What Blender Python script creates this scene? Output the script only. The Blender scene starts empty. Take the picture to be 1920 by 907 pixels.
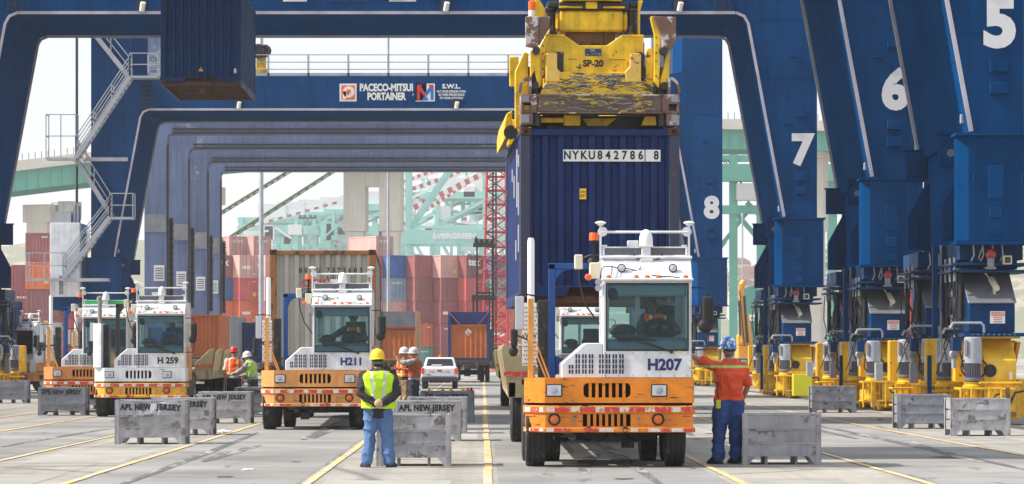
import bpy, bmesh, math, random
from mathutils import Vector, Matrix
random.seed(7)
R = math.radians
S = bpy.context.scene
COL = S.collection

# ------------------------------------------------------------------ camera
F = 5800.0; VX = 905.0; HY = 665.0; HC = 1.6      # focal length (px of 1920), vanishing point, eye height
cam_data = bpy.data.cameras.new('camera'); cam = bpy.data.objects.new('camera', cam_data); COL.objects.link(cam)
cam_data.sensor_width = 36.0; cam_data.lens = 36.0*F/1920.0
cam_data.shift_x = (960-VX)/1920.0; cam_data.shift_y = (HY-453.5)/1920.0
cam_data.clip_start = 0.5; cam_data.clip_end = 9000
cam.location = (0, 0, HC); cam.rotation_euler = (R(90), 0, 0)
S.camera = cam

# ------------------------------------------------------------------ sky, sun, exposure
SUN_DIR = Vector((-0.74, -0.07, 0.70)).normalized()          # towards the sun: high on the left
S.world = bpy.data.worlds.new('World'); S.world.use_nodes = True
wn = S.world.node_tree; wn.nodes.clear()
sky = wn.nodes.new('ShaderNodeTexSky'); sky.sky_type = 'NISHITA'; sky.sun_disc = False
sky.sun_elevation = math.asin(SUN_DIR.z); sky.sun_rotation = math.atan2(SUN_DIR.x, SUN_DIR.y)
sky.air_density = 1.0; sky.dust_density = 4.0; sky.ozone_density = 1.0; sky.altitude = 0
wb = wn.nodes.new('ShaderNodeBackground'); wb.inputs['Strength'].default_value = 0.15
wo = wn.nodes.new('ShaderNodeOutputWorld')
# a thin high cloud veil over the blue
tc = wn.nodes.new('ShaderNodeTexCoord'); nz = wn.nodes.new('ShaderNodeTexNoise'); nz.inputs['Scale'].default_value = 1.6
nz.inputs['Detail'].default_value = 5
mr = wn.nodes.new('ShaderNodeMapRange'); mr.inputs['From Min'].default_value = .25; mr.inputs['From Max'].default_value = .7
mr.inputs['To Min'].default_value = .5; mr.inputs['To Max'].default_value = .95
mx = wn.nodes.new('ShaderNodeMix'); mx.data_type = 'RGBA'; mx.inputs[7].default_value = (4.5, 4.68, 4.95, 1)
L = wn.links.new
L(tc.outputs['Generated'], nz.inputs['Vector']); L(nz.outputs['Fac'], mr.inputs['Value']); L(mr.outputs['Result'], mx.inputs[0])
L(sky.outputs['Color'], mx.inputs[6]); L(mx.outputs[2], wb.inputs['Color']); L(wb.outputs['Background'], wo.inputs['Surface'])
sun_data = bpy.data.lights.new('sun', 'SUN'); sun = bpy.data.objects.new('sun', sun_data); COL.objects.link(sun)
sun_data.energy = 4.6; sun_data.angle = R(0.5); sun_data.color = (1.0, .95, .87)
sun.rotation_euler = (-SUN_DIR).to_track_quat('-Z', 'Y').to_euler()
S.view_settings.view_transform = 'Standard'; S.view_settings.look = 'None'
S.view_settings.exposure = 0.55; S.view_settings.gamma = 1.0
S.cycles.max_bounces = 8; S.cycles.transparent_max_bounces = 16; S.cycles.use_denoising = True
S.cycles.volume_bounces = 1

# ------------------------------------------------------------------ materials
def srgb(r, g, b):
    f = lambda c: (c/255/12.92) if c/255 <= .04045 else ((c/255+.055)/1.055)**2.4
    return (f(r), f(g), f(b))
MATS = {}
def paint(name, col, rough=.5, metal=0.0, wear=None, wear_amt=0.0, wear_scale=6.0, stretch=(1,1,1), dirt=.25, dirt_scale=1.2,
          bump=0.0, bump_scale=20, use_obj_col=False, coat=0.0, streak=0.0, spec=.5, vary=0.0, scratch=None, scratch_scale=6):
    """painted surface: base colour varied by broad grime, chips/scratches in a wear colour, vertical run marks, fine relief"""
    if name in MATS: return MATS[name]
    m = bpy.data.materials.new(name); m.use_nodes = True; nt = m.node_tree; N = nt.nodes; K = nt.links.new
    b = N['Principled BSDF']; b.inputs['Roughness'].default_value = rough; b.inputs['Metallic'].default_value = metal
    b.inputs['Coat Weight'].default_value = coat; b.inputs['Specular IOR Level'].default_value = spec
    tc = N.new('ShaderNodeTexCoord'); oi = N.new('ShaderNodeObjectInfo')
    ad = N.new('ShaderNodeVectorMath'); ad.operation = 'ADD'
    sc = N.new('ShaderNodeVectorMath'); sc.operation = 'SCALE'; sc.inputs[0].default_value = (37, 51, 29)
    K(oi.outputs['Random'], sc.inputs['Scale']); K(tc.outputs['Object'], ad.inputs[0]); K(sc.outputs[0], ad.inputs[1])
    if use_obj_col: src = oi.outputs['Color']
    else:
        rgb = N.new('ShaderNodeRGB'); rgb.outputs[0].default_value = (*col, 1); src = rgb.outputs[0]
    def noise(scale, detail, vec, rough=.6):
        n = N.new('ShaderNodeTexNoise'); n.inputs['Scale'].default_value = scale; n.inputs['Detail'].default_value = detail
        n.inputs['Roughness'].default_value = rough; K(vec, n.inputs['Vector']); return n.outputs['Fac']
    def ramp(v, a, c, lo=0., hi=1.):
        r = N.new('ShaderNodeMapRange'); r.inputs['From Min'].default_value = a; r.inputs['From Max'].default_value = c
        r.inputs['To Min'].default_value = lo; r.inputs['To Max'].default_value = hi; K(v, r.inputs['Value']); return r.outputs['Result']
    def mix(fac, a, c, mode='MIX'):
        x = N.new('ShaderNodeMix'); x.data_type = 'RGBA'; x.blend_type = mode
        if isinstance(fac, float): x.inputs[0].default_value = fac
        else: K(fac, x.inputs[0])
        for i, v in ((6, a), (7, c)):
            if isinstance(v, tuple): x.inputs[i].default_value = (*v, 1)
            else: K(v, x.inputs[i])
        return x.outputs[2]
    if vary:
        src = mix(1.0, src, ramp(oi.outputs['Random'], 0, 1, 1-vary, 1+vary*.6), 'MULTIPLY')
    if dirt:
        d = ramp(noise(dirt_scale, 6, ad.outputs[0]), .35, .7, 1.0, 1.0-dirt)
        src = mix(1.0, src, d, 'MULTIPLY')
    if streak:
        mp = N.new('ShaderNodeMapping'); mp.inputs['Scale'].default_value = (5, 5, .25); K(ad.outputs[0], mp.inputs['Vector'])
        d = ramp(noise(1.0, 4, mp.outputs[0]), .45, .75, 1.0, 1.0-streak)
        src = mix(1.0, src, d, 'MULTIPLY')
    if wear and wear_amt:
        mp = N.new('ShaderNodeMapping'); mp.inputs['Scale'].default_value = stretch; K(ad.outputs[0], mp.inputs['Vector'])
        t = .5 + (.5-wear_amt)*.42
        w = ramp(noise(wear_scale, 8, mp.outputs[0], .72), t, t+.035)
        src = mix(w, src, wear)
    if scratch:
        for k_ in (1.0, 2.3):
            nn = N.new('ShaderNodeTexNoise'); nn.inputs['Scale'].default_value = 3*k_; nn.inputs['Detail'].default_value = 4; K(ad.outputs[0], nn.inputs['Vector'])
            mm = N.new('ShaderNodeMix'); mm.data_type = 'RGBA'; mm.inputs[0].default_value = .22; K(ad.outputs[0], mm.inputs[6]); K(nn.outputs['Color'], mm.inputs[7])
            vo = N.new('ShaderNodeTexVoronoi'); vo.feature = 'DISTANCE_TO_EDGE'; vo.inputs['Scale'].default_value = scratch_scale*k_; K(mm.outputs[2], vo.inputs['Vector'])
            e = ramp(vo.outputs['Distance'], .03, .05, 1.0, 0.0)
            g_ = ramp(noise(2.2*k_, 3, ad.outputs[0]), .44, .54)
            ml = N.new('ShaderNodeMath'); ml.operation = 'MULTIPLY'; K(e, ml.inputs[0]); K(g_, ml.inputs[1])
            src = mix(ml.outputs[0], src, scratch)
    K(src, b.inputs['Base Color'])
    rr = ramp(noise(dirt_scale*2.3, 4, ad.outputs[0]), .3, .7, max(0, rough-.08), min(1, rough+.15)); K(rr, b.inputs['Roughness'])
    if bump:
        bp = N.new('ShaderNodeBump'); bp.inputs['Strength'].default_value = bump; bp.inputs['Distance'].default_value = .02
        K(noise(bump_scale, 5, ad.outputs[0]), bp.inputs['Height']); K(bp.outputs[0], b.inputs['Normal'])
    MATS[name] = m; return m
def glass_mat(name, tint, gloss=(1, 1, 1)):
    m = bpy.data.materials.new(name); m.use_nodes = True; nt = m.node_tree; N = nt.nodes; K = nt.links.new
    N.remove(N['Principled BSDF'])
    t = N.new('ShaderNodeBsdfTransparent'); t.inputs[0].default_value = (*tint, 1)
    g = N.new('ShaderNodeBsdfGlossy'); g.inputs['Roughness'].default_value = .04; g.inputs[0].default_value = (*gloss, 1)
    fr = N.new('ShaderNodeFresnel'); fr.inputs[0].default_value = 1.33
    x = N.new('ShaderNodeMixShader'); K(fr.outputs[0], x.inputs[0]); K(t.outputs[0], x.inputs[1]); K(g.outputs[0], x.inputs[2])
    K(x.outputs[0], N['Material Output'].inputs['Surface']); MATS[name] = m; return m

RUST = srgb(96, 62, 44); DARKW = srgb(52, 46, 42)
BLUE = paint('crane_blue', srgb(0, 66, 118), .6, dirt=.30, dirt_scale=.4, streak=.28, wear=srgb(0, 48, 88), wear_amt=.16, wear_scale=1.1, stretch=(2, 2, .5), spec=.0, vary=.10)
BLUE2 = paint('bogie_blue', srgb(0, 62, 112), .42, vary=.2, dirt=.4, dirt_scale=1.5, streak=.15, spec=.12)
TRIM = paint('pale_flange', srgb(188, 182, 192), .6, dirt=.35, dirt_scale=1.0)  # pale grey-lilac strips along the leg and beam edges
GREYBLUE = paint('faded_crane_paint', srgb(112, 126, 160), .6, dirt=.3, dirt_scale=.3, streak=.35, spec=.1, vary=.12, wear=srgb(150, 156, 166), wear_amt=.26, wear_scale=.35)
GALV = paint('galvanised_steel', srgb(172, 176, 184), .5, .3, dirt=.3)
WHITE = paint('white_paint', srgb(226, 228, 233), .38, dirt=.24, dirt_scale=2.2, streak=.22, wear=srgb(140, 124, 106), wear_amt=.10, wear_scale=7)
WHITEC = paint('clean_white', srgb(232, 232, 230), .4, dirt=.1)
CREAM = paint('cream_plastic', srgb(214, 208, 186), .5, dirt=.15)
ORANGE = paint('orange_bumper', srgb(236, 138, 14), .45, vary=.08, streak=.25, dirt=.3, dirt_scale=3, wear=DARKW, wear_amt=.30, wear_scale=5, stretch=(.7, .7, 4.0))
TANOR = paint('faded_orange_bumper', srgb(226, 156, 84), .5, streak=.25, dirt=.32, dirt_scale=3, wear=srgb(110, 80, 56), wear_amt=.2, wear_scale=6, stretch=(.8, .8, 2.6))
BROWNOR = paint('dull_orange_bumper', srgb(205, 132, 68), .55, dirt=.25, dirt_scale=3, wear=srgb(100, 70, 50), wear_amt=.2, wear_scale=6, stretch=(.8, .8, 2.6))
YELBUMP = paint('yellow_bumper', srgb(238, 174, 52), .45, streak=.25, dirt=.34, dirt_scale=3, wear=srgb(110, 80, 56), wear_amt=.2, wear_scale=6, stretch=(.8, .8, 2.6))
POST = paint('post_orange', srgb(226, 160, 74), .55, dirt=.25, dirt_scale=2)
BLACK = paint('black_rubber', (.012, .012, .013), .7, dirt=.2)
TYRE = paint('tyre', (.022, .021, .021), .85, wear=(.09, .085, .08), wear_amt=.35, wear_scale=5, dirt=.2)
DARK = paint('dark_void', (.006, .006, .007), .9, dirt=0)
CHASSIS = paint('chassis_black', (.02, .02, .022), .6, wear=(.07, .06, .05), wear_amt=.35, wear_scale=7, dirt=.3)
STEEL = paint('grey_steel', srgb(140, 142, 148), .45, .5, dirt=.3)
REDT = paint('red_tape', srgb(196, 56, 50), .5, wear=srgb(200, 150, 110), wear_amt=.38, wear_scale=14, dirt=.15)
WHT = paint('white_tape', srgb(214, 208, 202), .5, wear=srgb(170, 130, 95), wear_amt=.38, wear_scale=14, dirt=.2)
NAVY = paint('navy_print', srgb(28, 38, 104), .5, dirt=.05)
SLOT = paint('louvre_slot', srgb(22, 24, 58), .6, dirt=0)
FRAMEBLUE = paint('frame_blue', srgb(6, 66, 134), .4, dirt=.2)
BLACKMET = paint('frame_black', srgb(40, 40, 42), .5, dirt=.2)
AMBER = paint('amber_lens', srgb(240, 98, 18), .25, dirt=.05)
REDL = paint('red_lens', srgb(140, 20, 26), .2, dirt=.05)
LENS = paint('clear_lens', srgb(205, 212, 220), .12, .35, dirt=.2, dirt_scale=25)
GLASS = glass_mat('cab_glass', (.82, .96, .97), (.8, .9, .95))
GLASSL = glass_mat('clear_glass', (.8, .86, .88))
DARKGLASS = paint('dark_glass', (.015, .02, .025), .08, dirt=0)
INTER = paint('cab_interior', srgb(120, 132, 138), .8, dirt=.2)
SEAT = paint('seat_fabric', srgb(58, 60, 68), .9, dirt=.2)
BINM = paint('bin_steel', srgb(184, 183, 188), .5, .25, vary=.14, dirt=.38, dirt_scale=2.2, wear=srgb(112, 108, 108), wear_amt=.36, wear_scale=3.2, streak=.32)
BIND = paint('bin_steel_dark', srgb(146, 148, 158), .55, .2, vary=.14, dirt=.4, dirt_scale=2.2, wear=srgb(70, 72, 82), wear_amt=.3, wear_scale=3.2, streak=.15)
STENCIL = paint('stencil_black', srgb(26, 28, 36), .7, wear=srgb(140, 142, 150), wear_amt=.26, wear_scale=12, dirt=0)
YEL = paint('bogie_yellow', srgb(246, 190, 18), .42, vary=.1, streak=.3, dirt=.35, dirt_scale=2.5, wear=srgb(90, 70, 40), wear_amt=.2, wear_scale=5)
YELC = paint('bogie_yellow_clean', srgb(240, 194, 54), .42, vary=.08, streak=.2, dirt=.3, dirt_scale=2)
LIME = paint('lime_box', srgb(205, 200, 20), .5, dirt=.15)
MOTOR = paint('motor_grey', srgb(172, 176, 184), .4, .2, dirt=.25, dirt_scale=3)
MOTORD = paint('motor_fin_grey', srgb(112, 116, 126), .5, .2, dirt=.25)
SPY = paint('spreader_yellow', srgb(246, 200, 12), .42, streak=.45, dirt=.5, dirt_scale=3.2, wear=srgb(74, 62, 44), wear_amt=.20, wear_scale=3.5)
SPW = paint('spreader_scraped', srgb(228, 188, 30), .5, wear=srgb(104, 96, 92), wear_amt=.46, wear_scale=6, stretch=(.55, .8, 2.4), dirt=.4, dirt_scale=3)
SPW2 = paint('spreader_lower_scraped', srgb(214, 176, 36), .55, wear=srgb(92, 78, 70), wear_amt=.66, wear_scale=5, stretch=(.6, .8, 1.8), dirt=.4, dirt_scale=4)
SPR = paint('spreader_rust', srgb(118, 90, 78), .6, .2, wear=srgb(188, 184, 184), wear_amt=.42, wear_scale=5, dirt=.3, dirt_scale=3)
NYK = paint('container_navy', srgb(28, 48, 98), .5, dirt=.3, dirt_scale=1.1, streak=.3, wear=RUST, wear_amt=.10, wear_scale=3, spec=.2)
NYKPOST = paint('container_post_navy', srgb(52, 54, 78), .5, wear=srgb(110, 74, 58), wear_amt=.28, wear_scale=3, dirt=.3)
RUSTY = paint('rusty_steel', srgb(92, 60, 42), .75, wear=srgb(50, 36, 30), wear_amt=.4, wear_scale=5, dirt=.3)
BEIGE = paint('container_beige', srgb(176, 172, 162), .5, dirt=.2, dirt_scale=1.0, streak=.18, wear=RUST, wear_amt=.05, wear_scale=2.5)
BEIGEPOST = paint('container_post_rust', srgb(150, 98, 50), .65, wear=srgb(84, 52, 34), wear_amt=.42, wear_scale=4, stretch=(1, 1, .5), dirt=.2)
DBLUE = paint('container_blue', srgb(4, 56, 106), .45, dirt=.25, dirt_scale=1.0, streak=.2, spec=.15)
CONT = paint('container_paint', (1, 1, 1), .55, dirt=.25, dirt_scale=.6, streak=.22, wear=RUST, wear_amt=.04, wear_scale=1.5, use_obj_col=True)
CARTTAN = paint('cart_tan', srgb(176, 160, 122), .6, dirt=.35, dirt_scale=1.5, wear=RUST, wear_amt=.15, wear_scale=3)
LABELY = paint('yellow_label', srgb(244, 190, 20), .5, dirt=.05)
LABELW = paint('white_label', srgb(226, 226, 222), .5, dirt=.08)
SIGNRED = paint('sign_red', srgb(196, 40, 44), .5, dirt=.05)
SIGNBLUE = paint('sign_blue', srgb(28, 104, 190), .5, dirt=.05)
SIGNOR = paint('sign_orange', srgb(236, 98, 30), .5, dirt=.05)
SIGNNUM = paint('number_white', srgb(214, 214, 218), .5, dirt=.08)
CONC = paint('concrete', srgb(216, 211, 200), .8, dirt=.2, dirt_scale=.12, streak=.15)
TEAL = paint('haze_paled_teal', srgb(150, 204, 196), .6, dirt=.15, dirt_scale=.1)  # distance haze put into the colour: teal paled for the far cranes
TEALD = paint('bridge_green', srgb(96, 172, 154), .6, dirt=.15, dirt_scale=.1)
FARRED = paint('lattice_red', srgb(178, 40, 52), .5, dirt=.1)
STRIPER = paint('stripe_red', srgb(176, 84, 88), .6, dirt=.1)
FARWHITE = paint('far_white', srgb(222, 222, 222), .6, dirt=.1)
PICKW = paint('car_white', srgb(226, 228, 230), .25, dirt=.08, coat=.5)
EXY = paint('excavator_yellow', srgb(226, 160, 40), .5, dirt=.25)

# ------------------------------------------------------------------ mesh helpers
class MB:
    def __init__(s): s.v = []; s.f = []; s.T = Matrix.Identity(4)
    def add(s, vs, fs):
        o = len(s.v); s.v += [tuple(s.T @ Vector(p)) for p in vs]; s.f += [tuple(i+o for i in f) for f in fs]; return s
    def bx(s, x0, x1, y0, y1, z0, z1):
        if x0 > x1: x0, x1 = x1, x0
        if y0 > y1: y0, y1 = y1, y0
        if z0 > z1: z0, z1 = z1, z0
        return s.add([(x0,y0,z0),(x1,y0,z0),(x1,y1,z0),(x0,y1,z0),(x0,y0,z1),(x1,y0,z1),(x1,y1,z1),(x0,y1,z1)],
                     [(3,2,1,0),(4,5,6,7),(0,1,5,4),(1,2,6,5),(2,3,7,6),(3,0,4,7)])
    def prism(s, poly, a0, a1, axis='y'):
        """extrude a polygon: axis y -> poly is (x,z); axis z -> (x,y); axis x -> (y,z)"""
        n = len(poly)
        area = sum(poly[i][0]*poly[(i+1) % n][1]-poly[(i+1) % n][0]*poly[i][1] for i in range(n))
        if area < 0: poly = poly[::-1]
        mk = {'y': lambda p, a: (p[0], a, p[1]), 'z': lambda p, a: (p[0], p[1], a), 'x': lambda p, a: (a, p[0], p[1])}[axis]
        vs = [mk(p, a0) for p in poly]+[mk(p, a1) for p in poly]
        fs = [tuple(range(n)), tuple(range(2*n-1, n-1, -1))]+[(i, i+n, (i+1) % n+n, (i+1) % n) for i in range(n)]
        if axis in ('z', 'x'): fs = [f[::-1] for f in fs]
        if a1 < a0: fs = [f[::-1] for f in fs]
        return s.add(vs, fs)
    def tube(s, path, r, n=8, cap=True):
        P = [Vector(p) for p in path]; rr = r if isinstance(r, (list, tuple)) else [r]*len(P)
        vs = []; fs = []; up = None
        for i, p in enumerate(P):
            if i == 0: d = P[1]-P[0]
            elif i == len(P)-1: d = P[-1]-P[-2]
            else: d = (P[i+1]-P[i]).normalized()+(P[i]-P[i-1]).normalized()
            d.normalize()
            if up is None or abs(up.dot(d)) > .98: up = Vector((0,0,1)) if abs(d.z) < .9 else Vector((1,0,0))
            a = d.cross(up).normalized(); b = a.cross(d).normalized(); up = b
            for k in range(n):
                t = 2*math.pi*k/n; vs.append(tuple(p+(a*math.cos(t)+b*math.sin(t))*rr[i]))
        for i in range(len(P)-1):
            for k in range(n):
                k2 = (k+1) % n; fs.append((i*n+k, (i+1)*n+k, (i+1)*n+k2, i*n+k2))
        if cap: fs.append(tuple(range(n))); fs.append(tuple(range((len(P)-1)*n+n-1, (len(P)-1)*n-1, -1)))
        return s.add(vs, [f[::-1] for f in fs])
    def bar(s, p0, p1, w, h=None):
        """rectangular bar between two points"""
        h = h or w; p0 = Vector(p0); p1 = Vector(p1); d = (p1-p0).normalized()
        up = Vector((0,0,1)) if abs(d.z) < .95 else Vector((0,1,0))
        a = d.cross(up).normalized()*w/2; b = a.cross(d).normalized()*h/2
        vs = [p+x for p in (p0, p1) for x in (-a-b, a-b, a+b, -a+b)]
        return s.add([tuple(v) for v in vs], [(3,2,1,0),(4,5,6,7),(0,1,5,4),(1,2,6,5),(2,3,7,6),(3,0,4,7)][::1])
    def lathe(s, prof, c=(0,0,0), axis='z', n=20):
        vs = []; fs = []; m = len(prof)
        for k in range(n):
            t = 2*math.pi*k/n; ca, sa = math.cos(t), math.sin(t)
            for r, h in prof:
                p = {'z': (r*ca, r*sa, h), 'x': (h, r*ca, r*sa), 'y': (r*sa, h, r*ca)}[axis]
                vs.append((p[0]+c[0], p[1]+c[1], p[2]+c[2]))
        for k in range(n):
            k2 = (k+1) % n
            for i in range(m-1): fs.append((k*m+i, k2*m+i, k2*m+i+1, k*m+i+1))
        if prof[0][0] > 1e-6: fs.append(tuple(k*m for k in range(n))[::-1])
        if prof[-1][0] > 1e-6: fs.append(tuple(k*m+m-1 for k in range(n)))
        return s.add(vs, fs)
    def cyl(s, c, r, h, axis='z', n=16):
        """cylinder starting at c along the axis"""
        return s.lathe([(r, 0), (r, h)], c, axis, n)
    def ell(s, c, r, n=12, m=8):
        vs = []; fs = []
        for j in range(m+1):
            ph = math.pi*j/m
            for k in range(n):
                t = 2*math.pi*k/n; vs.append((c[0]+r[0]*math.sin(ph)*math.cos(t), c[1]+r[1]*math.sin(ph)*math.sin(t), c[2]-r[2]*math.cos(ph)))
        for j in range(m):
            for k in range(n):
                k2 = (k+1) % n; fs.append((j*n+k, j*n+k2, (j+1)*n+k2, (j+1)*n+k))
        return s.add(vs, fs)
    def torus(s, c, Rr, r, axis='y', n=24, m=6):
        return s.lathe([(Rr+r*math.cos(2*math.pi*i/m), r*math.sin(2*math.pi*i/m)) for i in range(m+1)], c, axis, n)
    def mesh(s, name):
        me = bpy.data.meshes.new(name); me.from_pydata(s.v, [], s.f); me.update(); return me
    def build(s, name, mat, parent=None, loc=None, bevel=0, smooth=False, seg=1, fix=True):
        me = s.mesh(name)
        if fix:
            b = bmesh.new(); b.from_mesh(me); bmesh.ops.remove_doubles(b, verts=b.verts, dist=1e-5)
            bmesh.ops.recalc_face_normals(b, faces=b.faces); b.to_mesh(me); b.free()
        return obj(name, me, mat, parent, loc, bevel, smooth, seg)
def obj(name, me, mat, parent=None, loc=None, bevel=0, smooth=False, seg=1):
    if mat and not me.materials: me.materials.append(mat)
    o = bpy.data.objects.new(name, me); COL.objects.link(o)
    if parent: o.parent = parent
    if loc: o.location = loc
    if smooth:
        for p in me.polygons: p.use_smooth = True
        try: me.set_sharp_from_angle(angle=R(40))
        except Exception: pass
    if bevel:
        m = o.modifiers.new('edge', 'BEVEL'); m.width = bevel; m.segments = seg; m.limit_method = 'ANGLE'; m.angle_limit = R(35)
    return o
def thing(name, label, cat, loc=(0,0,0), rz=0, group=None):
    o = bpy.data.objects.new(name, None); COL.objects.link(o); o.location = loc; o.rotation_euler = (0, 0, rz)
    o.empty_display_size = .2
    return tag(o, label, cat, group)
def tag(o, label=None, cat=None, group=None, kind=None):
    if label: o['label'] = label
    if cat: o['category'] = cat
    if group: o['group'] = group
    if kind: o['kind'] = kind
    return o
def copy_tree(o, parent=None):
    kids = list(o.children)
    c = o.copy(); COL.objects.link(c)
    if parent: c.parent = parent
    for ch in kids: copy_tree(ch, c)
    return c
TXT = {}
def text(s, h, mat, parent, loc, name='lettering', bold=0.0, rot=(R(90), 0, 0), align='CENTER', spacing=1.0, sx=1.0, fit=None):
    """flat lettering, cap height h, facing -y by default"""
    key = (s, bold, align, spacing)
    if key not in TXT:
        cu = bpy.data.curves.new('t', 'FONT'); cu.body = s; cu.align_x = align; cu.align_y = 'CENTER'; cu.size = 1.0
        cu.offset = bold; cu.space_character = spacing; cu.resolution_u = 4; cu.extrude = .004
        t = bpy.data.objects.new('t', cu); COL.objects.link(t)
        dg = bpy.context.evaluated_depsgraph_get(); me = bpy.data.meshes.new_from_object(t.evaluated_get(dg))
        bpy.data.objects.remove(t); bpy.data.curves.remove(cu); TXT[key] = me
    me = TXT[key].copy(); me.name = name; me.materials.clear(); me.materials.append(mat)
    o = bpy.data.objects.new(name, me); COL.objects.link(o); o.parent = parent; o.location = loc; o.rotation_euler = rot
    k = h/.70; o.scale = (k*sx, k, k)
    if fit: o.scale.x = fit/max(1e-6, max(v.co.x for v in me.vertices)-min(v.co.x for v in me.vertices))
    return o
def at(px, py, Y): return Vector(((px-VX)*Y/F, Y, HC+(HY-py)*Y/F))
def gy(py): return F*HC/(py-HY)
# ------------------------------------------------------------------ ground, painted lines
def ground_mat():
    m = bpy.data.materials.new('wharf_asphalt'); m.use_nodes = True; nt = m.node_tree; N = nt.nodes; K = nt.links.new
    b = N['Principled BSDF']; b.inputs['Roughness'].default_value = .85; b.inputs['Specular IOR Level'].default_value = .3
    tc = N.new('ShaderNodeTexCoord')
    def noise(scale, detail, sc=(1,1,1), rough=.6):
        mp = N.new('ShaderNodeMapping'); mp.inputs['Scale'].default_value = sc; K(tc.outputs['Object'], mp.inputs['Vector'])
        n = N.new('ShaderNodeTexNoise'); n.inputs['Scale'].default_value = scale; n.inputs['Detail'].default_value = detail; n.inputs['Roughness'].default_value = rough
        K(mp.outputs[0], n.inputs['Vector']); return n.outputs['Fac']
    def ramp(v, stops):
        r = N.new('ShaderNodeValToRGB'); K(v, r.inputs[0]); e = r.color_ramp.elements
        while len(e) < len(stops): e.new(.5)
        for i, (p, c) in enumerate(stops): e[i].position = p; e[i].color = (*c, 1) if isinstance(c, tuple) else (c, c, c, 1)
        return r.outputs[0]
    def mul(a, c, f=1.0):
        x = N.new('ShaderNodeMix'); x.data_type = 'RGBA'; x.blend_type = 'MULTIPLY'; x.inputs[0].default_value = f
        K(a, x.inputs[6]); K(c, x.inputs[7]); return x.outputs[2]
    # lanes of dark driven asphalt between pale concrete strips
    base = ramp(noise(.05, 5, (1.4, .35, 1)), [(.38, srgb(146, 143, 137)), (.52, srgb(165, 161, 153)), (.66, srgb(183, 177, 166))])
    c = mul(base, ramp(noise(.6, 6, (1, .5, 1)), [(.3, .80), (.55, 1.0), (.75, 1.08)]))
    c = mul(c, ramp(noise(7, 5), [(.35, .84), (.6, 1.04)]))
    c = mul(c, ramp(noise(.9, 4, (3.0, .04, 1)), [(.42, .78), (.56, 1.0)]), .8)          # tyre tracks along the lanes
    c = mul(c, ramp(noise(.45, 5, (.10, 3.2, 1)), [(.36, .72), (.48, 1.0)]), .7)          # darker streaks across the lanes
    v = N.new('ShaderNodeTexVoronoi'); v.feature = 'DISTANCE_TO_EDGE'; v.inputs['Scale'].default_value = .16
    mp = N.new('ShaderNodeMapping'); mp.inputs['Scale'].default_value = (1, .6, 1); K(tc.outputs['Object'], mp.inputs['Vector'])
    ad = N.new('ShaderNodeMix'); ad.data_type = 'RGBA'; ad.inputs[0].default_value = .12; K(mp.outputs[0], ad.inputs[6])
    n2 = N.new('ShaderNodeTexNoise'); n2.inputs['Scale'].default_value = .7; n2.inputs['Detail'].default_value = 5; K(mp.outputs[0], n2.inputs['Vector'])
    K(n2.outputs['Color'], ad.inputs[7]); K(ad.outputs[2], v.inputs['Vector'])
    c = mul(c, ramp(v.outputs['Distance'], [(0.0, .45), (.012, 1.0)]), .8)                  # cracks
    K(c, b.inputs['Base Color'])
    bp = N.new('ShaderNodeBump'); bp.inputs['Strength'].default_value = .25; bp.inputs['Distance'].default_value = .01
    K(noise(40, 4), bp.inputs['Height']); K(bp.outputs[0], b.inputs['Normal'])
    return m
GROUND = ground_mat()
g = MB().add([(-1450,-280,0),(1450,-280,0),(1450,2980,0),(-1450,2980,0)], [(0,1,2,3)]).build('ground', GROUND); tag(g, kind='structure')

def line_mat():
    m = paint('lane_paint', srgb(232, 190, 118), .8, wear=srgb(176, 170, 158), wear_amt=.52, wear_scale=4.5, stretch=(1, .35, 1), dirt=.2, dirt_scale=.8); return m
LINE = line_mat()
LANEM = paint('driven_asphalt', srgb(152, 150, 147), .85, dirt=.45, dirt_scale=.35, wear=srgb(108, 106, 104), wear_amt=.22, wear_scale=.9, stretch=(1.2, .16, 1), bump=.2, bump_scale=30, spec=.3)
for xa, xb, ya, yb in ((-5.05, -2.3, 26, 210), (.2, 3.1, 26, 240), (5.68, 8.45, 30, 240), (-10.0, -7.45, 40, 200)):
    tag(MB().add([(xa, ya, .0035), (xb, ya, .0035), (xb, yb, .0035), (xa, yb, .0035)], [(0,1,2,3)]).build('asphalt_lane', LANEM, fix=False), kind='structure')
TMARK = paint('tyre_mark', srgb(96, 96, 97), .8, wear=srgb(150, 149, 147), wear_amt=.45, wear_scale=1.2, stretch=(2, .3, 1), dirt=.2)
rt_ = random.Random(23)
for k in range(22):
    x0 = rt_.choice((-3.7, -3.0, -4.4, 1.0, 1.8, 2.7, 6.4, 7.4, -8.6, 4.4, -1.2)) + rt_.uniform(-.5, .5); y0 = rt_.uniform(34, 80); ln = rt_.uniform(8, 40); dr = rt_.uniform(-.9, .9); vs = []; n = 14; w = rt_.uniform(.07, .13)
    for i in range(n+1):
        u = i/n; x = x0+dr*u*u; ww = w*math.sin(math.pi*min(.98, max(.02, u)))**.4; vs += [(x-ww, y0+ln*u, .0085+.00005*k), (x+ww, y0+ln*u, .0085+.00005*k)]
    tag(MB().add(vs, [(2*i, 2*i+1, 2*i+3, 2*i+2) for i in range(n)]).build('tyre_mark', TMARK, fix=False), kind='structure')
OIL = paint('oil_stain', srgb(70, 68, 66), .5, dirt=.4, dirt_scale=2)
ro_ = random.Random(17); mb = MB()
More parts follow.
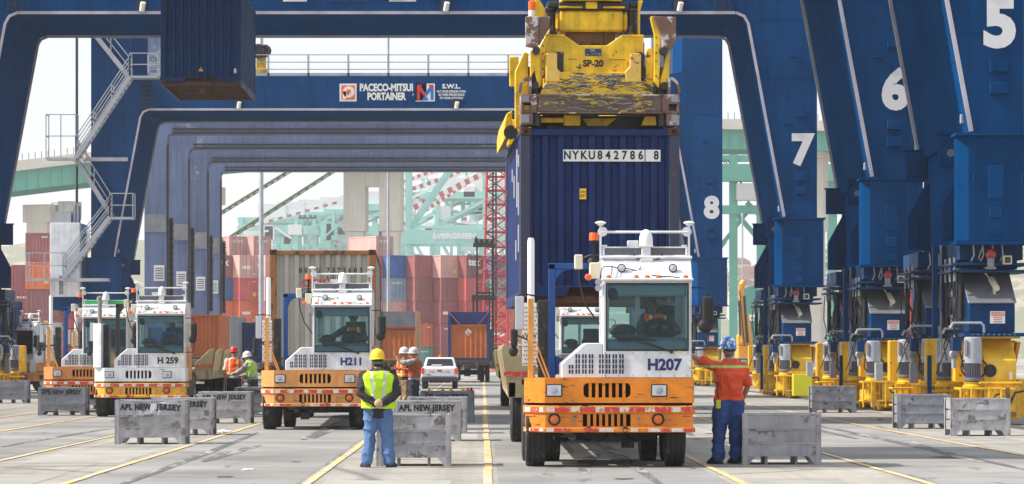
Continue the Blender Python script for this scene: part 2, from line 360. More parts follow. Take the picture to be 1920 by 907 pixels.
for k in range(34):
    cx, cy = ro_.choice((ro_.uniform(-9.5, -1.5), ro_.uniform(.3, 9))), 36+ro_.random()**1.6*90; r = ro_.uniform(.05, .32); n = 12
    vs = [(cx, cy, .0072)]+[(cx+r*ro_.uniform(.5,1.2)*math.cos(2*math.pi*i/n), cy+r*2.2*ro_.uniform(.5,1.2)*math.sin(2*math.pi*i/n), .0072) for i in range(n)]
    mb.add(vs, [(0, 1+i, 1+(i+1) % n) for i in range(n)])
tag(mb.build('oil_stain', OIL, fix=False), kind='stuff')
PATCH = paint('patched_concrete', srgb(160, 157, 150), .85, dirt=.3, dirt_scale=.8, vary=.12)
for k, (xa, xb, ya, yb) in enumerate(((-2.0,-.4,36,39.5),(3.5,5.3,49,55),(-1.9,-.1,58,66),(8.9,10.6,60,67),(-6.9,-5.4,46,52),(-8.0,-5.6,38,41.5),(3.4,4.6,38,40.2))):
    tag(MB().add([(xa, ya, .003), (xb, ya, .003), (xb, yb, .003), (xa, yb, .003)], [(0,1,2,3)]).build('concrete_patch', PATCH, fix=False), kind='structure')
rl = random.Random(3)
for X, w, ya, yb in [(-12.4,.10,60,150),(-10.1,.10,52,170),(-7.3,.10,40,200),(-5.19,.105,34,220),(-2.18,.105,30,230),(.07,.115,28,300),
                     (3.24,.10,30,240),(5.55,.10,30,240),(8.6,.10,30,240)]:
    mb = MB(); y = ya
    while y < yb:                                    # worn paint: slightly ragged runs
        ln = rl.uniform(2.5, 7.0); j = rl.uniform(-.012, .012)
        mb.add([(X-w/2+j, y, .0105), (X+w/2+j, y, .0105), (X+w/2+j, min(y+ln, yb), .0105), (X-w/2+j, min(y+ln, yb), .0105)], [(0,1,2,3)])
        y += ln+rl.choice([0, 0, .05, .12])
    tag(mb.build('lane_marking', LINE, fix=False), kind='structure')
mb = MB()
mb.bx(-.9, -.5, 52.3, 52.36, .001, .006); mb.bx(-4.4, -3.2, 62.0, 62.18, .001, .006)
tag(mb.build('faded_white_marking', paint('faded_white', srgb(186, 186, 184), .8, dirt=.2)), kind='structure')
RAILM = paint('rail_steel', srgb(120, 112, 104), .4, .6, dirt=.3)
for X in (11.75, -20.15):
    mb = MB(); mb.bx(X-.05, X+.05, 20, 330, .0, .05); mb.bx(X-.14, X+.14, 20, 330, -.01, .012)
    tag(mb.build('crane_rail', RAILM), kind='structure')

# ------------------------------------------------------------------ quay cranes
CM = -3.93                                             # mid line between the two rails
def mx_(x): return 2*CM-x
DEP = 7.8
ZB, ZT = 14.23, 16.0                                  # portal beam
SLP = (11.13-9.75)/(ZB-6.55)
def leg_poly(sgn):
    p = [(12.4, 6.55), (11.13, 6.55), (9.80, 13.85), (9.66, 14.12), (9.35, ZB), (9.35, ZT), (10.3, ZT+.25), (10.3, 24), (12.4, 24)]
    return p if sgn > 0 else [(mx_(x), z) for x, z in p]
def strip(path, w, y0, y1):
    """flat strip in the x,z plane along a path, w wide to its left"""
    mb = MB(); P = [Vector((a, 0, b)) for a, b in path]; off = []
    for i, p in enumerate(P):
        d = (P[min(i+1, len(P)-1)]-P[max(i-1, 0)]).normalized(); off.append(p+Vector((-d.z, 0, d.x))*w)
    for i in range(len(P)-1):
        q = [P[i], P[i+1], off[i+1], off[i]]
        vs = [(v.x, y0, v.z) for v in q]+[(v.x, y1, v.z) for v in q]
        mb.add(vs, [(0,1,2,3),(7,6,5,4),(0,4,5,1),(1,5,6,2),(2,6,7,3),(3,7,4,0)])
    return mb
INNER = [(11.13, 6.69), (9.80, 13.85), (9.66, 14.10), (9.35, ZB)]
def make_bogie(parent, sgn, variant=0):
    """one yellow travel bogie with its blue cover, motors and fittings, at y = 0"""
    X = (lambda x: x) if sgn > 0 else mx_
    def B(*a): m = MB(); [m.bx(X(q[0]), X(q[1]), *q[2:]) for q in a]; return m
    base = B((11.34,12.25,-.3,1.9,.14,.97),(12.26,12.62,-.1,1.7,.2,1.05),(11.3,12.3,-.34,2.0,.93,1.0),(11.6,12.5,2.2,4.6,.25,1.1),(11.3,12.3,4.0,5.6,.14,.97),(11.0,11.34,.1,1.6,.3,.6))
    base.bx(X(11.42), X(12.15), -.38, -.3, .30, .86)
    for yy in (.2, 1.2, 4.5): base.cyl((X(11.36), yy, .36), .33, sgn*.4, 'x', 20)
    bg = base.build('bogie', YEL, parent, bevel=.02)
    B((10.95,11.42,1.0,1.5,.98,2.02),(10.98,11.3,1.05,1.4,2.0,2.08),(10.9,11.4,5.2,5.6,.9,2.0)).build('yellow_column', YEL, bg, bevel=.02)
    hood = MB(); hood.prism([(1.5,.99),(-.10,.99),(-.10,1.50),(.62,1.99),(1.5,1.99)], X(11.45), X(12.2), 'x'); hood.build('bogie_hood', YELC, bg, bevel=.02)
    B((11.35,12.3,-.02,2.4,1.985,2.03)).build('hood_ledge', YEL, bg)
    wb_ = MB()
    for q in (0, 1): wb_.prism([(1.45,1.0+q*.3),(.7,1.9),(1.5,1.95)], X(12.22+q*.14), X(12.30+q*.14), 'x')
    wb_.build('yellow_bracket', YEL, bg)
    # blue equaliser housing with a grey sloped lid
    cv = MB(); cv.prism([(2.6,2.12),(.1,2.12),(.1,2.79),(1.15,3.52),(2.6,3.52)], X(11.15), X(12.2), 'x'); cv.build('housing', BLUE2, bg, bevel=.02)
    lid = MB(); lid.prism([(.06,2.785),(.06,2.83),(1.13,3.575),(2.3,3.575),(2.3,3.53),(1.15,3.53)], X(11.12), X(12.23), 'x'); lid.build('sloped_lid', STEEL, bg, bevel=.01)
    B((11.0,12.4,-.12,2.7,2.03,2.115)).build('housing_base', BLUE2, bg)
    B((11.0,12.45,.5,3.2,3.80,4.2),(11.3,12.3,.4,2.5,3.58,3.80)).build('neck', BLUE2, bg)
    fl = B((10.72,12.6,.1,2.2,3.50,3.56),(10.76,12.56,.1,2.2,3.66,3.72)); fl.build('flange', BLUE2, bg, bevel=.01)
    bo = MB()
    for yy in (.25, .9, 1.6):
        bo.cyl((X(10.84), yy, 3.3), .035, .55, 'z', 8)
    bo.build('tie_rod', STEEL, bg, smooth=True)
    dm = MB(); dm.cyl((X(11.06), .7, 2.45), .065, 1.05, 'z', 12); dm.cyl((X(10.93), 1.9, 2.3), .06, 1.1, 'z', 12); dm.build('damper', BLACK, bg, smooth=True)
    pp = MB()
    for yy, z in ((.1, 2.34), (1.3, 2.22)):
        pp.tube([(X(10.72), yy, z-.12), (X(10.78), yy, z), (X(11.42), yy, z), (X(11.48), yy, z-.06), (X(11.5), yy, 2.03)], .035, 8)
    pp.build('conduit', GALV, bg, smooth=True)
    rh_ = random.Random(31); pq = MB()
    for k in range(7):
        x0 = rh_.uniform(10.75, 11.2); y0_ = rh_.uniform(.2, 2.6); z0_ = rh_.uniform(3.3, 4.1); pts = [(X(x0), y0_, z0_)]
        for q in range(6): pts.append((X(x0+rh_.uniform(-.06,.10)*(q+1)*.6), y0_+rh_.uniform(-.1,.1), z0_-(q+1)*rh_.uniform(.28,.42)))
        pq.tube(pts, rh_.choice((.012, .016, .022)), 6)
    pq.build('cable_bundle', BLACKMET, bg, smooth=True)
    pw = MB()
    for k in range(4):
        x0 = 11.25+.22*k; pw.tube([(X(x0), .18, 4.18), (X(x0+.02), .14, 3.9), (X(x0-.04), .2, 3.76)], .02, 6)
    pw.build('grey_conduit', GALV, bg, smooth=True)
    bl_ = MB()
    for k in range(9):
        for z in (2.075, 2.95): bl_.cyl((X(11.2+.12*k), -.135 if z < 2.5 else .33, z), .018, .03, 'y', 6)
    for k in range(6):
        for z in (.36, .80): bl_.cyl((X(11.47+.13*k), -.41, z), .016, .04, 'y', 6)
    bl_.build('bolt_row', STEEL, bg)
    gs_ = MB()
    for (a, c_, z0_, z1_) in ((11.45,12.15,.2,.3),(11.36,11.42,.2,.9),(11.9,12.0,.3,.86)): gs_.bx(X(a), X(c_), -.39, -.375, z0_, z1_)
    gs_.build('grease_stain_plate', paint('greasy_yellow', srgb(120, 92, 30), .4, dirt=.5), bg)
    hs = MB()
    for k in range(3):
        x0 = 10.8+.16*k
        hs.tube([(X(x0), .6+.3*k, 3.0), (X(x0-.05), .5+.3*k, 2.5), (X(x0+.2), .4+.3*k, 2.2), (X(x0+.28), .4, 1.8), (X(x0+.2), .4, 1.3)], .014, 6)
    hs.tube([(X(11.05),-.1,1.1),(X(10.93),-.18,1.25),(X(10.95),-.2,1.5),(X(11.02),-.12,1.45)], .02, 6)
    hs.tube([(X(11.38),-.1,1.1),(X(11.5),-.2,1.2),(X(11.5),-.2,1.4),(X(11.4),-.1,1.5)], .02, 6)
    hs.tube([(X(12.0),-.40,.5),(X(12.1),-.5,.75),(X(12.35),-.5,.8),(X(12.5),-.45,.55),(X(12.45),-.4,.3)], .028, 6)
    hs.build('hose', BLACK, bg, smooth=True)
    po = MB()
    for x, yy in ((10.62, 2.2), (10.9, 2.6)):
        po.bx(X(x), X(x+.13), yy, yy+.13, 2.0, 4.2)
    po.bx(X(10.50), X(10.60), 2.2, 2.3, .3, 1.6)
    po.build('blue_post', BLUE2, bg, bevel=.01)
    tp = MB(); tp.tube([(X(10.83), 2.3, 4.2), (X(10.83), 2.3, 1.2)], .03, 8); tp.build('white_pipe', GALV, bg, smooth=True)
    B((10.98,11.2,1.2,1.45,2.3,2.95)).build('junction_box', STEEL, bg, bevel=.01)
    B((10.75,10.95,-.1,.2,1.7,2.02),(11.2,11.34,-.05,.3,1.75,2.02)).build('bracket', BLUE2, bg)
    for yy in (-.12, 4.2):                                           # upright drive motors
        mt = MB(); mt.lathe([(.17, 2.02), (.205, 1.99), (.215, 1.42), (.18, 1.42)], (X(11.2), yy, 0), 'z', 20)
        mt.bx(X(11.0)-.02, X(11.0)+.04, yy-.2, yy-.08, 1.62, 1.95)
        mo = mt.build('motor', MOTOR, bg, smooth=True)
        fn = MB(); fn.cyl((X(11.2), yy, 1.02), .165, .4, 'z', 16)
        for k in range(20):
            t = 2*math.pi*k/20; c, s_ = math.cos(t), math.sin(t)
            fn.bar((X(11.2)+.18*c, yy+.18*s_, 1.08), (X(11.2)+.18*c, yy+.18*s_, 1.41), .018, .045)
        fn.lathe([(.19, 1.0), (.215, 1.02), (.215, 1.07), (.19, 1.09)], (X(11.2), yy, 0), 'z', 20)
        fn.build('motor_fins', MOTORD, bg)
        gb = MB(); gb.lathe([(.15, .28), (.2, .34), (.2, .5), (.16, .56), (.17, .8), (.24, .84), (.24, .9), (.2, .94), (.22, .99), (.1, 1.0)], (X(11.2), yy, 0), 'z', 18)
        for k in range(8):
            t = 2*math.pi*k/8; gb.bx(X(11.2)+.2*math.cos(t)-.02, X(11.2)+.2*math.cos(t)+.02, yy+.2*math.sin(t)-.02, yy+.2*math.sin(t)+.02, .5, .86)
        gb.build('gearbox', YEL, bg)
    mh = MB(); mh.lathe([(.02,.06),(.1,.03),(.12,-.04),(.09,-.1)], (X(10.88), .6, 1.62), 'y', 12); mh.bx(X(10.85), X(10.92), .5, .8, 1.3, 1.62)
    mh.build('horn', GALV, bg, smooth=True)
    gr = MB()
    for z in (.30, .84): gr.tube([(X(10.86), .3, z), (X(10.86), -.55, z), (X(11.78), -.55, z), (X(11.78), -.3, z)], .03, 8)
    for x in (10.86, 11.1, 11.5, 11.78): gr.tube([(X(x), -.55, .12), (X(x), -.55, .84)], .028, 8)
    gr.build('guard_rail', YEL, bg, smooth=True); gr = MB()
    for z in (.30, .74): gr.tube([(X(10.7), 3.6, z), (X(10.7), 2.9, z), (X(11.2), 2.9, z)], .03, 8)
    gr.build('guard_rail', YEL, bg, smooth=True)
    B((10.80,11.0,7.3,7.6,.9,1.4)).build('control_box', MOTOR, bg, bevel=.01)
    lp = B((11.63,11.97,.085,.099,2.33,2.61)).build('danger_sign', LABELW, bg)
    rd = MB(); rd.bx(X(11.65), X(11.95), .078, .084, 2.51, 2.59)
    for k in range(3): rd.bx(X(11.70), X(11.90), .079, .084, 2.46-.05*k, 2.475-.05*k)
    rd.build('sign_band', SIGNRED, bg)
    if sgn > 0: text('DANGER', .05, LABELW, bg, (11.80, .074, 2.55), bold=.01)
    bc = MB(); bc.lathe([(.115, 0), (.12, .10), (.09, .18), (.04, .21), (.0, .22)], (X(11.62), -.05, 3.83), 'z', 16); bc.build('beacon', REDL, bg, smooth=True)
    bb = MB(); bb.cyl((X(11.62), -.05, 3.62), .085, .205, 'z', 14); bb.bx(X(11.5), X(11.74), -.1, .4, 3.57, 3.62); bb.build('beacon_base', STEEL, bg, smooth=True)
    fd = MB(); fd.bx(X(11.90), X(12.10), -.1, .1, 3.68, 3.88); fd.build('flood_lamp', CREAM, bg, bevel=.02)
    B((11.93,12.07,-.105,-.099,3.71,3.85)).build('lamp_glass', DARKGLASS, bg)
    cc = MB(); cc.tube([(X(11.74), .62, 3.36), (X(11.80), .2, 3.13)], [.075, .075], 10); cc.bx(X(11.68), X(11.86), .3, .5, 2.97, 3.0); cc.bar((X(11.77), .35, 3.0), (X(11.77), .4, 3.2), .06); cc.build('camera', CREAM, bg, smooth=True)
    cb = MB(); cb.tube([(X(11.70),.62,3.38),(X(11.55),.6,3.55),(X(11.42),.4,3.85),(X(11.46),.2,4.05),(X(11.5),.5,4.19)], .018, 6); cb.build('cable', CREAM, bg, smooth=True)
    rg = MB(); rg.torus((X(11.75), -.36, .62), .1, .03, 'y', 16, 6); rg.torus((X(11.6), -.11, 1.25), .12, .03, 'y', 16, 6); rg.build('cable_eye', BLACKMET, bg, smooth=True)
    if variant == 1:
        B((11.42,12.12,-.9,-.42,.1,.92)).build('lime_cover', LIME, bg, bevel=.02)
        pn = B((12.35,12.72,-.4,-.36,1.0,1.3),(12.35,12.72,-.4,-.36,1.34,1.64)); pn.build('notice', LABELW, bg)
        rn = MB()
        for z in (1.2, 1.54): rn.bx(12.37, 12.70, -.41, -.402, z, z+.07)
        rn.build('notice_band', SIGNRED, bg)
    return bg
def thin_out(bogie):
    for ch in list(bogie.children):
        if ch.name.split('.')[0] in ('blue_post', 'white_pipe', 'lime_cover', 'notice', 'notice_band'): bpy.data.objects.remove(ch)
def make_leg_end(parent, sgn):
    X = (lambda x: x) if sgn > 0 else mx_
    def B(*a): m = MB(); [m.bx(X(q[0]), X(q[1]), *q[2:]) for q in a]; return m
    bx_ = MB(); bx_.prism([(X(10.86), .5), (X(10.86), .12), (X(11.10), -.12), (X(12.50), -.12), (X(12.65), .05), (X(12.65), .5)], 4.19, 6.60, 'z')
    b = bx_.build('leg_box', BLUE, parent, bevel=.012)
    B((10.80,12.70,-.2,.56,6.60,6.66),(10.80,12.70,-.2,.56,4.13,4.19)).build('leg_box_rim', BLUE, b)
    B((11.22,12.55,.5,7.9,4.19,6.55)).build('sill_beam', BLUE, b)
    pn = B((11.55,11.90,-.15,-.12,5.15,5.92),(11.58,11.87,-.17,-.12,4.72,4.95),(11.2,11.24,-.16,-.12,5.55,5.72),(12.3,12.34,-.16,-.12,5.55,5.72),(11.60,11.85,-.15,-.12,4.3,4.5)); pn.build('access_plate', BLUE, b, bevel=.01)
    for y in (1.5, 7.2):
        lg = B((10.66,11.22,y,y+.14,5.95,6.72),(10.62,11.24,y-.03,y+.2,6.72,6.76)).build('lug_plate', BLUE, b, bevel=.01)
        rg = MB(); rg.cyl((X(10.93), y-.05, 6.30), .24, .06, 'y', 24); rg.build('pin_boss', BLUE, b)
        pi = MB(); pi.cyl((X(10.93), y-.08, 6.30), .09, .06, 'y', 16); pi.build('pin', STEEL if y < 3 else BLUE, b)
        gs = MB(); gs.prism([(X(11.22), 5.88), (X(11.13), 5.88), (X(10.68), 5.05), (X(10.68), 4.24), (X(11.22), 4.24)], y-.35, y-.23); gs.build('gusset_plate', BLUE, b, bevel=.01)
        st = B((10.86,10.90,y-.42,y-.35,4.3,5.1)).build('stiffener', BLUE, b)
    return b
def frame_part(parent, mat, trim, both=True):
    for sgn in ((1, -1) if both else (1,)):
        leg = MB().prism(leg_poly(sgn), 0, DEP).build('leg', mat, parent, bevel=.015)
        X = (lambda x: x) if sgn > 0 else mx_
        if trim:
            pth = [(X(a), z) for a, z in INNER]
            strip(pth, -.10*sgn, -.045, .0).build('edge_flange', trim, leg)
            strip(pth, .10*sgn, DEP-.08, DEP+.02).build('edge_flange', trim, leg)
            sm = MB()
            for z in (8.95, 11.9, 14.0): sm.bx(X(11.15-(z-6.55)*.18), X(12.39), -.012, 0, z, z+.035)
            sm.build('weld_seam', mat, leg)
            for z in (8.3, 10.6, 12.6):
                xs_ = 11.13-(z-6.55)*(1.33/7.30); q = MB(); q.bx(X(xs_-.012), X(xs_+.06), .06, DEP-.1, z, z+.05); q.build('weld_seam', mat, leg)
            jb = MB()
            for z in (7.55, 8.05): jb.bx(X(11.6), X(12.0), -.16, 0, z, z+.27)
            jb.bx(X(11.2), X(11.5), -.08, 0, 10.1, 10.16); jb.bx(X(11.6), X(11.95), -.14, 0, 10.4, 10.6); jb.bx(X(11.4), X(11.7), -.08, 0, 12.6, 12.68)
            jb.build('junction_box', mat, leg, bevel=.01)
            for yy in (4.0,):
                h = MB(); h.torus((X(11.10), yy, 7.25), .42, .03, 'x', 24, 5)
                for k in range(8): h.cyl((X(11.06)-.03, yy+.36*math.cos(k*.785), 7.25+.36*math.sin(k*.785)), .025, .06, 'x', 6)
                h.build('hatch_ring', mat, leg)
            bk = MB(); bk.bx(X(10.98), X(11.2), .3, .42, 6.9, 7.12); bk.build('lifting_eye', GALV, leg, bevel=.02)
    a, b = mx_(9.35), 9.35
    bm_ = MB().bx(a, b, 0, DEP, ZB, ZT).build('portal_beam', mat, parent, bevel=.01)
    if trim:
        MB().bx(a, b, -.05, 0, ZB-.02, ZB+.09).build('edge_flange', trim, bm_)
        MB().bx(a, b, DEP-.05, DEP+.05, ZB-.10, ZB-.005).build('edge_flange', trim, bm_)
    return bm_
def stair(parent, a, b, y, w=.9, rise=.23):
    """a flight between two points (x,z), stringers, treads and handrails"""
    a = Vector((a[0], y, a[1])); b = Vector((b[0], y, b[1])); mb = MB()
    for yy in (0, w):
        o = Vector((0, yy, 0)); mb.bar(a+o, b+o, .06, .24)
        for h in (.55, 1.05): mb.bar(a+o+Vector((0,0,h)), b+o+Vector((0,0,h)), .05)
        n = max(2, int((b-a).length/1.5))
        for k in range(n+1):
            p = a.lerp(b, k/n)+o; mb.bar(p, p+Vector((0,0,1.05)), .05)
    n = int(abs(b.z-a.z)/rise)
    for k in range(n):
        p = a.lerp(b, (k+.5)/n); mb.bx(p.x-.13, p.x+.13, y, y+w, p.z-.02, p.z+.02)
    return mb.build('stair_flight', GALV, parent)
def platform(parent, x0, x1, z, y0, y1, h=1.1, closed=True):
    mb = MB(); mb.bx(x0, x1, y0, y1, z-.12, z)
    for zz in (z+h*.5, z+h):
        for p, q in (((x0,y0),(x1,y0)), ((x0,y0),(x0,y1)), ((x1,y0),(x1,y1))): mb.bar((*p, zz), (*q, zz), .05)
    n = max(1, int((x1-x0)/.75))
    for k in range(n+1): mb.bar((x0+(x1-x0)*k/n, y0, z), (x0+(x1-x0)*k/n, y0, z+h), .05)
    mb.bar((x0, y1, z), (x0, y1, z+h), .05); mb.bar((x1, y1, z), (x1, y1, z+h), .05)
    return mb.build('landing', GALV, parent)
def sign_board(parent):
    y = -.02
    sb = MB().bx(-5.05, -2.9, y, 0, 14.72, 15.62).bx(-2.0, -.85, y, 0, 14.72, 15.62).build('sign_board', SIGNBLUE if False else BLUE, parent)
    w = MB(); w.bx(-7.40, -6.52, y, 0, 14.68, 15.60); w.bx(-3.47, -2.47, y, 0, 14.68, 15.60); w.build('logo_panel', LABELW, parent)
    o = MB(); o.bx(-7.31, -6.61, y-.012, y, 14.77, 15.51); lo = o.build('logo_orange', SIGNOR, parent)
    p = MB(); p.lathe([(.30, 0), (.30, .01)], (-6.93, y-.024, 15.17), 'y', 24); p.bx(-7.23, -7.06, y-.024, y-.014, 14.80, 15.2); p.build('logo_letter', LABELW, parent)
    p = MB(); p.lathe([(.12, 0), (.12, .01)], (-6.93, y-.036, 15.19), 'y', 20); p.bx(-7.05, -6.93, y-.036, y-.026, 15.02, 15.12); p.build('logo_eye', SIGNOR, parent)
    q = MB(); q.prism([(-3.40,14.75),(-3.40,15.52),(-3.25,15.52),(-2.97,15.12),(-2.97,14.9),(-3.25,15.2),(-3.25,14.75)], y-.012, y)
    q.prism([(-3.38,15.54),(-3.10,15.54),(-3.38,15.25)], y-.014, y-.002); q.prism([(-2.56,15.54),(-2.84,15.54),(-2.56,15.25)], y-.014, y-.002)
    q.build('logo_red', SIGNRED, parent)
    q = MB(); q.prism([(-2.54,14.75),(-2.54,15.52),(-2.69,15.52),(-2.97,15.12),(-2.97,14.9),(-2.69,15.2),(-2.69,14.75)], y-.012, y); q.prism([(-3.16,14.74),(-2.78,14.74),(-2.97,15.0)], y-.010, y-.003); q.build('logo_blue', SIGNBLUE, parent)
    text('PACECO-MITSUI', .36, LABELW, parent, (-4.98, y-.003, 15.38), bold=.045, fit=2.75)
    text('PORTAINER', .36, LABELW, parent, (-4.98, y-.003, 14.92), bold=.045, fit=2.0)
    text('S.W.L.', .22, LABELW, parent, (-1.62, y-.003, 15.45), bold=.04, fit=.95)
    for k, s_ in enumerate(('65LT UNDER SPREADER (TWIN)', '40LT UNDER SPREADER (SINGLE)', '75LT UNDER LIFTING BEAM')):
        text(s_, .11, LABELW, parent, (-1.62, y-.003, 15.19-.17*k), bold=.03, fit=1.5-.15*k)
    text('R', .09, LABELW, parent, (-3.6, y-.003, 15.03), bold=.01)
def blue_crane(num, Y, left, stairs, label, variant=0):
    c = thing('gantry_crane', label, 'gantry crane', (0, Y, 0), 0, 'blue quay cranes straddling the lanes')
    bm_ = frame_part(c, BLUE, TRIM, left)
    text(num, 1.06, SIGNNUM, c, (11.84, -.02, 9.14), 'crane_number', bold=.05)
    sides = (1, -1) if left else (1,)
    for sgn in sides:
        b = make_leg_end(c, sgn)
        if sgn > 0:
            g0 = make_bogie(c, 1, variant); g1 = copy_tree(g0, c); g1.location = (0, 6.9, 0); thin_out(g1)
        else:
            g0 = make_bogie(c, -1); g1 = copy_tree(g0, c); g1.location = (0, 6.9, 0); thin_out(g1)
    sign_board(c)
    for x in (-12.6, -1.35, 7.3):
        l = MB(); l.tube([(x+.04, -.26, 14.62), (x-.02, -.14, 14.32)], .10, 12); l.build('flood_lamp', WHITEC, c, smooth=True)
        l = MB(); l.bx(x-.2, x+.16, -.16, -.0, 14.35, 14.8); l.build('lamp_bracket', BLACKMET, c)
    rl_ = MB(); n = 13
    for k in range(n): rl_.bar((-17.3+2.07*k, .1, ZT), (-17.3+2.07*k, .1, ZT+1.1), .10 if k % 1 == 0 else .05)
    for z in (.35, .72, 1.1): rl_.bar((-17.3, .1, ZT+z), (8.5, .1, ZT+z), .045)
    rl_.bx(-17.3, 8.5, .05, .15, ZT, ZT+.16); rl_.build('beam_railing', GALV, c)
    ld = MB()
    for x0 in (-17.6, 8.6):
        ld = MB()
        for k in range(6): ld.bar((x0, -.06, ZB+.15+.25*k), (x0+.55, -.06, ZB+.15+.25*k), .03)
        for k in (0, .275, .55): ld.bar((x0+k, -.06, ZB+.1), (x0+k, -.06, ZB+1.6), .03)
        ld.build('rung_ladder', BLACKMET, c)
    if stairs:
        f = lambda px, py: ((px-VX)/36.25, HC+(HY-py)/36.25)
        y0, y1 = -1.7, -.7
        xa, za = f(95, 300); platform(c, xa, f(150,0)[0], za, y0, y1, 2.2)
        stair(c, f(150, 300), f(250, 150), y0); stair(c, f(176, 62), f(245, 148), y1+.05)
        xb, zb = f(250, 148); platform(c, xb, f(302,0)[0], zb, y0, y1, 1.15)
        stair(c, f(213, 408), f(146, 302), y1+.05)
        xc, zc = f(213, 410); platform(c, xc, f(256,0)[0], zc, y0, y1, 1.2)
        stair(c, f(128, 520), f(213, 410), y0)
        xd, zd = f(58, 522); platform(c, xd, f(126,0)[0], zd, y0, y1, 1.3)
        MB().bx(f(126,0)[0], f(210,0)[0], y0, y1, zd-.16, zd).build('walkway', GALV, c)
        MB().bx(f(160,0)[0], f(240,0)[0], -.1, 0, f(0,303)[1], f(0,296)[1]).build('ledge_bar', GALV, c)
        eh = MB().bx(-22.3, -20.76, -.6, 2.6, 4.62, 8.38).build('electrical_house', WHITE, c, bevel=.02)
        MB().bx(-21.83, -21.62, -.62, -.6, 4.75, 5.7).build('house_vent', STEEL, eh)
        t = MB(); t.bx(-22.1, -21.3, 0, 1, 8.38, 9.0); t.bx(-21.2, -20.9, .2, .8, 8.38, 9.3)
        for x in (-22.2, -21.6, -20.9): t.bar((x, -.5, 8.38), (x, -.5, 9.4), .05)
        t.bar((-22.2, -.5, 9.4), (-20.9, -.5, 9.4), .05); t.build('roof_equipment', GALV, eh)
        MB().bx(-22.3, -20.7, .2, 6, 3.95, 4.6).build('house_support', BLUE, c)
        p = MB(); p.tube([(-20.98, -.1, 6.6), (-20.98, -.1, 20)], .07, 8); p.build('cable_duct', BLACKMET, c, smooth=True)
    return c
YC = {'5': 70.8, '6': 88.8, '7': 114.7, '8': 160.0}
blue_crane('5', YC['5'], False, False, 'nearest blue gantry crane, with the white number 5 on its right leg')
blue_crane('6', YC['6'], False, False, 'second blue gantry crane, with the white number 6 on its right leg')
blue_crane('7', YC['7'], True, True, 'third blue gantry crane, with the white number 7 and a lime box on its bogie', 1)
blue_crane('8', YC['8'], True, True, 'farthest blue gantry crane, with white zigzag stairs and the white number 8')

# older grey-blue cranes further along the quay, two portal frames each
def grey_crane(Y, dy, label):
    c = thing('gantry_crane', label, 'gantry crane', (0, Y, 0), 0, 'faded grey-blue quay cranes in the distance')
    for k in range(2):
        y = dy*k
        for sgn in (1, -1):
            X = (lambda x: x) if sgn > 0 else mx_
            l = MB(); l.prism([(X(10.2),3.2),(X(11.5),3.2),(X(11.5),20),(X(9.7),20),(X(9.7),14.2),(X(10.1),14.2),(X(10.2),13.9)], y, y+1.3)
            leg = l.build('leg', GREYBLUE, c, bevel=.02)
            MB().bx(X(10.1), X(10.22), y-.06, y+.1, 3.2, 13.6).build('edge_pipe', BLACKMET, leg)
            MB().bx(X(10.35), X(10.95), y-.03, y, 5.85, 6.75).build('notice', LABELW, leg)
            n = MB()
            for q in range(5): n.bx(X(10.42), X(10.88), y-.04, y-.032, 6.0+.14*q, 6.04+.14*q)
            n.build('notice_print', NAVY, leg)
            cg = MB(); cg.bx(X(9.9), X(10.1), y+.3, y+.8, 4.5, 9.4)
            for q in range(12): cg.bx(X(9.86), X(10.14), y+.26, y+.84, 4.6+.4*q, 4.68+.4*q)
            cg.build('cable_chain', BLACKMET, leg)
            MB().bx(X(10.25), X(11.45), y-.02, y, 8.6, 9.6).build('patch_plate', paint('grey_primer', srgb(136, 140, 144), .7, dirt=.3), leg)
            f = MB(); f.bx(X(9.9), X(11.8), y-.4, y+1.7, .3, 3.2); f.build('bogie', BLUE2, leg, bevel=.05)
        b = MB().bx(mx_(9.7), 9.7, y, y+1.3, 14.2, 15.9).build('portal_beam', GREYBLUE, c, bevel=.02)
        p = MB(); p.tube([(mx_(9.9), y-.1, 14.28), (9.9, y-.1, 14.28)], .07, 8); p.tube([(mx_(9.9), y-.1, 14.5), (9.9, y-.1, 14.5)], .05, 8)
        p.build('beam_pipe', BLACKMET, b, smooth=True)
    return c
grey_crane(177, 13, 'nearer faded grey-blue gantry crane behind crane 8, its beam the highest of the grey ones')
grey_crane(203, 10, 'farther faded grey-blue gantry crane behind crane 8, its beam the lowest of the grey ones')
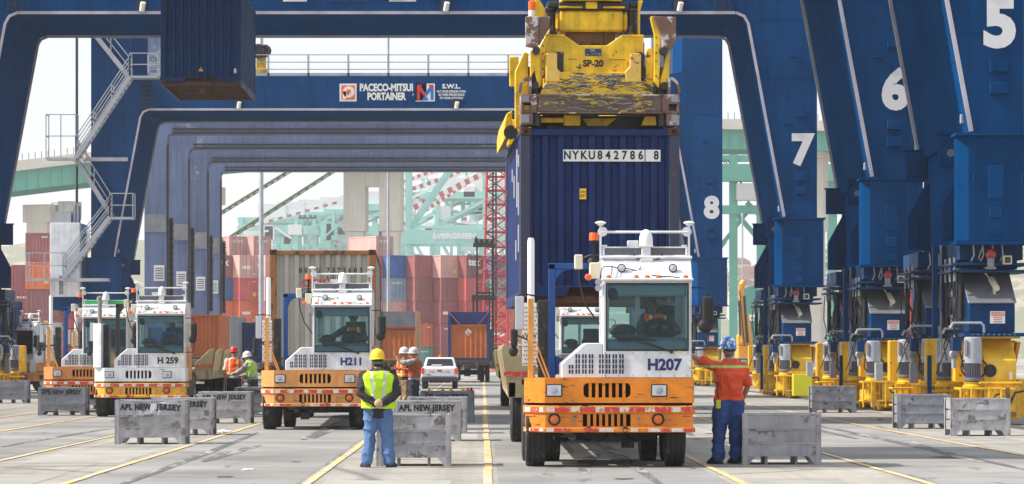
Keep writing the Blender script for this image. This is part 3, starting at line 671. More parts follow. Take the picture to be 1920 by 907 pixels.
# ------------------------------------------------------------------ containers
def corr(mb, a0, a1, z0, z1, base, depth, place, pitch=.242, flat=.085):
    """corrugated sheet: place(a, d, z) maps along / depth / height"""
    n = max(1, round((a1-a0)/pitch)); p = (a1-a0)/n; s_ = (p-2*flat*p/pitch)/2; fl = flat*p/pitch; pts = []
    for k in range(n):
        x = a0+k*p
        pts += [(x, base), (x+fl*.5, base), (x+fl*.5+s_, base+depth), (x+fl*1.5+s_, base+depth), (x+fl*1.5+2*s_, base)]
    pts.append((a1, base)); vs = [place(a, d, z) for a, d in pts for z in (z0, z1)]
    return mb.add(vs, [(2*i, 2*i+2, 2*i+3, 2*i+1) for i in range(len(pts)-1)])
def container(label, loc, rz, Ln, H, body, post, cast, W=2.438, group=None, tunnel=False, rail_mat=None, name='shipping_container'):
    t = thing(name, label, 'container', loc, rz, group); h = W/2; e = .05; rail_mat = rail_mat or body
    fw = corr(MB(), -h+.15, h-.15, .26, H-.12, .045, .065, lambda a, d, z: (a, d, z), pitch=.244, flat=.09); fw.build('end_wall', body, t, fix=False)
    corr(MB(), -h+.15, h-.15, .26, H-.12, .05, .04, lambda a, d, z: (a, Ln-d, z)).build('end_wall', body, t, fix=False)
    for s in (-1, 1):
        corr(MB(), .16, Ln-.16, .16, H-.06, .025, .036, lambda a, d, z: (s*(h-d), a, z), pitch=.278, flat=.07).build('side_wall', body, t, fix=False)
        MB().bx(s*(h-.06), s*(h-.002), .1, Ln-.1, H-.075, H-.012).build('top_side_rail', rail_mat, t)
        MB().bx(s*(h-.05), s*h, .16, Ln-.16, .0, .17).build('bottom_side_rail', rail_mat, t)
        for y in (0, Ln):
            q = 1 if y == 0 else -1
            MB().bx(s*(h-.16), s*h, y, y+q*.14, .118, H-.118).build('corner_post', post, t, bevel=.012)
            for z in (0, H-.118):
                cc = MB(); cc.bx(s*(h-.172), s*(h+.003), y-q*.004, y+q*.178, z, z+.118); o = cc.build('corner_casting', cast, t, bevel=.012)
                hl = MB(); hl.cyl((s*(h-.09), y-q*.012, z+.06), .032, q*.01, 'y', 12); hl.build('casting_hole', DARK, o)
    r = MB(); r.bx(-h+.16, h-.16, .012, .1, H-.12, H-.02); r.build('top_rail', rail_mat, t, bevel=.008)
    r = MB(); r.bx(-h+.16, h-.16, .012, .1, .10, .26) if not tunnel else None
    if tunnel:
        r.bx(-h+.16, -.52, .012, .1, .10, .26); r.bx(.52, h-.16, .012, .1, .10, .26); r.bx(-.52, .52, .03, .1, .235, .26)
        r.prism([(-.52,.10),(-.44,.26),(-.52,.26)], .012, .1); r.prism([(.52,.10),(.44,.26),(.52,.26)], .012, .1)
    r.build('bottom_rail', rail_mat, t, bevel=.008)
    MB().bx(-h+.05, h-.05, .1, Ln-.1, .26, .29).bx(-h+.17, h-.17, .10, .16, 0, .11).build('floor', RUSTY, t)
    fl = MB()
    for k in range(int(Ln/.4)): fl.bx(-h+.05, h-.05, .3+.4*k, .36+.4*k, .03, .255)
    fl.build('cross_member', RUSTY, t)
    MB().bx(-h+.06, h-.06, .1, Ln-.1, H-.06, H-.025).build('roof', body, t)
    return t
YN = 47.2
nyk_x = (975.5+1274)/2; nzb = HC+(HY-567)*YN/F
nh = (567-240)*YN/F
NY = container('navy blue container with a white number band, held by the yellow spreader', (at(nyk_x, 0, YN).x, YN, nzb), R(1.63), 6.06, nh, NYK, NYKPOST, RUSTY, tunnel=True)
sN = F/YN; cx0 = nyk_x
ux = lambda px: (px-cx0)/sN
uz = lambda py: (567-py)/sN
bd = MB().bx(ux(1056), ux(1209), .040, .052, uz(303), uz(281)).bx(ux(1211), ux(1239), .040, .052, uz(303), uz(281)).build('number_band', LABELW, NY)
for k, ch in enumerate('NYKU842786'):
    text(ch, .125, NAVY if False else STENCIL, NY, (ux(1064+15.3*k), .036, uz(292)), bold=.03, sx=.85)
text('8', .125, STENCIL, NY, (ux(1231), .036, uz(292)), bold=.03, sx=.85)
MB().bx(ux(1087), ux(1099.5), .040, .050, uz(374), uz(354)).build('height_label', LABELY, NY)
text('2.6m', .045, STENCIL, NY, (ux(1093.2), .036, uz(359.5)), bold=.01, sx=.75); text("8'6\"", .05, STENCIL, NY, (ux(1093.2), .036, uz(368)), bold=.01, sx=.8)
sm = MB()
for (y0, z0, hh) in [(.5,2.3,.18),(.5,1.55,.5),(.5,1.0,.4),(1.1,1.7,.9),(1.5,.9,.3),(2.2,1.9,.35),(3.0,2.2,.2)]:
    sm.bx(-1.226, -1.214, y0, y0+.1, z0-.2, z0-.2+hh)
sm.build('side_marking', LABELW, NY)

YB = 93.5
bt = at((301+452)/2, 160, YB)
HB = container('dark blue container hanging high above the yard, with an orange warning triangle', (bt.x, YB, bt.z), 0, 6.06, 2.896, DBLUE, DBLUE, RUSTY, tunnel=True)
tr = MB().prism([(-.075,.42),(.075,.42),(0,.55)], .036, .05).build('warning_triangle', LABELY, HB)
MB().bx(-.012, .012, .030, .037, .45, .50).build('triangle_mark', DARK, HB)
MB().bx(1.0, 1.09, .0, .04, .36, .5).build('small_label', LABELW, HB)
MB().bx(-.08, .08, .3, .5, -.2, .02).build('hanging_twistlock', RUSTY, HB)
hr = MB()
for sx in (-.9, .9):
    for y in (.5, 5.5): hr.tube([(sx, y, 2.9), (sx*.7, y, 26)], .02, 6)
o = hr.build('hoist_rope', BLACK, None, (bt.x, YB, bt.z)); tag(o, 'thin ropes rising from the hanging dark blue container', 'hoist ropes')
# second hoist machinery peeping out behind the hanging container
q = at(484, 141, 160.6); hb = thing('hook_block', 'black and yellow sheave block standing on the beam of crane 8 behind the hanging container', 'hook block', (q.x, 160.6, 16.0))
m_ = MB(); m_.torus((0, 0, 1.35), .28, .1, 'y', 20, 6); m_.torus((.35, 0, 1.35), .24, .1, 'y', 20, 6); m_.build('sheave', BLACKMET, hb, smooth=True)
MB().bx(-.25, .55, -.1, .5, 0, .45).bx(-.1, .4, .1, .4, .45, 1.3).build('block_frame', SPY, hb, bevel=.02)

YO = F/81.6
oc = at((505.5+704.5)/2, 466.5, YO)
OC = container('beige container with rusty corner posts on the trailer of truck H211', (oc.x, YO, 1.25), R(1.34), 12.19, oc.z-1.25, BEIGE, BEIGEPOST, RUSTY, rail_mat=BEIGEPOST)
ox = lambda px: (px-605)/81.6
ozt = oc.z-1.25; oz = lambda py: ozt-(py-466.5)/81.6
for px, ch in ((563,'0'),(573.5,'0'),(588,'L'),(597,'U'),(615,'7'),(625.5,'3'),(635,'7'),(645.5,'2'),(655.5,'6'),(666,'0'),(676.5,'3')):
    text(ch, .115, STENCIL, OC, (ox(px), .042, oz(506)), bold=.035, sx=.8)
for px, ch in ((614,'4'),(625,'2'),(635,'G'),(645,'1')): text(ch, .1, STENCIL, OC, (ox(px), .042, oz(519)), bold=.012, sx=.8)
text('OOCL', .17, SIGNRED, OC, (ox(598), .040, oz(530)), bold=.02, sx=1.15)

# ------------------------------------------------------------------ the big spreader
SP = thing('container_spreader', 'worn yellow container spreader marked SP-20 gripping the navy container', 'spreader', (NY.location.x, YN, nzb+nh), R(1.63))
def sx_(zx): return (940+zx/3.629-1124.5)/sN
def sz_(zy): return (240-zy/3.629)/sN
def poly(pts): return [(sx_(a), sz_(b)) for a, b in pts]
eb = MB().bx(sx_(245), sx_(1090), -.05, .5, sz_(770), sz_(650)).build('end_beam', SPW2, SP, bevel=.015)
MB().bx(sx_(885), sx_(890), -.056, -.05, sz_(770), sz_(650)).bx(sx_(245), sx_(1090), -.075, -.05, sz_(655), sz_(646)).bx(sx_(245), sx_(1090), -.07, -.05, sz_(776), sz_(768)).build('beam_edge', SPR, eb)
for s in (0, 1):
    x0, x1 = ((130, 243), (1092, 1210))[s]
    b = MB(); b.bx(sx_(x0), sx_(x1), -.06, .5, sz_(705), sz_(645)); b.bx(sx_(x0), sx_(x1), -.06, .5, sz_(775), sz_(762))
    xo0, xo1 = ((130, 150), (1190, 1210))[s]; b.bx(sx_(xo0), sx_(xo1), -.06, .5, sz_(762), sz_(705)); xi0, xi1 = ((196, 243), (1092, 1140))[s]; b.bx(sx_(xi0), sx_(xi1), -.06, .5, sz_(762), sz_(705))
    xb0, xb1 = ((130, 215), (1122, 1210))[s]; b.bx(sx_(xb0), sx_(xb1), -.06, .45, sz_(855), sz_(775))
    eh_ = b.build('corner_housing', SPR, SP, bevel=.015)
    MB().bx(sx_(xo1 if s == 0 else xi1), sx_(xi0 if s == 0 else xo0), .05, .3, sz_(758), sz_(715)).build('twistlock_block', SPY if s == 0 else BLACKMET, eh_, bevel=.01)
    w = MB(); wx = (138, 1155)[s]
    w.bx(sx_(wx), sx_(wx+48), -.066, -.06, sz_(698), sz_(654)); w.bx(sx_(wx), sx_(wx+48), -.066, -.06, sz_(840), sz_(785)); w.build('bare_patch', STEEL, eh_)
    # curved guide horns above the corners
    a = MB(); cx = (195, 1140)[s]; d = -1 if s == 0 else 1; pts = []
    for k in range(9):
        t = math.pi*.5*k/8; pts.append((sx_(cx)+d*(.02+.16*math.sin(t)), sz_(640)+.0+.24*math.cos(t)+.02))
    pin = [(p[0]-d*.045*math.sin(math.pi*.5*i/8), p[1]-.045*math.cos(math.pi*.5*i/8)) for i, p in enumerate(pts)]
    a.prism(pts+pin[::-1], .0, .22)
    a.bx(sx_(cx)-.02, sx_(cx)+.02, -.05, .3, sz_(645), sz_(525)); a.build('guide_horn', SPR, SP)
    wl = MB(); wl.cyl((sx_((228, 1108)[s]), -.02, sz_(585)), .055, .12, 'y', 16); wl.bx(sx_((205, 1085)[s]), sx_((250, 1130)[s]), .02, .1, sz_(610), sz_(560)); wl.build('guide_roller', BLACKMET, SP, smooth=True)
MB().prism(poly([(258,648),(300,560),(380,500),(400,492),(850,492),(870,500),(950,560),(1045,648)]), .0, .06).build('end_plate', SPW, SP, bevel=.01)
for pts in ([(300,560),(300,372),(318,362),(378,362),(378,470),(400,492),(395,560)], [(838,492),(872,455),(880,362),(935,362),(950,375),(950,560),(850,560)]):
    MB().prism(poly(pts), -.02, .10).build('lug_plate', paint('spreader_tan', srgb(222, 182, 84), .5, wear=srgb(110, 84, 60), wear_amt=.25, wear_scale=5, dirt=.25), SP, bevel=.012)
bp_ = MB().prism(poly([(298,560),(298,235),(430,235),(535,305),(720,305),(822,235),(972,235),(972,560)]), .14, .22).build('upper_plate', SPY, SP, bevel=.01)
MB().bx(sx_(298), sx_(430), .10, .14, sz_(243), sz_(233)).bx(sx_(822), sx_(972), .10, .14, sz_(243), sz_(233)).bx(sx_(430), sx_(848), .09, .14, sz_(500), sz_(490)).build('plate_edge', SPY, bp_)
MB().bx(sx_(440), sx_(515), .128, .139, sz_(402), sz_(399)).bx(sx_(735), sx_(850), .128, .139, sz_(404), sz_(400)).build('plate_seam', SPR, bp_)
MB().bx(sx_(350), sx_(425), .11, .139, sz_(488), sz_(350)).bx(sx_(902), sx_(978), .11, .139, sz_(545), sz_(350)).build('rubber_pad', BLACKMET, SP, bevel=.008)
bl = MB()
for zx in (358, 412, 908, 966): bl.cyl((sx_(zx), .095, sz_(357)), .015, .02, 'y', 8)
bl.build('bolt_head', STEEL, SP)
nb = MB().bx(sx_(572), sx_(683), .125, .139, sz_(377), sz_(328)).build('nameplate', paint('nameplate_blue', srgb(28, 44, 80), .4, dirt=.1), SP)
nn = MB(); nn.bx(sx_(607), sx_(640), .119, .125, sz_(348), sz_(332)); nn.bx(sx_(580), sx_(600), .119, .125, sz_(372), sz_(366)); nn.bx(sx_(664), sx_(678), .119, .125, sz_(372), sz_(358))
for k in range(3): nn.bx(sx_(612), sx_(660), .119, .125, sz_(358+5*k), sz_(356+5*k))
nn.build('nameplate_print', STEEL, nb)
text('SP-20', .098, STENCIL, SP, (sx_(628), .132, sz_(430)), bold=.04, sx=.98)
# under-side machinery between spreader and container roof
u = MB().bx(sx_(430), sx_(545), .3, .9, sz_(850), sz_(775)).prism(poly([(560,790),(800,790),(730,850),(600,850)]), .5, .7).bx(sx_(270), sx_(430), .25, .5, sz_(830), sz_(795)).prism(poly([(960,850),(985,785),(1060,785),(1065,850)]), .2, .4); u.build('under_bracket', SPY, SP, bevel=.01)
MB().bx(sx_(215), sx_(1122), .55, .9, sz_(870), sz_(772)).bx(sx_(320), sx_(930), .4, .55, sz_(868), sz_(845)).build('under_beam', BLACKMET, SP)
tw = MB()
for zx in (240, 1095): tw.cyl((sx_(zx), .05, sz_(860)), .06, .2, 'z', 12)
tw.build('twistlock', BLACKMET, SP)
# long telescopic body and far end beam
MB().bx(-.85, -.35, .5, 5.6, .22, .8).bx(.35, .85, .5, 5.6, .22, .8).bx(-1.2, 1.2, 5.6, 6.1, .1, .55).build('telescopic_beam', SPY, SP, bevel=.02)
MB().bx(sx_(175), sx_(1165), .62, 1.3, sz_(640), sz_(430)).bx(sx_(330), sx_(1010), 1.0, 1.4, sz_(430), sz_(240)).build('back_frame', paint('spreader_dark', srgb(92, 74, 40), .6, dirt=.4, wear=srgb(44, 38, 34), wear_amt=.45, wear_scale=4), SP, bevel=.02)
ch = MB()
for zx in (215, 262, 1060, 1118, 1140):
    ch.tube([(sx_(zx), .25, sz_(360)), (sx_(zx+8), .3, sz_(450)), (sx_(zx-6), .25, sz_(540)), (sx_(zx+4), .3, sz_(640))], .014, 6)
tag(ch.build('hydraulic_hose', BLACK, SP, smooth=True), kind='stuff')
# arms and flippers
for s in (0, 1):
    M_ = (lambda zx: zx) if s == 0 else (lambda zx: 1344-zx)
    f = MB()
    if s == 0: f.prism(poly([(160,122),(252,122),(250,310),(235,340),(160,325)]), -.12, -.07); f.prism(poly([(252,122),(328,118),(325,175),(262,310),(250,310)]), -.10, .06)
    else: f.prism(poly([(1030,116),(1185,122),(1182,290),(1150,345),(1090,330),(1085,250)]), -.12, -.06)
    f.build('flipper_plate', SPR, SP, bevel=.008)
    ar = MB()
    if s == 0: ar.prism(poly([(262,310),(330,190),(330,260),(300,330),(300,470),(280,560),(262,600)]), .1, .2); ar.prism(poly([(195,345),(262,345),(270,590),(250,600),(225,480),(195,540)]), .02, .1)
    else: ar.prism(poly([(1012,116),(1030,112),(1085,240),(1080,345),(1072,600),(1035,560),(1040,240)]), -.05, .1); ar.prism(poly([(1105,460),(1125,350),(1148,350),(1140,560),(1090,600),(1078,560)]), .02, .12); ar.prism(poly([(985,560),(985,340),(1008,322),(1035,340),(1035,600)]), .04, .13)
    ar.build('flipper_arm', SPY, SP, bevel=.01)
    kn = MB()
    kx = 235 if s == 0 else 1105
    kn.cyl((sx_(kx), -.12, sz_(350)), .06, .2, 'y', 12); kn.bx(sx_(kx-18), sx_(kx+18), -.1, .1, sz_(372), sz_(330)); kn.build('flipper_hinge', BLACKMET, SP, smooth=True)
    rv = MB()
    for k in range(6): rv.cyl((sx_(285 if s == 0 else 1052), (.088 if s == 0 else -.06), sz_(260+52*k)), .014, .014, 'y', 8)
    rv.build('rivet', SPR, SP)
oc_ = MB().prism(poly([(100,470),(160,335),(192,345),(192,860),(100,860)]), .5, .62).prism(poly([(72,338),(138,335),(130,545),(75,545)]), 1.2, 1.3).prism(poly([(45,800),(60,720),(100,700),(100,860),(45,905)]), 1.6, 5.2)
oc_.build('side_arm', SPY, SP, bevel=.012)
whl = MB(); whl.cyl((sx_(88), 1.5, sz_(855)), .11, .1, 'y', 20); whl.build('side_roller', BLACKMET, SP, smooth=True)
# head block above
hb = MB().bx(sx_(405), sx_(838), .35, 1.0, sz_(200), sz_(55)).bx(sx_(375), sx_(405), .4, .9, sz_(190), sz_(70)).bx(sx_(838), sx_(872), .4, .9, sz_(190), sz_(70)).build('head_block', SPY, SP, bevel=.03)
MB().bx(sx_(450), sx_(790), .5, 1.6, sz_(290), sz_(202)).build('inner_box', paint('spreader_dark_rust', srgb(120, 84, 40), .6, dirt=.35, wear=srgb(60, 44, 36), wear_amt=.4), SP)
for zx in (342, 908):
    c = MB(); c.lathe([(.10, sz_(232)), (.10, sz_(200)), (.085, sz_(195)), (.085, sz_(60)), (.11, sz_(55)), (.11, sz_(38)), (.05, sz_(25))], (sx_(zx), .5, 0), 'z', 18)
    c.build('hydraulic_post', paint('greasy_post', srgb(92, 82, 66), .4, .3, wear=srgb(34, 30, 28), wear_amt=.5, wear_scale=4, dirt=.3), SP, smooth=True)
MB().bx(sx_(395), sx_(880), .3, 1.1, sz_(52), sz_(0)).bx(sx_(320), sx_(395), .4, .9, sz_(35), sz_(-8)).bx(sx_(880), sx_(965), .4, .9, sz_(35), sz_(-8)).build('head_beam', BLACKMET, SP, bevel=.02)
MB().bx(sx_(580), sx_(660), .26, .3, sz_(48), sz_(0)).bx(sx_(400), sx_(560), .28, .3, sz_(44), sz_(30)).bx(sx_(700), sx_(850), .28, .3, sz_(44), sz_(30)).bx(sx_(420), sx_(830), .2, 1.2, sz_(-5), sz_(-120)).build('head_top', SPY, SP, bevel=.02)
MB().prism(poly([(232,118),(232,-20),(262,-20),(302,50),(302,118)]), .3, .36).bx(sx_(180), sx_(232), .34, .38, sz_(118), sz_(95)).prism(poly([(940,-10),(975,-10),(955,60),(955,225),(940,225)]), .3, .36).build('side_bracket', SPY, SP, bevel=.01)
w = MB(); w.lathe([(.05, sz_(60)), (.055, sz_(30)), (.055, sz_(0)), (.03, sz_(-8))], (sx_(212), .3, 0), 'z', 12); w.build('warning_lamp', AMBER, SP, smooth=True)
MB().cyl((sx_(212), .3, sz_(100)), .05, sz_(60)-sz_(100), 'z', 12).build('lamp_base', LABELW, SP, smooth=True)
sc = MB(); sc2 = MB(); rnd = random.Random(11)
for k in range(230):                                   # long scrape marks gouged in the worn front
    zx = rnd.uniform(330, 1020); zy = rnd.uniform(500, 765); ln = rnd.uniform(20, 130); an = rnd.gauss(0, .45)
    if 632 < zy < 660: continue
    x1, y1 = zx+ln*math.cos(an), zy+ln*math.sin(an)*.6
    if not (270 < x1 < 1075): continue
    if zy < 640 and (y1 > 640 or y1 < 500): continue
    if zy > 655 and not (660 < y1 < 765): continue
    yy = -.052 if zy > 650 else -.002
    if k % 7 == 2: sc2.bar((sx_(zx), yy-.001, sz_(zy)), (sx_(x1), yy-.001, sz_(y1)), .006, rnd.uniform(.004, .010)); continue
    sc.bar((sx_(zx), yy, sz_(zy)), (sx_(x1), yy, sz_(y1)), .006, rnd.uniform(.005, .014))
sc.build('scrape_mark', paint('scrape', srgb(78, 74, 76), .55, .2, dirt=.2), SP); sc2.build('scrape_mark', paint('scrape_pale', srgb(176, 170, 160), .5, .2, dirt=.2), SP)
hc = MB(); hc.tube([(sx_(700), .3, sz_(205)), (sx_(704), .25, sz_(240)), (sx_(703), .3, sz_(300))], .012, 6); hc.tube([(sx_(1010), -.02, sz_(585)), (sx_(1030), -.08, sz_(600)), (sx_(1050), -.05, sz_(590))], .01, 6); hc.build('hose', BLACK, SP, smooth=True)
hr = MB()
for x in (-.7, .7):
    for y in (.5, .9): hr.tube([(x, y, sz_(-100)), (x, y, 22)], .02, 6)
hr.build('hoist_rope', BLACK, SP)

# ------------------------------------------------------------------ steel bins
def make_bin(label, px0, px1, py, mat=BINM, stencil=None, dent=False, W=None, tall=0.0, extra=None):
    Y = gy(py); s = F/Y; cx = (px0+px1)/2; w = W or (px1-px0)/s; d = 1.0; H = .735+tall
    t = thing('steel_bin', label, 'steel bin', ((cx-VX)/s, Y, 0), R(random.Random(px0*7+py).uniform(-1.2, 1.2)), 'grey steel bins standing on the lane markings')
    h = w/2; z0 = .12
    # front panel has three pressed bands with recessed joints
    bands = [(z0, .30), (.325, .50), (.525, H)]
    for k, (a, b) in enumerate(bands):
        for nm, y0, y1 in (('front_panel', .03, .055), ('back_panel', d-.055, d-.03)):
            m = MB()
            if nm == 'front_panel':
                rb = random.Random(int(px0*3+py+k)); xs = [-h+.07+(w-.14)*i/8 for i in range(9)]; drop = [0]+[max(0, rb.gauss(.003, .005)) if k == 2 else 0 for _ in range(7)]+[0]; back = [0]+[rb.gauss(.0, .005) for _ in range(7)]+[0]
                if dent and k == 2: drop = [0,.0,.005,.02,.05,.045,.02,.01,0]; back = [0,.005,.01,.04,.075,.05,.02,.01,0]
                vs = []
                for i, x in enumerate(xs): vs += [(x, y0+.0, a), (x, y0+back[i], b-drop[i]), (x, y1, a), (x, y1+back[i], b-drop[i])]
                for i in range(8):
                    o = 4*i; m.add([vs[o], vs[o+4], vs[o+5], vs[o+1], vs[o+2], vs[o+6], vs[o+7], vs[o+3]], [(0,1,2,3),(7,6,5,4),(3,2,6,7),(0,4,5,1)])
                m.build(nm, mat, t, fix=False)
            else: m.bx(-h+.07, h-.07, y0, y1, a, b); m.build(nm, mat, t, bevel=.012)
        for s_ in (-1, 1): MB().bx(s_*(h-.055), s_*(h-.03), .07, d-.07, a, b).build('side_panel', mat, t, bevel=.012)
    ins = MB(); ins.bx(-h+.06, h-.06, .055, .062, z0, H-.03); ins.bx(-h+.06, h-.06, .06, d-.06, z0, z0+.02); ins.bx(-h+.06, -h+.055, .06, d-.06, z0, H-.03); ins.bx(h-.06, h-.055, .06, d-.06, z0, H-.03)
    if not dent: ins.build('inner_sheet', BIND, t)
    if dent: MB().bx(-h+.06, h-.06, .24, d-.06, z0, z0+.02).bx(-h+.07, h-.07, .055, .06, z0, .52).build('inner_sheet', BIND, t)
    for a in (.3125, .5125):
        MB().bx(-h+.07, h-.07, .036, .05, a-.0125, a+.0125).bx(-h+.07, h-.07, .02, .034, a-.016, a-.006).build('pressed_rib', mat, t)
    for sx in (-1, 1):
        for y0 in (.02, d-.02):
            q = 1 if y0 < .5 else -1
            MB().bx(sx*(h-.075), sx*h, y0, y0+q*.012, .0, H+.015).bx(sx*(h-.012), sx*h, y0, y0+q*.07, 0, H+.015).build('corner_post', mat, t, bevel=.003)
            MB().prism([(sx*(h-.07), .0), (sx*(h-.10), .0), (sx*(h-.19), z0), (sx*(h-.07), z0)], y0+q*.004, y0+q*.016).build('foot', mat, t)
    MB().bx(-h+.07, h-.07, .022, .05, H-.02, H+.012).bx(-h+.07, h-.07, d-.05, d-.022, H-.02, H+.012).bx(-h+.02, -h+.05, .07, d-.07, H-.02, H+.012).bx(h-.05, h-.02, .07, d-.07, H-.02, H+.012).build('top_rim', mat, t, bevel=.005) if not dent else MB().bx(-h+.07, h-.07, d-.05, d-.022, H-.02, H+.012).bx(-h+.02, -h+.05, .07, d-.07, H-.02, H+.012).bx(h-.05, h-.02, .07, d-.07, H-.02, H+.012).build('top_rim', mat, t, bevel=.005)
    sk = MB()
    for x in (-.22, .22): sk.bx(x-.02, x+.02, .1, d-.1, .0, z0)
    sk.build('skid', BIND, t)
    if stencil:
        if dent:
            text('APL NEW', .10, STENCIL, t, (-.26, .022, H-.12), bold=.06, fit=.56, spacing=1.12)
            o = text('JERSEY', .10, STENCIL, t, (.335, .022, H-.125), bold=.06, fit=.46, spacing=1.12); o.rotation_euler = (R(86), R(4), R(-2))
        else: text(stencil, .105, STENCIL, t, (-.01, .024, H-.12), bold=.06, fit=w*.84, spacing=1.12)
    return t
APL = 'APL NEW JERSEY'
make_bin('APL NEW JERSEY bin with a crushed top edge, in front of truck H259', 215, 347, 832, BINM, APL, True, tall=.05)
make_bin('APL NEW JERSEY bin directly behind the crushed one, mostly hidden by it', 284, 399, 815, BINM, APL)
make_bin('APL NEW JERSEY bin in front of the red-helmeted man, with a yellow chalk streak', 371, 470, 793, BINM, APL)
make_bin('APL NEW JERSEY bin beside the front wheel of truck H211', 440, 532, 777, BIND, APL)
make_bin('dark APL NEW JERSEY bin in front of the brown-orange truck, left of truck H259', 71, 160, 778, BIND, APL)
make_bin('dark plain bin half hidden behind the front wheel of truck H259', 118, 205, 766, BIND)
make_bin('dark plain bin at the left picture edge beside the dark blue container', -32, 50, 755, BIND)
make_bin('plain grey bin beside the man in the yellow hard hat', 706, 846, 873, BINM)
make_bin('APL NEW JERSEY bin right behind the plain bin by the yellow hard hat', 738, 864, 826, BINM, APL)
make_bin('plain bin third in the row behind the man in the yellow hard hat', 762, 875, 812, BINM)
b11 = make_bin('dark APL NEW JERSEY bin with twistlocks heaped in it, farthest behind the yellow hard hat', 788, 888, 791, BIND, APL)
make_bin('large plain grey bin beside the man in the orange shirt', 1392, 1540, 870, BINM)
make_bin('plain grey bin in front of the bogie of crane 6', 1523, 1606, 773, BIND)
make_bin('plain grey bin left of the nearest bin on the crane 5 side', 1683, 1783, 803, BIND)
make_bin('plain grey bin with a pale left end, rightmost by the bogie of crane 5', 1783, 1895, 817, BINM)
for k, (dx, dy, c) in enumerate(((-.42,.35,YEL),(-.1,.4,EXY),(.1,.3,YEL),(.38,.35,YEL),(.5,.3,AMBER),(.58,.32,REDL))):
    m = MB(); m.lathe([(.03,0),(.05,.02),(.05,.06),(.03,.07),(.035,.1),(.015,.12)], (0,0,0), 'z', 10); m.bx(-.05,.05,-.03,.03,.04,.06)
    pos_ = b11.location+Vector((dx, dy, .735))
    tag(m.build('twistlock', c, None, (pos_.x, pos_.y, .71)), ('small yellow twistlock lying in the heaped dark bin', 'small orange twistlock lying in the heaped dark bin', 'small yellow twistlock lying in the heaped dark bin', 'small yellow twistlock lying in the heaped dark bin', 'amber cone piece at the right end of the heaped dark bin', 'red cone piece at the right corner of the heaped dark bin')[k], 'twistlock', 'twistlocks in the bin')
    MB
MB().bx(-.55, .55, .1, .8, .60, .705).build('twistlock_heap', BIND, b11)
# ------------------------------------------------------------------ yard tractors
def wheel(parent, c, r=.51, w=.28, dual=False, side=1, rimmat=None):
    m = MB(); h = w/2
    m.lathe([(r*.55, -h*.8), (r*.8, -h), (r*.96, -h*.92), (r, -h*.75), (r, -h*.62), (r*.975, -h*.6), (r*.975, -h*.5), (r, -h*.48), (r, -h*.1), (r*.975, -h*.08), (r*.975, h*.08), (r, h*.1), (r, h*.48), (r*.975, h*.5), (r*.975, h*.6), (r, h*.62), (r, h*.75), (r*.96, h*.92), (r*.8, h), (r*.55, h*.8)], c, 'x', 32)
    ty = m.build('wheel', TYRE, parent, smooth=True)
    rm = MB(); rm.lathe([(.06, h*.55), (.1, h*.6), (.12, h*.3), (r*.5, h*.25), (r*.56, h*.8), (r*.58, h*.85)], c, 'x', 24) if side > 0 else rm.lathe([(.06, -h*.55), (.1, -h*.6), (.12, -h*.3), (r*.5, -h*.25), (r*.56, -h*.8), (r*.58, -h*.85)], c, 'x', 24)
    rm.build('rim', rimmat or WHITE, ty, smooth=True)
    lugs = MB()
    for k in range(8):
        t = k*math.pi/4; lugs.cyl((c[0]+side*h*.3, c[1]+.17*math.cos(t), c[2]+.17*math.sin(t)), .018, side*.05, 'x', 6)
    lugs.build('wheel_nut', STEEL, ty)
    return ty
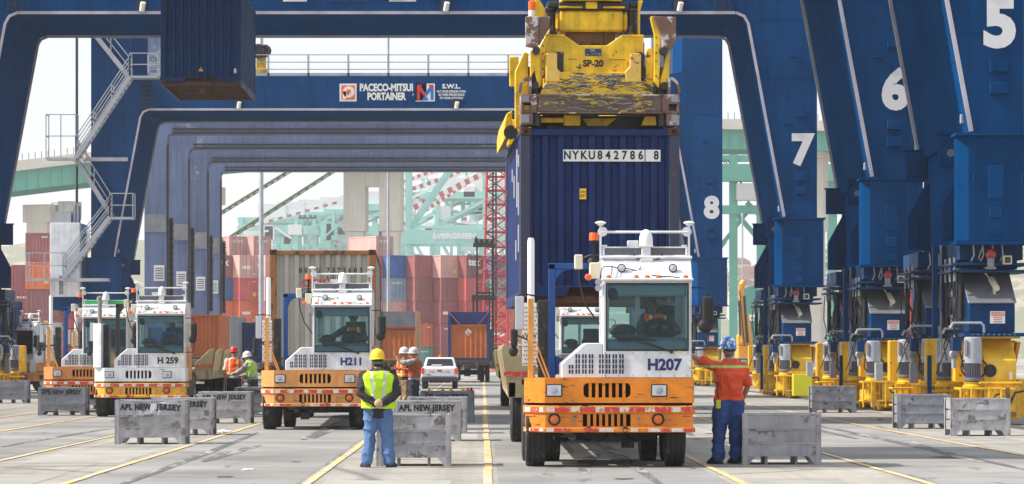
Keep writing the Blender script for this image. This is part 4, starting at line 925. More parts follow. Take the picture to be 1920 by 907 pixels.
def tractor(label, loc, rz, number, bump, upper, frame_mat, style='pipe', group='yard tractors with offset cabs', lit_roof=False, numx=.78, nums=None, detail=True):
    t = thing('yard_tractor', label, 'yard tractor', loc, rz, group)
    bv = .012
    plan = lambda i: [(-1.22+i,.30),(-.93+i*.6,i),(1.19-i,i),(1.22-i,.05+i),(1.22-i,.6),(-1.22+i,.6)]
    # --- lower bumper with grille opening
    def face(parent, name, mat, z0, z1, gx0, gx1, gz0, gz1, ins, nbar, rounded):
        P = plan(ins); m = MB()
        m.prism([P[0], P[1], (gx0, ins), (gx0, .6), P[5]], z0, z1, 'z'); m.prism([(gx1, ins), P[2], P[3], P[4], (gx1, .6)], z0, z1, 'z')
        m.bx(gx0, gx1, ins, .3, z0, gz0); m.bx(gx0, gx1, ins, .3, gz1, z1)
        o = m.build(name, mat, parent)
        gm = MB(); pitch = (gx1-gx0)/(nbar+1)
        for k in range(1, nbar+1): gm.bx(gx0+pitch*k-.021, gx0+pitch*k+.021, ins+.004, ins+.05, gz0, gz1)
        if rounded:
            for sx, gx in ((1, gx0), (-1, gx1)):
                for sz, gz in ((1, gz0), (-1, gz1)): gm.prism([(gx, gz), (gx+sx*.05, gz), (gx+sx*.016, gz+sz*.02), (gx, gz+sz*.06)], ins+.003, ins+.04)
        gm.build('grille_bar', mat, o); MB().bx(gx0-.01, gx1+.01, ins+.16, ins+.2, gz0-.01, gz1+.01).build('radiator', DARK, o)
        return o
    lo = face(t, 'bumper', bump, .57, .775, -.38, .30, .59, .765, .03, 7, False)
    for z0, z1, nm in ((.775, .885, 'bumper_ledge'), (.505, .575, 'bumper_lip')):
        MB().prism(plan(0), z0, z1, 'z').build(nm, bump, lo, bevel=bv)
    rt = MB(); wt = MB(); rr = random.Random(number+label[:5]); x = -.90; red = False
    while x < 1.16:
        w = .20 if red else .11; w *= rr.uniform(.9, 1.25); (rt if red else wt).bx(x, min(x+w, 1.18), -.004, 0, .795, .865); x += w; red = not red
    for a, b, red in ((-.90,-.79,0),(-.79,-.55,1),(-.36,-.15,1),(-.15,.06,0),(.06,.30,1),(.30,.40,0),(.55,.72,0),(.72,.86,1),(.88,1.05,0),(1.05,1.18,1)):
        if rr.random() < .85: (rt if red else wt).bx(a, b, -.004, 0, .515, .565)
    for z in (.795, .52):                                              # tape round the chamfered corner
        hh = .065 if z > .7 else .04
        for (f0, f1, m) in ((.08,.35,wt),(.35,.78,rt),(.78,.95,wt)):
            p0 = Vector((-1.22+.29*f0, .30-.30*f0, 0)); p1 = Vector((-1.22+.29*f1, .30-.30*f1, 0)); n = Vector((-.3,-.29,0)).normalized()*.004
            m.add([tuple(p+k+Vector((0,0,q))) for q in (z, z+hh) for p, k in ((p0, n*0), (p1, n*0), (p1, n), (p0, n))], [(3,2,1,0),(4,5,6,7),(0,1,5,4),(1,2,6,5),(2,3,7,6),(3,0,4,7)])
    rt.build('red_reflective_tape', REDT, lo); wt.build('white_reflective_tape', WHT, lo)
    for x in (-.785, .69):
        k = MB(); k.torus((x, .022, .69), .075, .016, 'y', 20, 6); k.build('lamp_ring', BLACK, lo, smooth=True)
        k = MB(); k.lathe([(.068, .03), (.068, .018), (.04, .008), (.0, .004)], (x, 0, .69), 'y', 18); k.build('marker_lamp', paint('marker_amber', srgb(214, 104, 24), .3, dirt=.1), lo, smooth=True)
    bo = MB()
    for x in (-.5, .42):
        for z in (.62, .70): bo.cyl((x, .012, z), .02, .02, 'y', 8)
    bo.build('bolt', STEEL, lo)
    th = MB()
    for x in (-.30, .22): th.torus((x, .01, .545), .035, .012, 'y', 12, 6)
    th.build('tow_eye', CHASSIS, lo, smooth=True)
    ds = MB(); rd_ = random.Random(label)
    for k in range(14):
        x = rd_.uniform(-.9, 1.1); z = rd_.choice((rd_.uniform(.58, .76), rd_.uniform(.94, 1.25))); 
        if -.45 < x < .36 or abs(abs(x-.0)-.74) < .13: continue
        yy = .027 if z < .8 else .012; w_ = rd_.uniform(.03, .16); ds.bx(x, x+w_, yy, yy+.004, z, z+rd_.uniform(.004, .012))
    sc_ = ds.build('paint_scrape', paint('bare_scrape', srgb(92, 74, 58), .6, dirt=.4), lo); sc_['kind'] = 'stuff'
    hz2 = MB()
    for x in (-.25, .05, .3): hz2.tube([(x, .5, .62), (x+.05, .45, .45), (x+.2, .5, .40), (x+.28, .6, .55)], .016, 6)
    hz2.build('hose', BLACK, lo, smooth=True)
    # --- upper body
    up = face(t, 'front_body', upper, .925, 1.27, -.37, .30, 1.0, 1.205, .015, 6, True)
    MB().prism(plan(.06), .885, .925, 'z').build('body_gap', DARK, up)
    MB().prism(plan(.03), 1.262, 1.276, 'z').build('body_top', upper, up)
    for x in (-.785, .705):
        h = MB(); h.bx(x-.115, x+.115, .000, .02, 1.01, 1.19); h.build('headlight_frame', BLACK, up, bevel=.02, seg=2)
        h = MB(); h.bx(x-.098, x+.098, -.012, .0, 1.027, 1.173); h.build('headlight', LENS, up, bevel=.02, seg=2)
        h = MB(); h.lathe([(.055, -.014), (.03, -.018), (0, -.019)], (x, 0, 1.10), 'y', 14); h.build('headlight_bulb', GALV, up, smooth=True)
    # --- engine hood and cab shell
    hood = MB().prism([(-.68,1.278),(-.68,1.48),(-.34,1.775),(-.095,1.775),(-.095,1.278)], .09, 1.45).build('engine_hood', WHITE, t, bevel=bv)
    lv = MB(); lw = .019
    for x in (-.565, -.525): lv.bx(x-lw/2-.003, x+lw/2+.003, .086, .09, 1.34, 1.395); lv.bx(x-lw/2-.003, x+lw/2+.003, .086, .09, 1.41, 1.465)
    for x0 in (-.47, -.375, -.28, -.185):
        if x0 == -.185: continue
        for dx in (0, .04):
            for k in range(4): lv.bx(x0+dx-.012, x0+dx+.012, .086, .09, 1.34+.072*k, 1.40+.072*k)
    for x0 in (-.135, -.04, .055, .15):
        for dx in (0, .04):
            for k in range(4): lv.bx(x0+dx-.012, x0+dx+.012, .040, .046, 1.34+.072*k, 1.40+.072*k)
    cab = MB(); y0, y1 = .05, 1.55
    cab.bx(-.09, 1.165, y0, y0+.05, 1.278, 1.665)                        # front panel
    wx0, wx1, wz0, wz1 = -.03, 1.105, 1.685, 2.605
    cab.bx(-.09, wx0, y0, y0+.06, 1.665, 2.66); cab.bx(wx1, 1.165, y0, y0+.06, 1.665, 2.66)
    cab.bx(wx0, wx1, y0, y0+.06, 1.665, wz0); cab.bx(wx0, wx1, y0, y0+.06, wz1, 2.66)
    for x in ((-.09, -.05), (1.125, 1.165)):
        cab.bx(*x, y0+.06, y1, 1.278, 1.78); cab.bx(*x, y0+.06, y0+.16, 1.78, 2.66); cab.bx(*x, y1-.12, y1, 1.78, 2.66); cab.bx(*x, y0+.16, y1-.12, 2.45, 2.66)
        cab.bx(*x, .85, .93, 1.78, 2.45)
    cab.bx(-.05, 1.125, y1-.05, y1, 1.278, 1.72); cab.bx(-.05, .05, y1-.05, y1, 1.72, 2.66); cab.bx(1.03, 1.125, y1-.05, y1, 1.72, 2.66); cab.bx(.05, 1.03, y1-.05, y1, 2.5, 2.66)
    cab.bx(.44, .51, y1-.05, y1-.005, 1.72, 2.5)
    cab.bx(-.05, 1.125, y0+.05, y1-.05, 1.28, 1.33); cab.bx(-.09, 1.165, y0+.02, y1, 2.66, 2.70)
    cb = cab.build('cab', WHITE, t, bevel=bv)
    lv.build('louvre', SLOT, hood)
    # roof: sloped visor hood
    ro = MB(); ro.prism([(-.02,2.665),(.30,2.98),(1.5,2.98),(1.6,2.70),(1.6,2.665)], -.10, 1.175, 'x'); rf = ro.build('cab_roof', WHITE, t, bevel=bv)
    MB().bx(-.12, 1.19, -.05, .04, 2.655, 2.695).build('visor_lip', WHITE, rf, bevel=bv)
    MB().bx(-.12, 1.19, .25, .40, 2.975, 3.02).build('roof_rail', WHITE, rf, bevel=bv)
    MB().bx(wx0-.02, wx1+.02, y0-.006, y0+.0, wz0-.022, wz0).bx(wx0-.02, wx1+.02, y0-.006, y0, wz1, wz1+.022).bx(wx0-.022, wx0, y0-.006, y0, wz0, wz1).bx(wx1, wx1+.022, y0-.006, y0, wz0, wz1).build('windscreen_seal', BLACK, cb)
    MB().bx(wx0, wx1, y0+.02, y0+.026, wz0, wz1).build('windscreen', GLASS, cb)
    MB().bx(.05, 1.03, y1-.035, y1-.03, 1.72, 2.5).build('rear_window', GLASSL, cb)
    for x in (-.07, 1.145): MB().bx(x-.003, x+.003, y0+.16, y1-.12, 1.78, 2.45).build('side_window', GLASSL, cb)
    wp = MB(); wp.bar((.12, y0-.03, 1.80), (.66, y0-.03, 1.815), .02); wp.bar((.38, y0-.035, 1.805), (.86, y0-.03, 1.655), .018); wp.bar((.50, y0-.035, 1.79), (.90, y0-.03, 1.65), .012); wp.cyl((.88, y0-.04, 1.65), .025, .06, 'y', 10)
    wp.build('wiper', BLACK, cb)
    MB().bx(.965, 1.03, y0-.004, y0, 1.635, 1.675).build('inspection_sticker', LABELY, cb)
    bo = MB()
    for k in range(7):
        for z in (1.31, 1.63): bo.cyl((-.06+.195*k, y0-.006, z), .009, .008, 'y', 6)
    for z in (1.42, 1.53): bo.cyl((.24, y0-.006, z), .008, .008, 'y', 6); bo.cyl((1.14, y0-.006, z), .008, .008, 'y', 6)
    bo.build('panel_bolt', STEEL, cb)
    MB().bx(-.09, 1.165, y0-.003, y0, 1.285, 1.289).bx(-.062, -.058, y0-.003, y0, 1.289, 1.64).build('panel_joint', STEEL, cb)
    if number: text(number, .155, nums or NAVY, cb, (numx, y0-.006, 1.46), bold=.04, sx=.98)
    # interior
    it = MB(); it.prism([(.1,1.33),(.1,1.80),(.35,1.86),(.5,1.70),(.5,1.33)], -.04, 1.115, 'x'); it.build('dashboard', INTER, cb, bevel=.02)
    it = MB(); it.bx(.1, .55, .12, .4, 1.84, 1.90); it.bx(.16, .30, .2, .3, 1.84, 1.96); it.ell((.2, .3, 1.95), (.2, .12, .1)); it.build('dash_clutter', BLACKMET, cb)
    st = MB(); st.bx(.55, 1.02, .72, 1.15, 1.55, 1.68); st.prism([(1.08,1.66),(1.20,1.66),(1.30,2.32),(1.2,2.34)], .57, 1.0, 'x'); st.bx(.65, .92, .8, 1.1, 1.33, 1.55); st.build('driver_seat', SEAT, cb, bevel=.03, seg=2)
    sw = MB(); sw.torus((0,0,0), .20, .017, 'y', 28, 8); sw.lathe([(.05,.0),(.05,.03),(.03,.05)], (0,0,0), 'y', 12)
    for k in range(3):
        a = R(90+120*k); sw.bar((0,.01,0), (.19*math.cos(a),.0,.19*math.sin(a)), .03, .015)
    sw.tube([(0,.02,0),(0,-.3,-.0)], .025, 8)
    so = sw.build('steering_wheel', BLACK, cb, (.72, .56, 1.95), smooth=True); so.rotation_euler = (R(-28), 0, 0)
    so2 = MB(); so2.bx(-.02, 1.1, .12, .5, 2.44, 2.62); so2.build('overhead_console', INTER, cb, bevel=.02)
    ms = MB(); ms.ell((.05, .13, 2.48), (.08, .02, .1)); ms.build('fan', BLACK, cb, smooth=True)
    # roof equipment
    ml = MB()
    for x in (-.01, .38, .535, .69, 1.08): ml.lathe([(.038, 0), (.036, .03), (.02, .045), (0, .05)], (x, .0, 2.695), 'z', 12)
    ml.build('roof_marker_lamp', AMBER, rf, smooth=True)
    for x in (.175, .905):
        q = MB(); q.lathe([(.058,.0),(.062,-.03),(.058,-.05),(.052,-.05)], (x, .13, 2.84), 'y', 18); q.tube([(x,.13,2.84),(x,.13,2.72)], .012, 6); q.tube([(x-.04,.13,2.735),(x+.06,.1,2.715)], .012, 6); q.build('spotlight', BLACK, rf, smooth=True)
        q = MB(); q.lathe([(.052, .082), (.03, .074), (0, .07)], (x, 0, 2.84), 'y', 16); q.build('spotlight_lens', LENS, rf, smooth=True)
    wv = MB()
    wv.tube([(-.13,.1,2.68),(-.12,.0,2.80),(-.08,0,2.86),(.02,.03,2.865),(.12,.1,2.84)], .008, 6); wv.tube([(.23,.1,2.84),(.33,.12,2.82),(.42,.13,2.80),(.45,.14,2.86)], .008, 6); wv.tube([(.6,.05,2.74),(.72,.03,2.725),(.9,.03,2.715),(1.0,0,2.70)], .008, 6); wv.tube([(.04,.1,2.87),(.03,.0,2.74)], .007, 6)
    wv.tube([(.35,.3,3.05),(.40,.25,2.98),(.48,.25,2.97)], .008, 6); wv.tube([(.78,.3,3.05),(.72,.25,2.98),(.66,.25,2.97)], .008, 6)
    wv.build('roof_wiring', BLACK, rf, smooth=True)
    vb = MB().bx(-.055, 1.10, .38, .46, 3.035, 3.135).build('light_bar', paint('smoked_panel', srgb(96, 98, 102), .25, dirt=.2) if not lit_roof else paint('green_display', srgb(50, 190, 100), .3, dirt=.05), rf)
    MB().bx(-.07, 1.115, .36, .48, 3.135, 3.155).bx(-.07, 1.115, .36, .48, 3.015, 3.035).bx(-.085, -.055, .36, .48, 3.015, 3.155).bx(1.10, 1.13, .36, .48, 3.015, 3.155).bx(.27,.43,.4,.5,3.155,3.23).bx(-.1,-.02,.36,.46,3.155,3.18).bx(1.05,1.12,.36,.46,3.155,3.18).build('light_bar_frame', WHITE, rf, bevel=.006)
    dm = MB(); dm.lathe([(.098,3.165),(.098,3.22),(.092,3.29),(.07,3.35),(.035,3.38),(0,3.388)], (.535,.36,0), 'z', 20); dm.build('radome', WHITEC, rf, smooth=True)
    MB().bx(.47,.60,.29,.43,2.98,3.16).bx(.44,.63,.24,.4,2.73,2.98).bx(.43,.64,.26,.46,3.15,3.168).build('radome_mount', WHITE, rf, bevel=.008)
    rk = MB()
    for x in (-.115, 1.15): rk.bar((x,.36,2.95),(x,.36,3.44), .03); rk.lathe([(.07,0),(.07,.02)], (x+(.03 if x < 0 else -.03), .35, 3.355), 'y', 16)
    rk.tube([(-.1,.36,3.35),(1.14,.36,3.35)], .018, 8); rk.build('antenna_rack', WHITE, rf, smooth=True)
    for x in (-.115, 1.15):
        g = MB(); g.lathe([(.03,3.44),(.05,3.46),(.078,3.475),(.082,3.486),(.055,3.50),(0,3.51)], (x,.36,0), 'z', 20); g.build('gps_disc', WHITEC, rf, smooth=True)
    ab = MB(); ab.lathe([(.068,3.235),(.066,3.32),(.058,3.345),(0,3.348)], (-.205,.5,0), 'z', 16); ab.build('beacon', AMBER, rf, smooth=True)
    MB().bx(-.245,-.165,.46,.54,3.195,3.235).bx(-.225,-.185,.48,.52,2.95,3.2).build('beacon_stalk', BLACK, rf)
    b = MB().bx(-.48,-.36,.6,.75,2.84,3.05).bx(-.27,-.12,.4,.6,2.70,2.93).build('control_box', CREAM, rf, bevel=.012)
    hs = MB(); hs.tube([(-.36,.65,3.0),(-.25,.62,3.04),(-.12,.6,3.03)], .016, 6); hs.tube([(-.42,.65,2.84),(-.40,.7,2.6),(-.30,.7,2.3),(-.12,.7,2.05)], .014, 6); hs.build('cable', BLACKMET, rf, smooth=True)
    hn = MB()
    for z in (2.64, 2.555): hn.lathe([(.048,-.0),(.04,.03),(.02,.1),(.02,.3)], (-.16,.0,z), 'y', 14)
    hn.build('air_horn', GALV, rf, smooth=True)
    MB().ell((-.22,.55,2.93), (.08,.05,.08)).build('work_lamp', BLACK, rf, smooth=True); q = MB(); q.lathe([(.05,0),(.04,-.05),(0,-.06)], (-.29,.4,2.72), 'y', 12); q.build('side_marker', AMBER, rf, smooth=True)
    # mirrors
    mi = MB(); mi.tube([(1.165,.1,2.56),(1.36,.0,2.56),(1.40,.0,2.53),(1.40,.0,2.45)], .013, 6); mi.tube([(1.40,.0,2.1),(1.40,.0,1.73),(1.36,.0,1.68),(1.17,.1,1.68)], .013, 6); mi.build('mirror_arm', BLACK, t, smooth=True)
    mi = MB().bx(1.315,1.475,-.06,.06,2.05,2.44); mi.build('mirror', BLACK, t, bevel=.04, seg=3)
    mi = MB(); mi.lathe([(.10,.05),(.105,.0),(.06,-.06),(0,-.07)], (1.36,0,2.02), 'y', 18); mi.build('convex_mirror', BLACK, t, smooth=True)
    mi = MB(); mi.tube([(-1.05,.75,2.46),(-1.2,.6,2.48),(-1.30,.5,2.46),(-1.34,.45,2.4),(-1.34,.45,1.9),(-1.05,.7,1.78)], .013, 6); mi.build('mirror_arm', BLACK, t, smooth=True)
    mi = MB().bx(-1.34,-1.21,.42,.52,1.96,2.45); mi.build('mirror', paint('mirror_silver', srgb(196, 200, 206), .12, .7, dirt=.1), t, bevel=.02, seg=2)
    mi = MB().bx(-1.40,-1.30,.44,.58,1.72,1.98); mi.build('mirror', BLACK, t, bevel=.03, seg=2)
    mi = MB(); mi.ell((-1.36,.5,1.66), (.07,.04,.08)); mi.build('convex_mirror', BLACK, t, smooth=True)
    # exhaust side
    if style == 'pipe':
        ex = MB(); ex.tube([(-1.10,1.0,2.2),(-1.10,1.0,3.24),(-1.10,1.0,3.29)], [.052,.052,.04], 14); ex.build('exhaust_stack', WHITEC, t, smooth=True)
        po = MB(); po.bx(-1.15,-1.07,.55,.63,1.276,2.42); po.prism([(-1.07,1.9),(-1.07,1.86),(-.86,1.276),(-.83,1.276)], .56, .60); po.prism([(-1.07,1.75),(-1.07,1.71),(-.90,1.276),(-.875,1.276)], .7, .74); po.build('guard_post', POST, t, bevel=.006)
        sh = MB(); sh.bx(-1.23,-1.02,.9,.92,1.90,2.36); sh.bx(-1.23,-1.02,.9,.92,1.45,1.86); s_ = sh.build('heat_shield', WHITEC, t)
        ho = MB()
        for i in range(5):
            for k in range(14): ho.cyl((-1.205+.04*i+.02*(k % 2), .894, 1.48+.062*k), .011, .006, 'y', 6)
        ho.build('shield_hole', DARK, s_)
        MB().bx(-1.0,-.84,1.1,1.3,1.276,2.40).bx(-1.0,-.9,1.0,1.1,1.6,2.0).build('intake_column', CHASSIS, t, bevel=.01)
    else:
        MB().prism([(-1.22,.15),(-1.22,.8),(-1.0,.8),(-1.0,.05)], 1.276, 2.42, 'z').build('exhaust_cover', WHITE, t, bevel=.01)
        ex = MB(); ex.tube([(-1.08,.4,2.42),(-1.08,.4,3.0),(-1.08,.36,3.13)], .055, 12); ex.build('exhaust_stack', paint('grey_pipe', srgb(150, 146, 138), .5, .3, dirt=.3), t, smooth=True)
        MB().bx(-1.0,-.86,.5,1.0,1.276,2.40).build('intake_column', CHASSIS, t, bevel=.01)
    # blue protection frame behind the cab
    fr = MB(); fr.bx(-.83,-.73,1.75,1.85,1.0,2.95); fr.bx(-.83,1.1,1.75,1.85,2.87,2.96); fr.prism([(-.73,2.87),(-.73,2.66),(-.70,2.75),(-.62,2.84),(-.5,2.87)], 1.75, 1.85); fr.bx(1.05,1.14,1.76,1.84,1.0,2.87); fr.prism([(-.73,1.6),(-.73,1.3),(-.5,1.5)], 1.77, 1.83)
    fr.build('headache_frame', frame_mat, t, bevel=.008)
    # chassis
    ch = MB(); ch.bx(-.5,-.36,.3,4.6,.62,.9); ch.bx(.36,.5,.3,4.6,.62,.9); ch.bx(-.7,.7,.75,.95,.45,.62); ch.prism([(-.55,.62),(-.2,.36),(.2,.36),(.55,.62)], .62,.9); ch.bx(-.9,.9,3.3,3.5,.4,.6); ch.bx(-.75,.75,1.4,2.6,.35,.75); ch.bx(-1.1,-.6,1.3,2.4,.45,1.0); ch.bx(.6,1.1,1.6,2.4,.5,1.0); ch.prism([(2.6,.95),(2.6,1.1),(4.6,1.0),(4.6,.9)], -.5,.5,'x')
    ch.build('chassis', CHASSIS, t)
    bx2 = MB(); bx2.bx(-.66,-.56,.8,1.3,.42,.52); bx2.tube([(-.75,.35,.56),(-.5,.7,.45)], .04, 8); bx2.tube([(-.5,1.0,.42),(-.5,1.4,.42)], .06, 10); bx2.build('air_pipe', STEEL, t, smooth=True)
    MB().bx(1.165,1.21,.6,1.45,.95,1.8).build('side_step_panel', TANOR if bump is not ORANGE else CARTTAN, t, bevel=.01)
    MB().bx(1.1,1.2,.35,2.4,.55,1.0).build('mud_flap', CHASSIS, t)
    for x, s_ in ((-1.045, -1), (.96, 1)): wheel(t, (x, .72, .51), .51, .29, side=s_)
    for x, s_ in ((-1.08, -1), (-.76, -1), (.70, 1), (1.02, 1)): wheel(t, (x, 3.0, .51), .51, .26, side=s_)
    ax = MB(); ax.tube([(-1.0,.72,.51),(1.0,.72,.51)], .07, 8); ax.tube([(-1.0,3.0,.51),(1.0,3.0,.51)], .09, 8); ax.build('axle', CHASSIS, t)
    return t
Y7 = 43.9
def tx(px, Y): return (px-VX)*Y/F
T207 = tractor('white yard tractor H207 with a bright orange bumper, nearest truck under the navy container', (tx(1143, Y7), Y7, 0), 0, 'H207', ORANGE, ORANGE, FRAMEBLUE)
T211 = tractor('white yard tractor H211 with a pale orange bumper, carrying the beige container', (tx(594, 66.1), 66.1, 0), 0, 'H211', TANOR, TANOR, FRAMEBLUE, numx=.74)
T259 = tractor('white yard tractor H 259 with a white upper body, yellow bumper and black frame', (tx(262, 79.9), 79.9, 0), 0, 'H 259', YELBUMP, WHITE, BLACKMET, style='box', numx=.72, nums=STENCIL)
T1 = tractor('white yard tractor with a dull brown-orange bumper, half hidden left of truck H259', (tx(160, 86.5), 86.5, 0), 0, 'H187', BROWNOR, BROWNOR, FRAMEBLUE, lit_roof=True)
T2 = tractor('white yard tractor seen between the two left trucks, only its cab showing', (tx(198, 101), 101, 0), 0, '', BROWNOR, BROWNOR, FRAMEBLUE, lit_roof=True)
T3 = tractor('white yard tractor turned sideways at the left edge behind the dark blue container', (at(30,0,131).x, 131, 0), R(-46), '', BROWNOR, BROWNOR, FRAMEBLUE)
T4 = tractor('white yard tractor queued directly behind H207, its cab seen under the navy container', (tx(1057, 84), 84, 0), 0, '', ORANGE, ORANGE, FRAMEBLUE)

# ------------------------------------------------------------------ trailers
def cart(label, loc, rz, mat=CARTTAN, Ln=12.6, guides=True, W=1.36, zdeck=1.25, tail=False, stripe=True):
    t = thing('container_trailer', label, 'trailer', loc, rz, 'container trailers')
    m = MB()
    for s in (-1, 1): m.bx(s*.42, s*.56, 0, Ln, zdeck-.42, zdeck-.1)
    for k in range(9): m.bx(-W+.1, W-.1, .2+k*(Ln-.5)/8, .36+k*(Ln-.5)/8, zdeck-.3, zdeck-.1)
    fr = m.build('trailer_frame', mat, t, bevel=.01)
    MB().bx(-1.15, 1.15, .0, Ln, zdeck-.1, zdeck-.02).build('deck', mat, t)
    for s in (-1, 1): MB().bx(s*(W-.12), s*W, .0, Ln, zdeck-.3, zdeck-.06).build('side_beam', mat, t, bevel=.01)
    if guides:
        for y in (0, 4.2, 8.4, Ln-1.0):
            for s in (-1, 1):
                g = MB(); gp = [(s*(W-.42), zdeck-.08), (s*(W-.3), zdeck-.3), (s*W, zdeck-.3), (s*(W+.11), zdeck+.44), (s*(W+.07), zdeck+.53), (s*(W+.02), zdeck+.52), (s*(W-.40), zdeck+.12)]; g.prism(gp, y, y+.05)
                g.prism(gp, y+.85, y+.9)
                g.add([(s*(W+.03), y+.05, zdeck+.5), (s*(W+.03), y+.85, zdeck+.5), (s*(W+.08), y+.85, zdeck+.5), (s*(W+.08), y+.05, zdeck+.5), (s*(W-.08), y+.05, zdeck-.1), (s*(W-.08), y+.85, zdeck-.1), (s*(W-.04), y+.85, zdeck-.1), (s*(W-.04), y+.05, zdeck-.1)], [(0,1,2,3),(7,6,5,4),(0,4,5,1),(1,5,6,2),(2,6,7,3),(3,7,4,0)])
                o = g.build('corner_guide', mat, t, bevel=.006)
                if stripe and y == 0: MB().bx(s*(W-.38), s*(W+.06), y-.006, y, zdeck+.03, zdeck+.10).build('red_stripe', REDT, o)
    for y in (Ln-2.9, Ln-1.6):
        for x in (-1.1, -.78, .78, 1.1): wheel(t, (x, y, .51), .51, .27, side=1 if x > 0 else -1, rimmat=STEEL)
    b = MB()
    for y in (Ln-2.9, Ln-1.6): b.tube([(-1.1, y, .51), (1.1, y, .51)], .08, 8)
    b.bx(-.7, -.5, 2.6, 2.8, .1, zdeck-.3); b.bx(.5, .7, 2.6, 2.8, .1, zdeck-.3); b.bx(-1.0, 1.0, Ln-.3, Ln-.1, .55, .72)
    b.build('running_gear', CHASSIS, t)
    return t
cart('tan cart with outward corner guides and a red stripe, hitched behind truck H207', (T207.location.x-.05, Y7+3.6, 0), 0)
cart('plain trailer under the beige container behind truck H211', (T211.location.x+.05, 66.1+3.6, 0), R(1.34), BEIGE, guides=False, zdeck=1.27, W=1.22)
cart('tan cart with open corner guides, hitched behind truck H259', (T259.location.x+.12, 79.9+3.6, 0), R(1.6))
cart('tan cart behind the white truck queued after H207', (T4.location.x-.4, 87.6, 0), 0)
# containers on more distant trailers
def chassis_box(label, px0, px1, ytop, Y, colour, gr=None):
    s = F/Y; H = 2.591
    return None
def load(px0, px1, ytop, Y, Ln, label, body, H=2.591):
    s = F/Y; p = at((px0+px1)/2, ytop, Y)
    return container(label, (p.x, Y, p.z-H), 0, Ln, H, body, body, body)
def cpaint(name, rgb): return paint(name, srgb(*rgb), .5, dirt=.25, dirt_scale=1.0, streak=.2, wear=RUST, wear_amt=.06, wear_scale=2.5)
OR1 = cpaint('orange_container', (206, 112, 52)); GR1 = cpaint('grey_container', (150, 154, 160)); BL1 = cpaint('cobalt_container', (24, 62, 130))
load(337, 412, 588, 178, 6.06, 'orange container on a trailer behind the cab of truck H259', OR1)
load(356, 434, 590, 187, 12.19, 'grey container just behind the orange one by truck H259', GR1)
load(432, 507, 603, 196, 12.19, 'cobalt blue container on a trailer behind the red-helmeted man', BL1)
cart('trailer carrying the orange container behind truck H259', (at(374,0,178).x, 177.8, 0), 0, BEIGE, guides=False, zdeck=at(0,588,178).z-2.55)
cart('trailer carrying the cobalt blue container', (at(470,0,196).x, 195.8, 0), 0, BEIGE, guides=False, zdeck=at(0,603,196).z-2.55)
bc = load(-38, 33, 570, 128.5, 6.06, 'blue container on a trailer at the left picture edge', DBLUE)
bc.location = (at(42, 0, 134.5).x-1.22, 128.5, 1.35); 
cart('yellow-beamed trailer under the blue container at the left edge', (bc.location.x, 128.4, 0), 0, paint('trailer_yellow', srgb(190, 172, 96), .6, dirt=.3), guides=False, zdeck=1.36, Ln=6.6)
# two open ended loads seen from behind
def open_load(label, px0, px1, ytop, Y, shell, inner, inz, straps):
    s = F/Y; W = (px1-px0)/s; p = at((px0+px1)/2, ytop, Y); zb = 1.3; H = p.z-zb
    t = thing('flat_rack', label, 'flat rack', (p.x, Y, zb), 0, 'flat rack loads on trailers'); h = W/2
    MB().bx(-h, -h+.16, 0, 6, .12, H).bx(h-.16, h, 0, 6, .12, H).bx(-h, h, .0, 6, 0, .12).bx(-h+.16, h-.16, .9, 1.0, .12, H).build('shell', shell, t, bevel=.01)
    i = MB(); corr(i, -h+.17, h-.17, .14, H*inz, .06, .03, lambda a, d, z: (a, d, z), pitch=.3); i.bx(-h+.17, h-.17, .1, .9, .14, H*inz-.01); i.build('inner_panel', inner, t, fix=False)
    MB().bx(-h+.16, h-.16, .03, .1, H*inz, H*inz+.09).build('panel_edge', inner, t)
    if straps:
        m = MB(); m.bar((-h+.06, -.02, H-.03), (-h+.75, -.02, H*inz+.05), .05); m.bar((h-.06, -.02, H-.03), (h-.7, -.02, H*inz+.05), .05); m.build('strap', paint('strap_pink', srgb(196, 110, 110), .6), t)
        m = MB(); m.prism([(-.03,H*.50),(.17,H*.58),(-.03,H*.66),(-.23,H*.58)], .045, .055); m.build('hazard_label', LABELW, t)
        MB().prism([(-.03,H*.53),(.05,H*.57),(-.11,H*.57)], .035, .044).build('hazard_mark', SIGNRED, t)
    else:
        MB().bx(-h+.16, h-.16, .02, .3, H*inz+.09, H).build('header_panel', STEEL, t)
        MB().bx(-h+.16, h-.16, .02, .06, H*inz-.12, H*inz-.02).build('header_band', paint('maroon_band', srgb(140, 52, 50), .6, dirt=.3), t)
    return t
open_load('blue open-ended rack with an orange end panel and a white hazard diamond', 840, 918, 583, 182, BL1, OR1, .70, True)
open_load('orange open-ended rack with a grey header panel, left of the white pickup', 706, 784, 583, 186, paint('rack_tan', srgb(190, 150, 100), .6, dirt=.3), OR1, .66, False)
MUD = paint('muddy_trailer', srgb(112, 96, 76), .8, dirt=.4)
cart('muddy trailer under the blue and orange rack', (at(879,0,182).x, 181.9, 0), 0, MUD, guides=False, zdeck=1.31, Ln=7)
cart('muddy trailer under the orange rack left of the pickup', (at(745,0,186).x, 185.9, 0), 0, MUD, guides=False, zdeck=1.31, Ln=7)

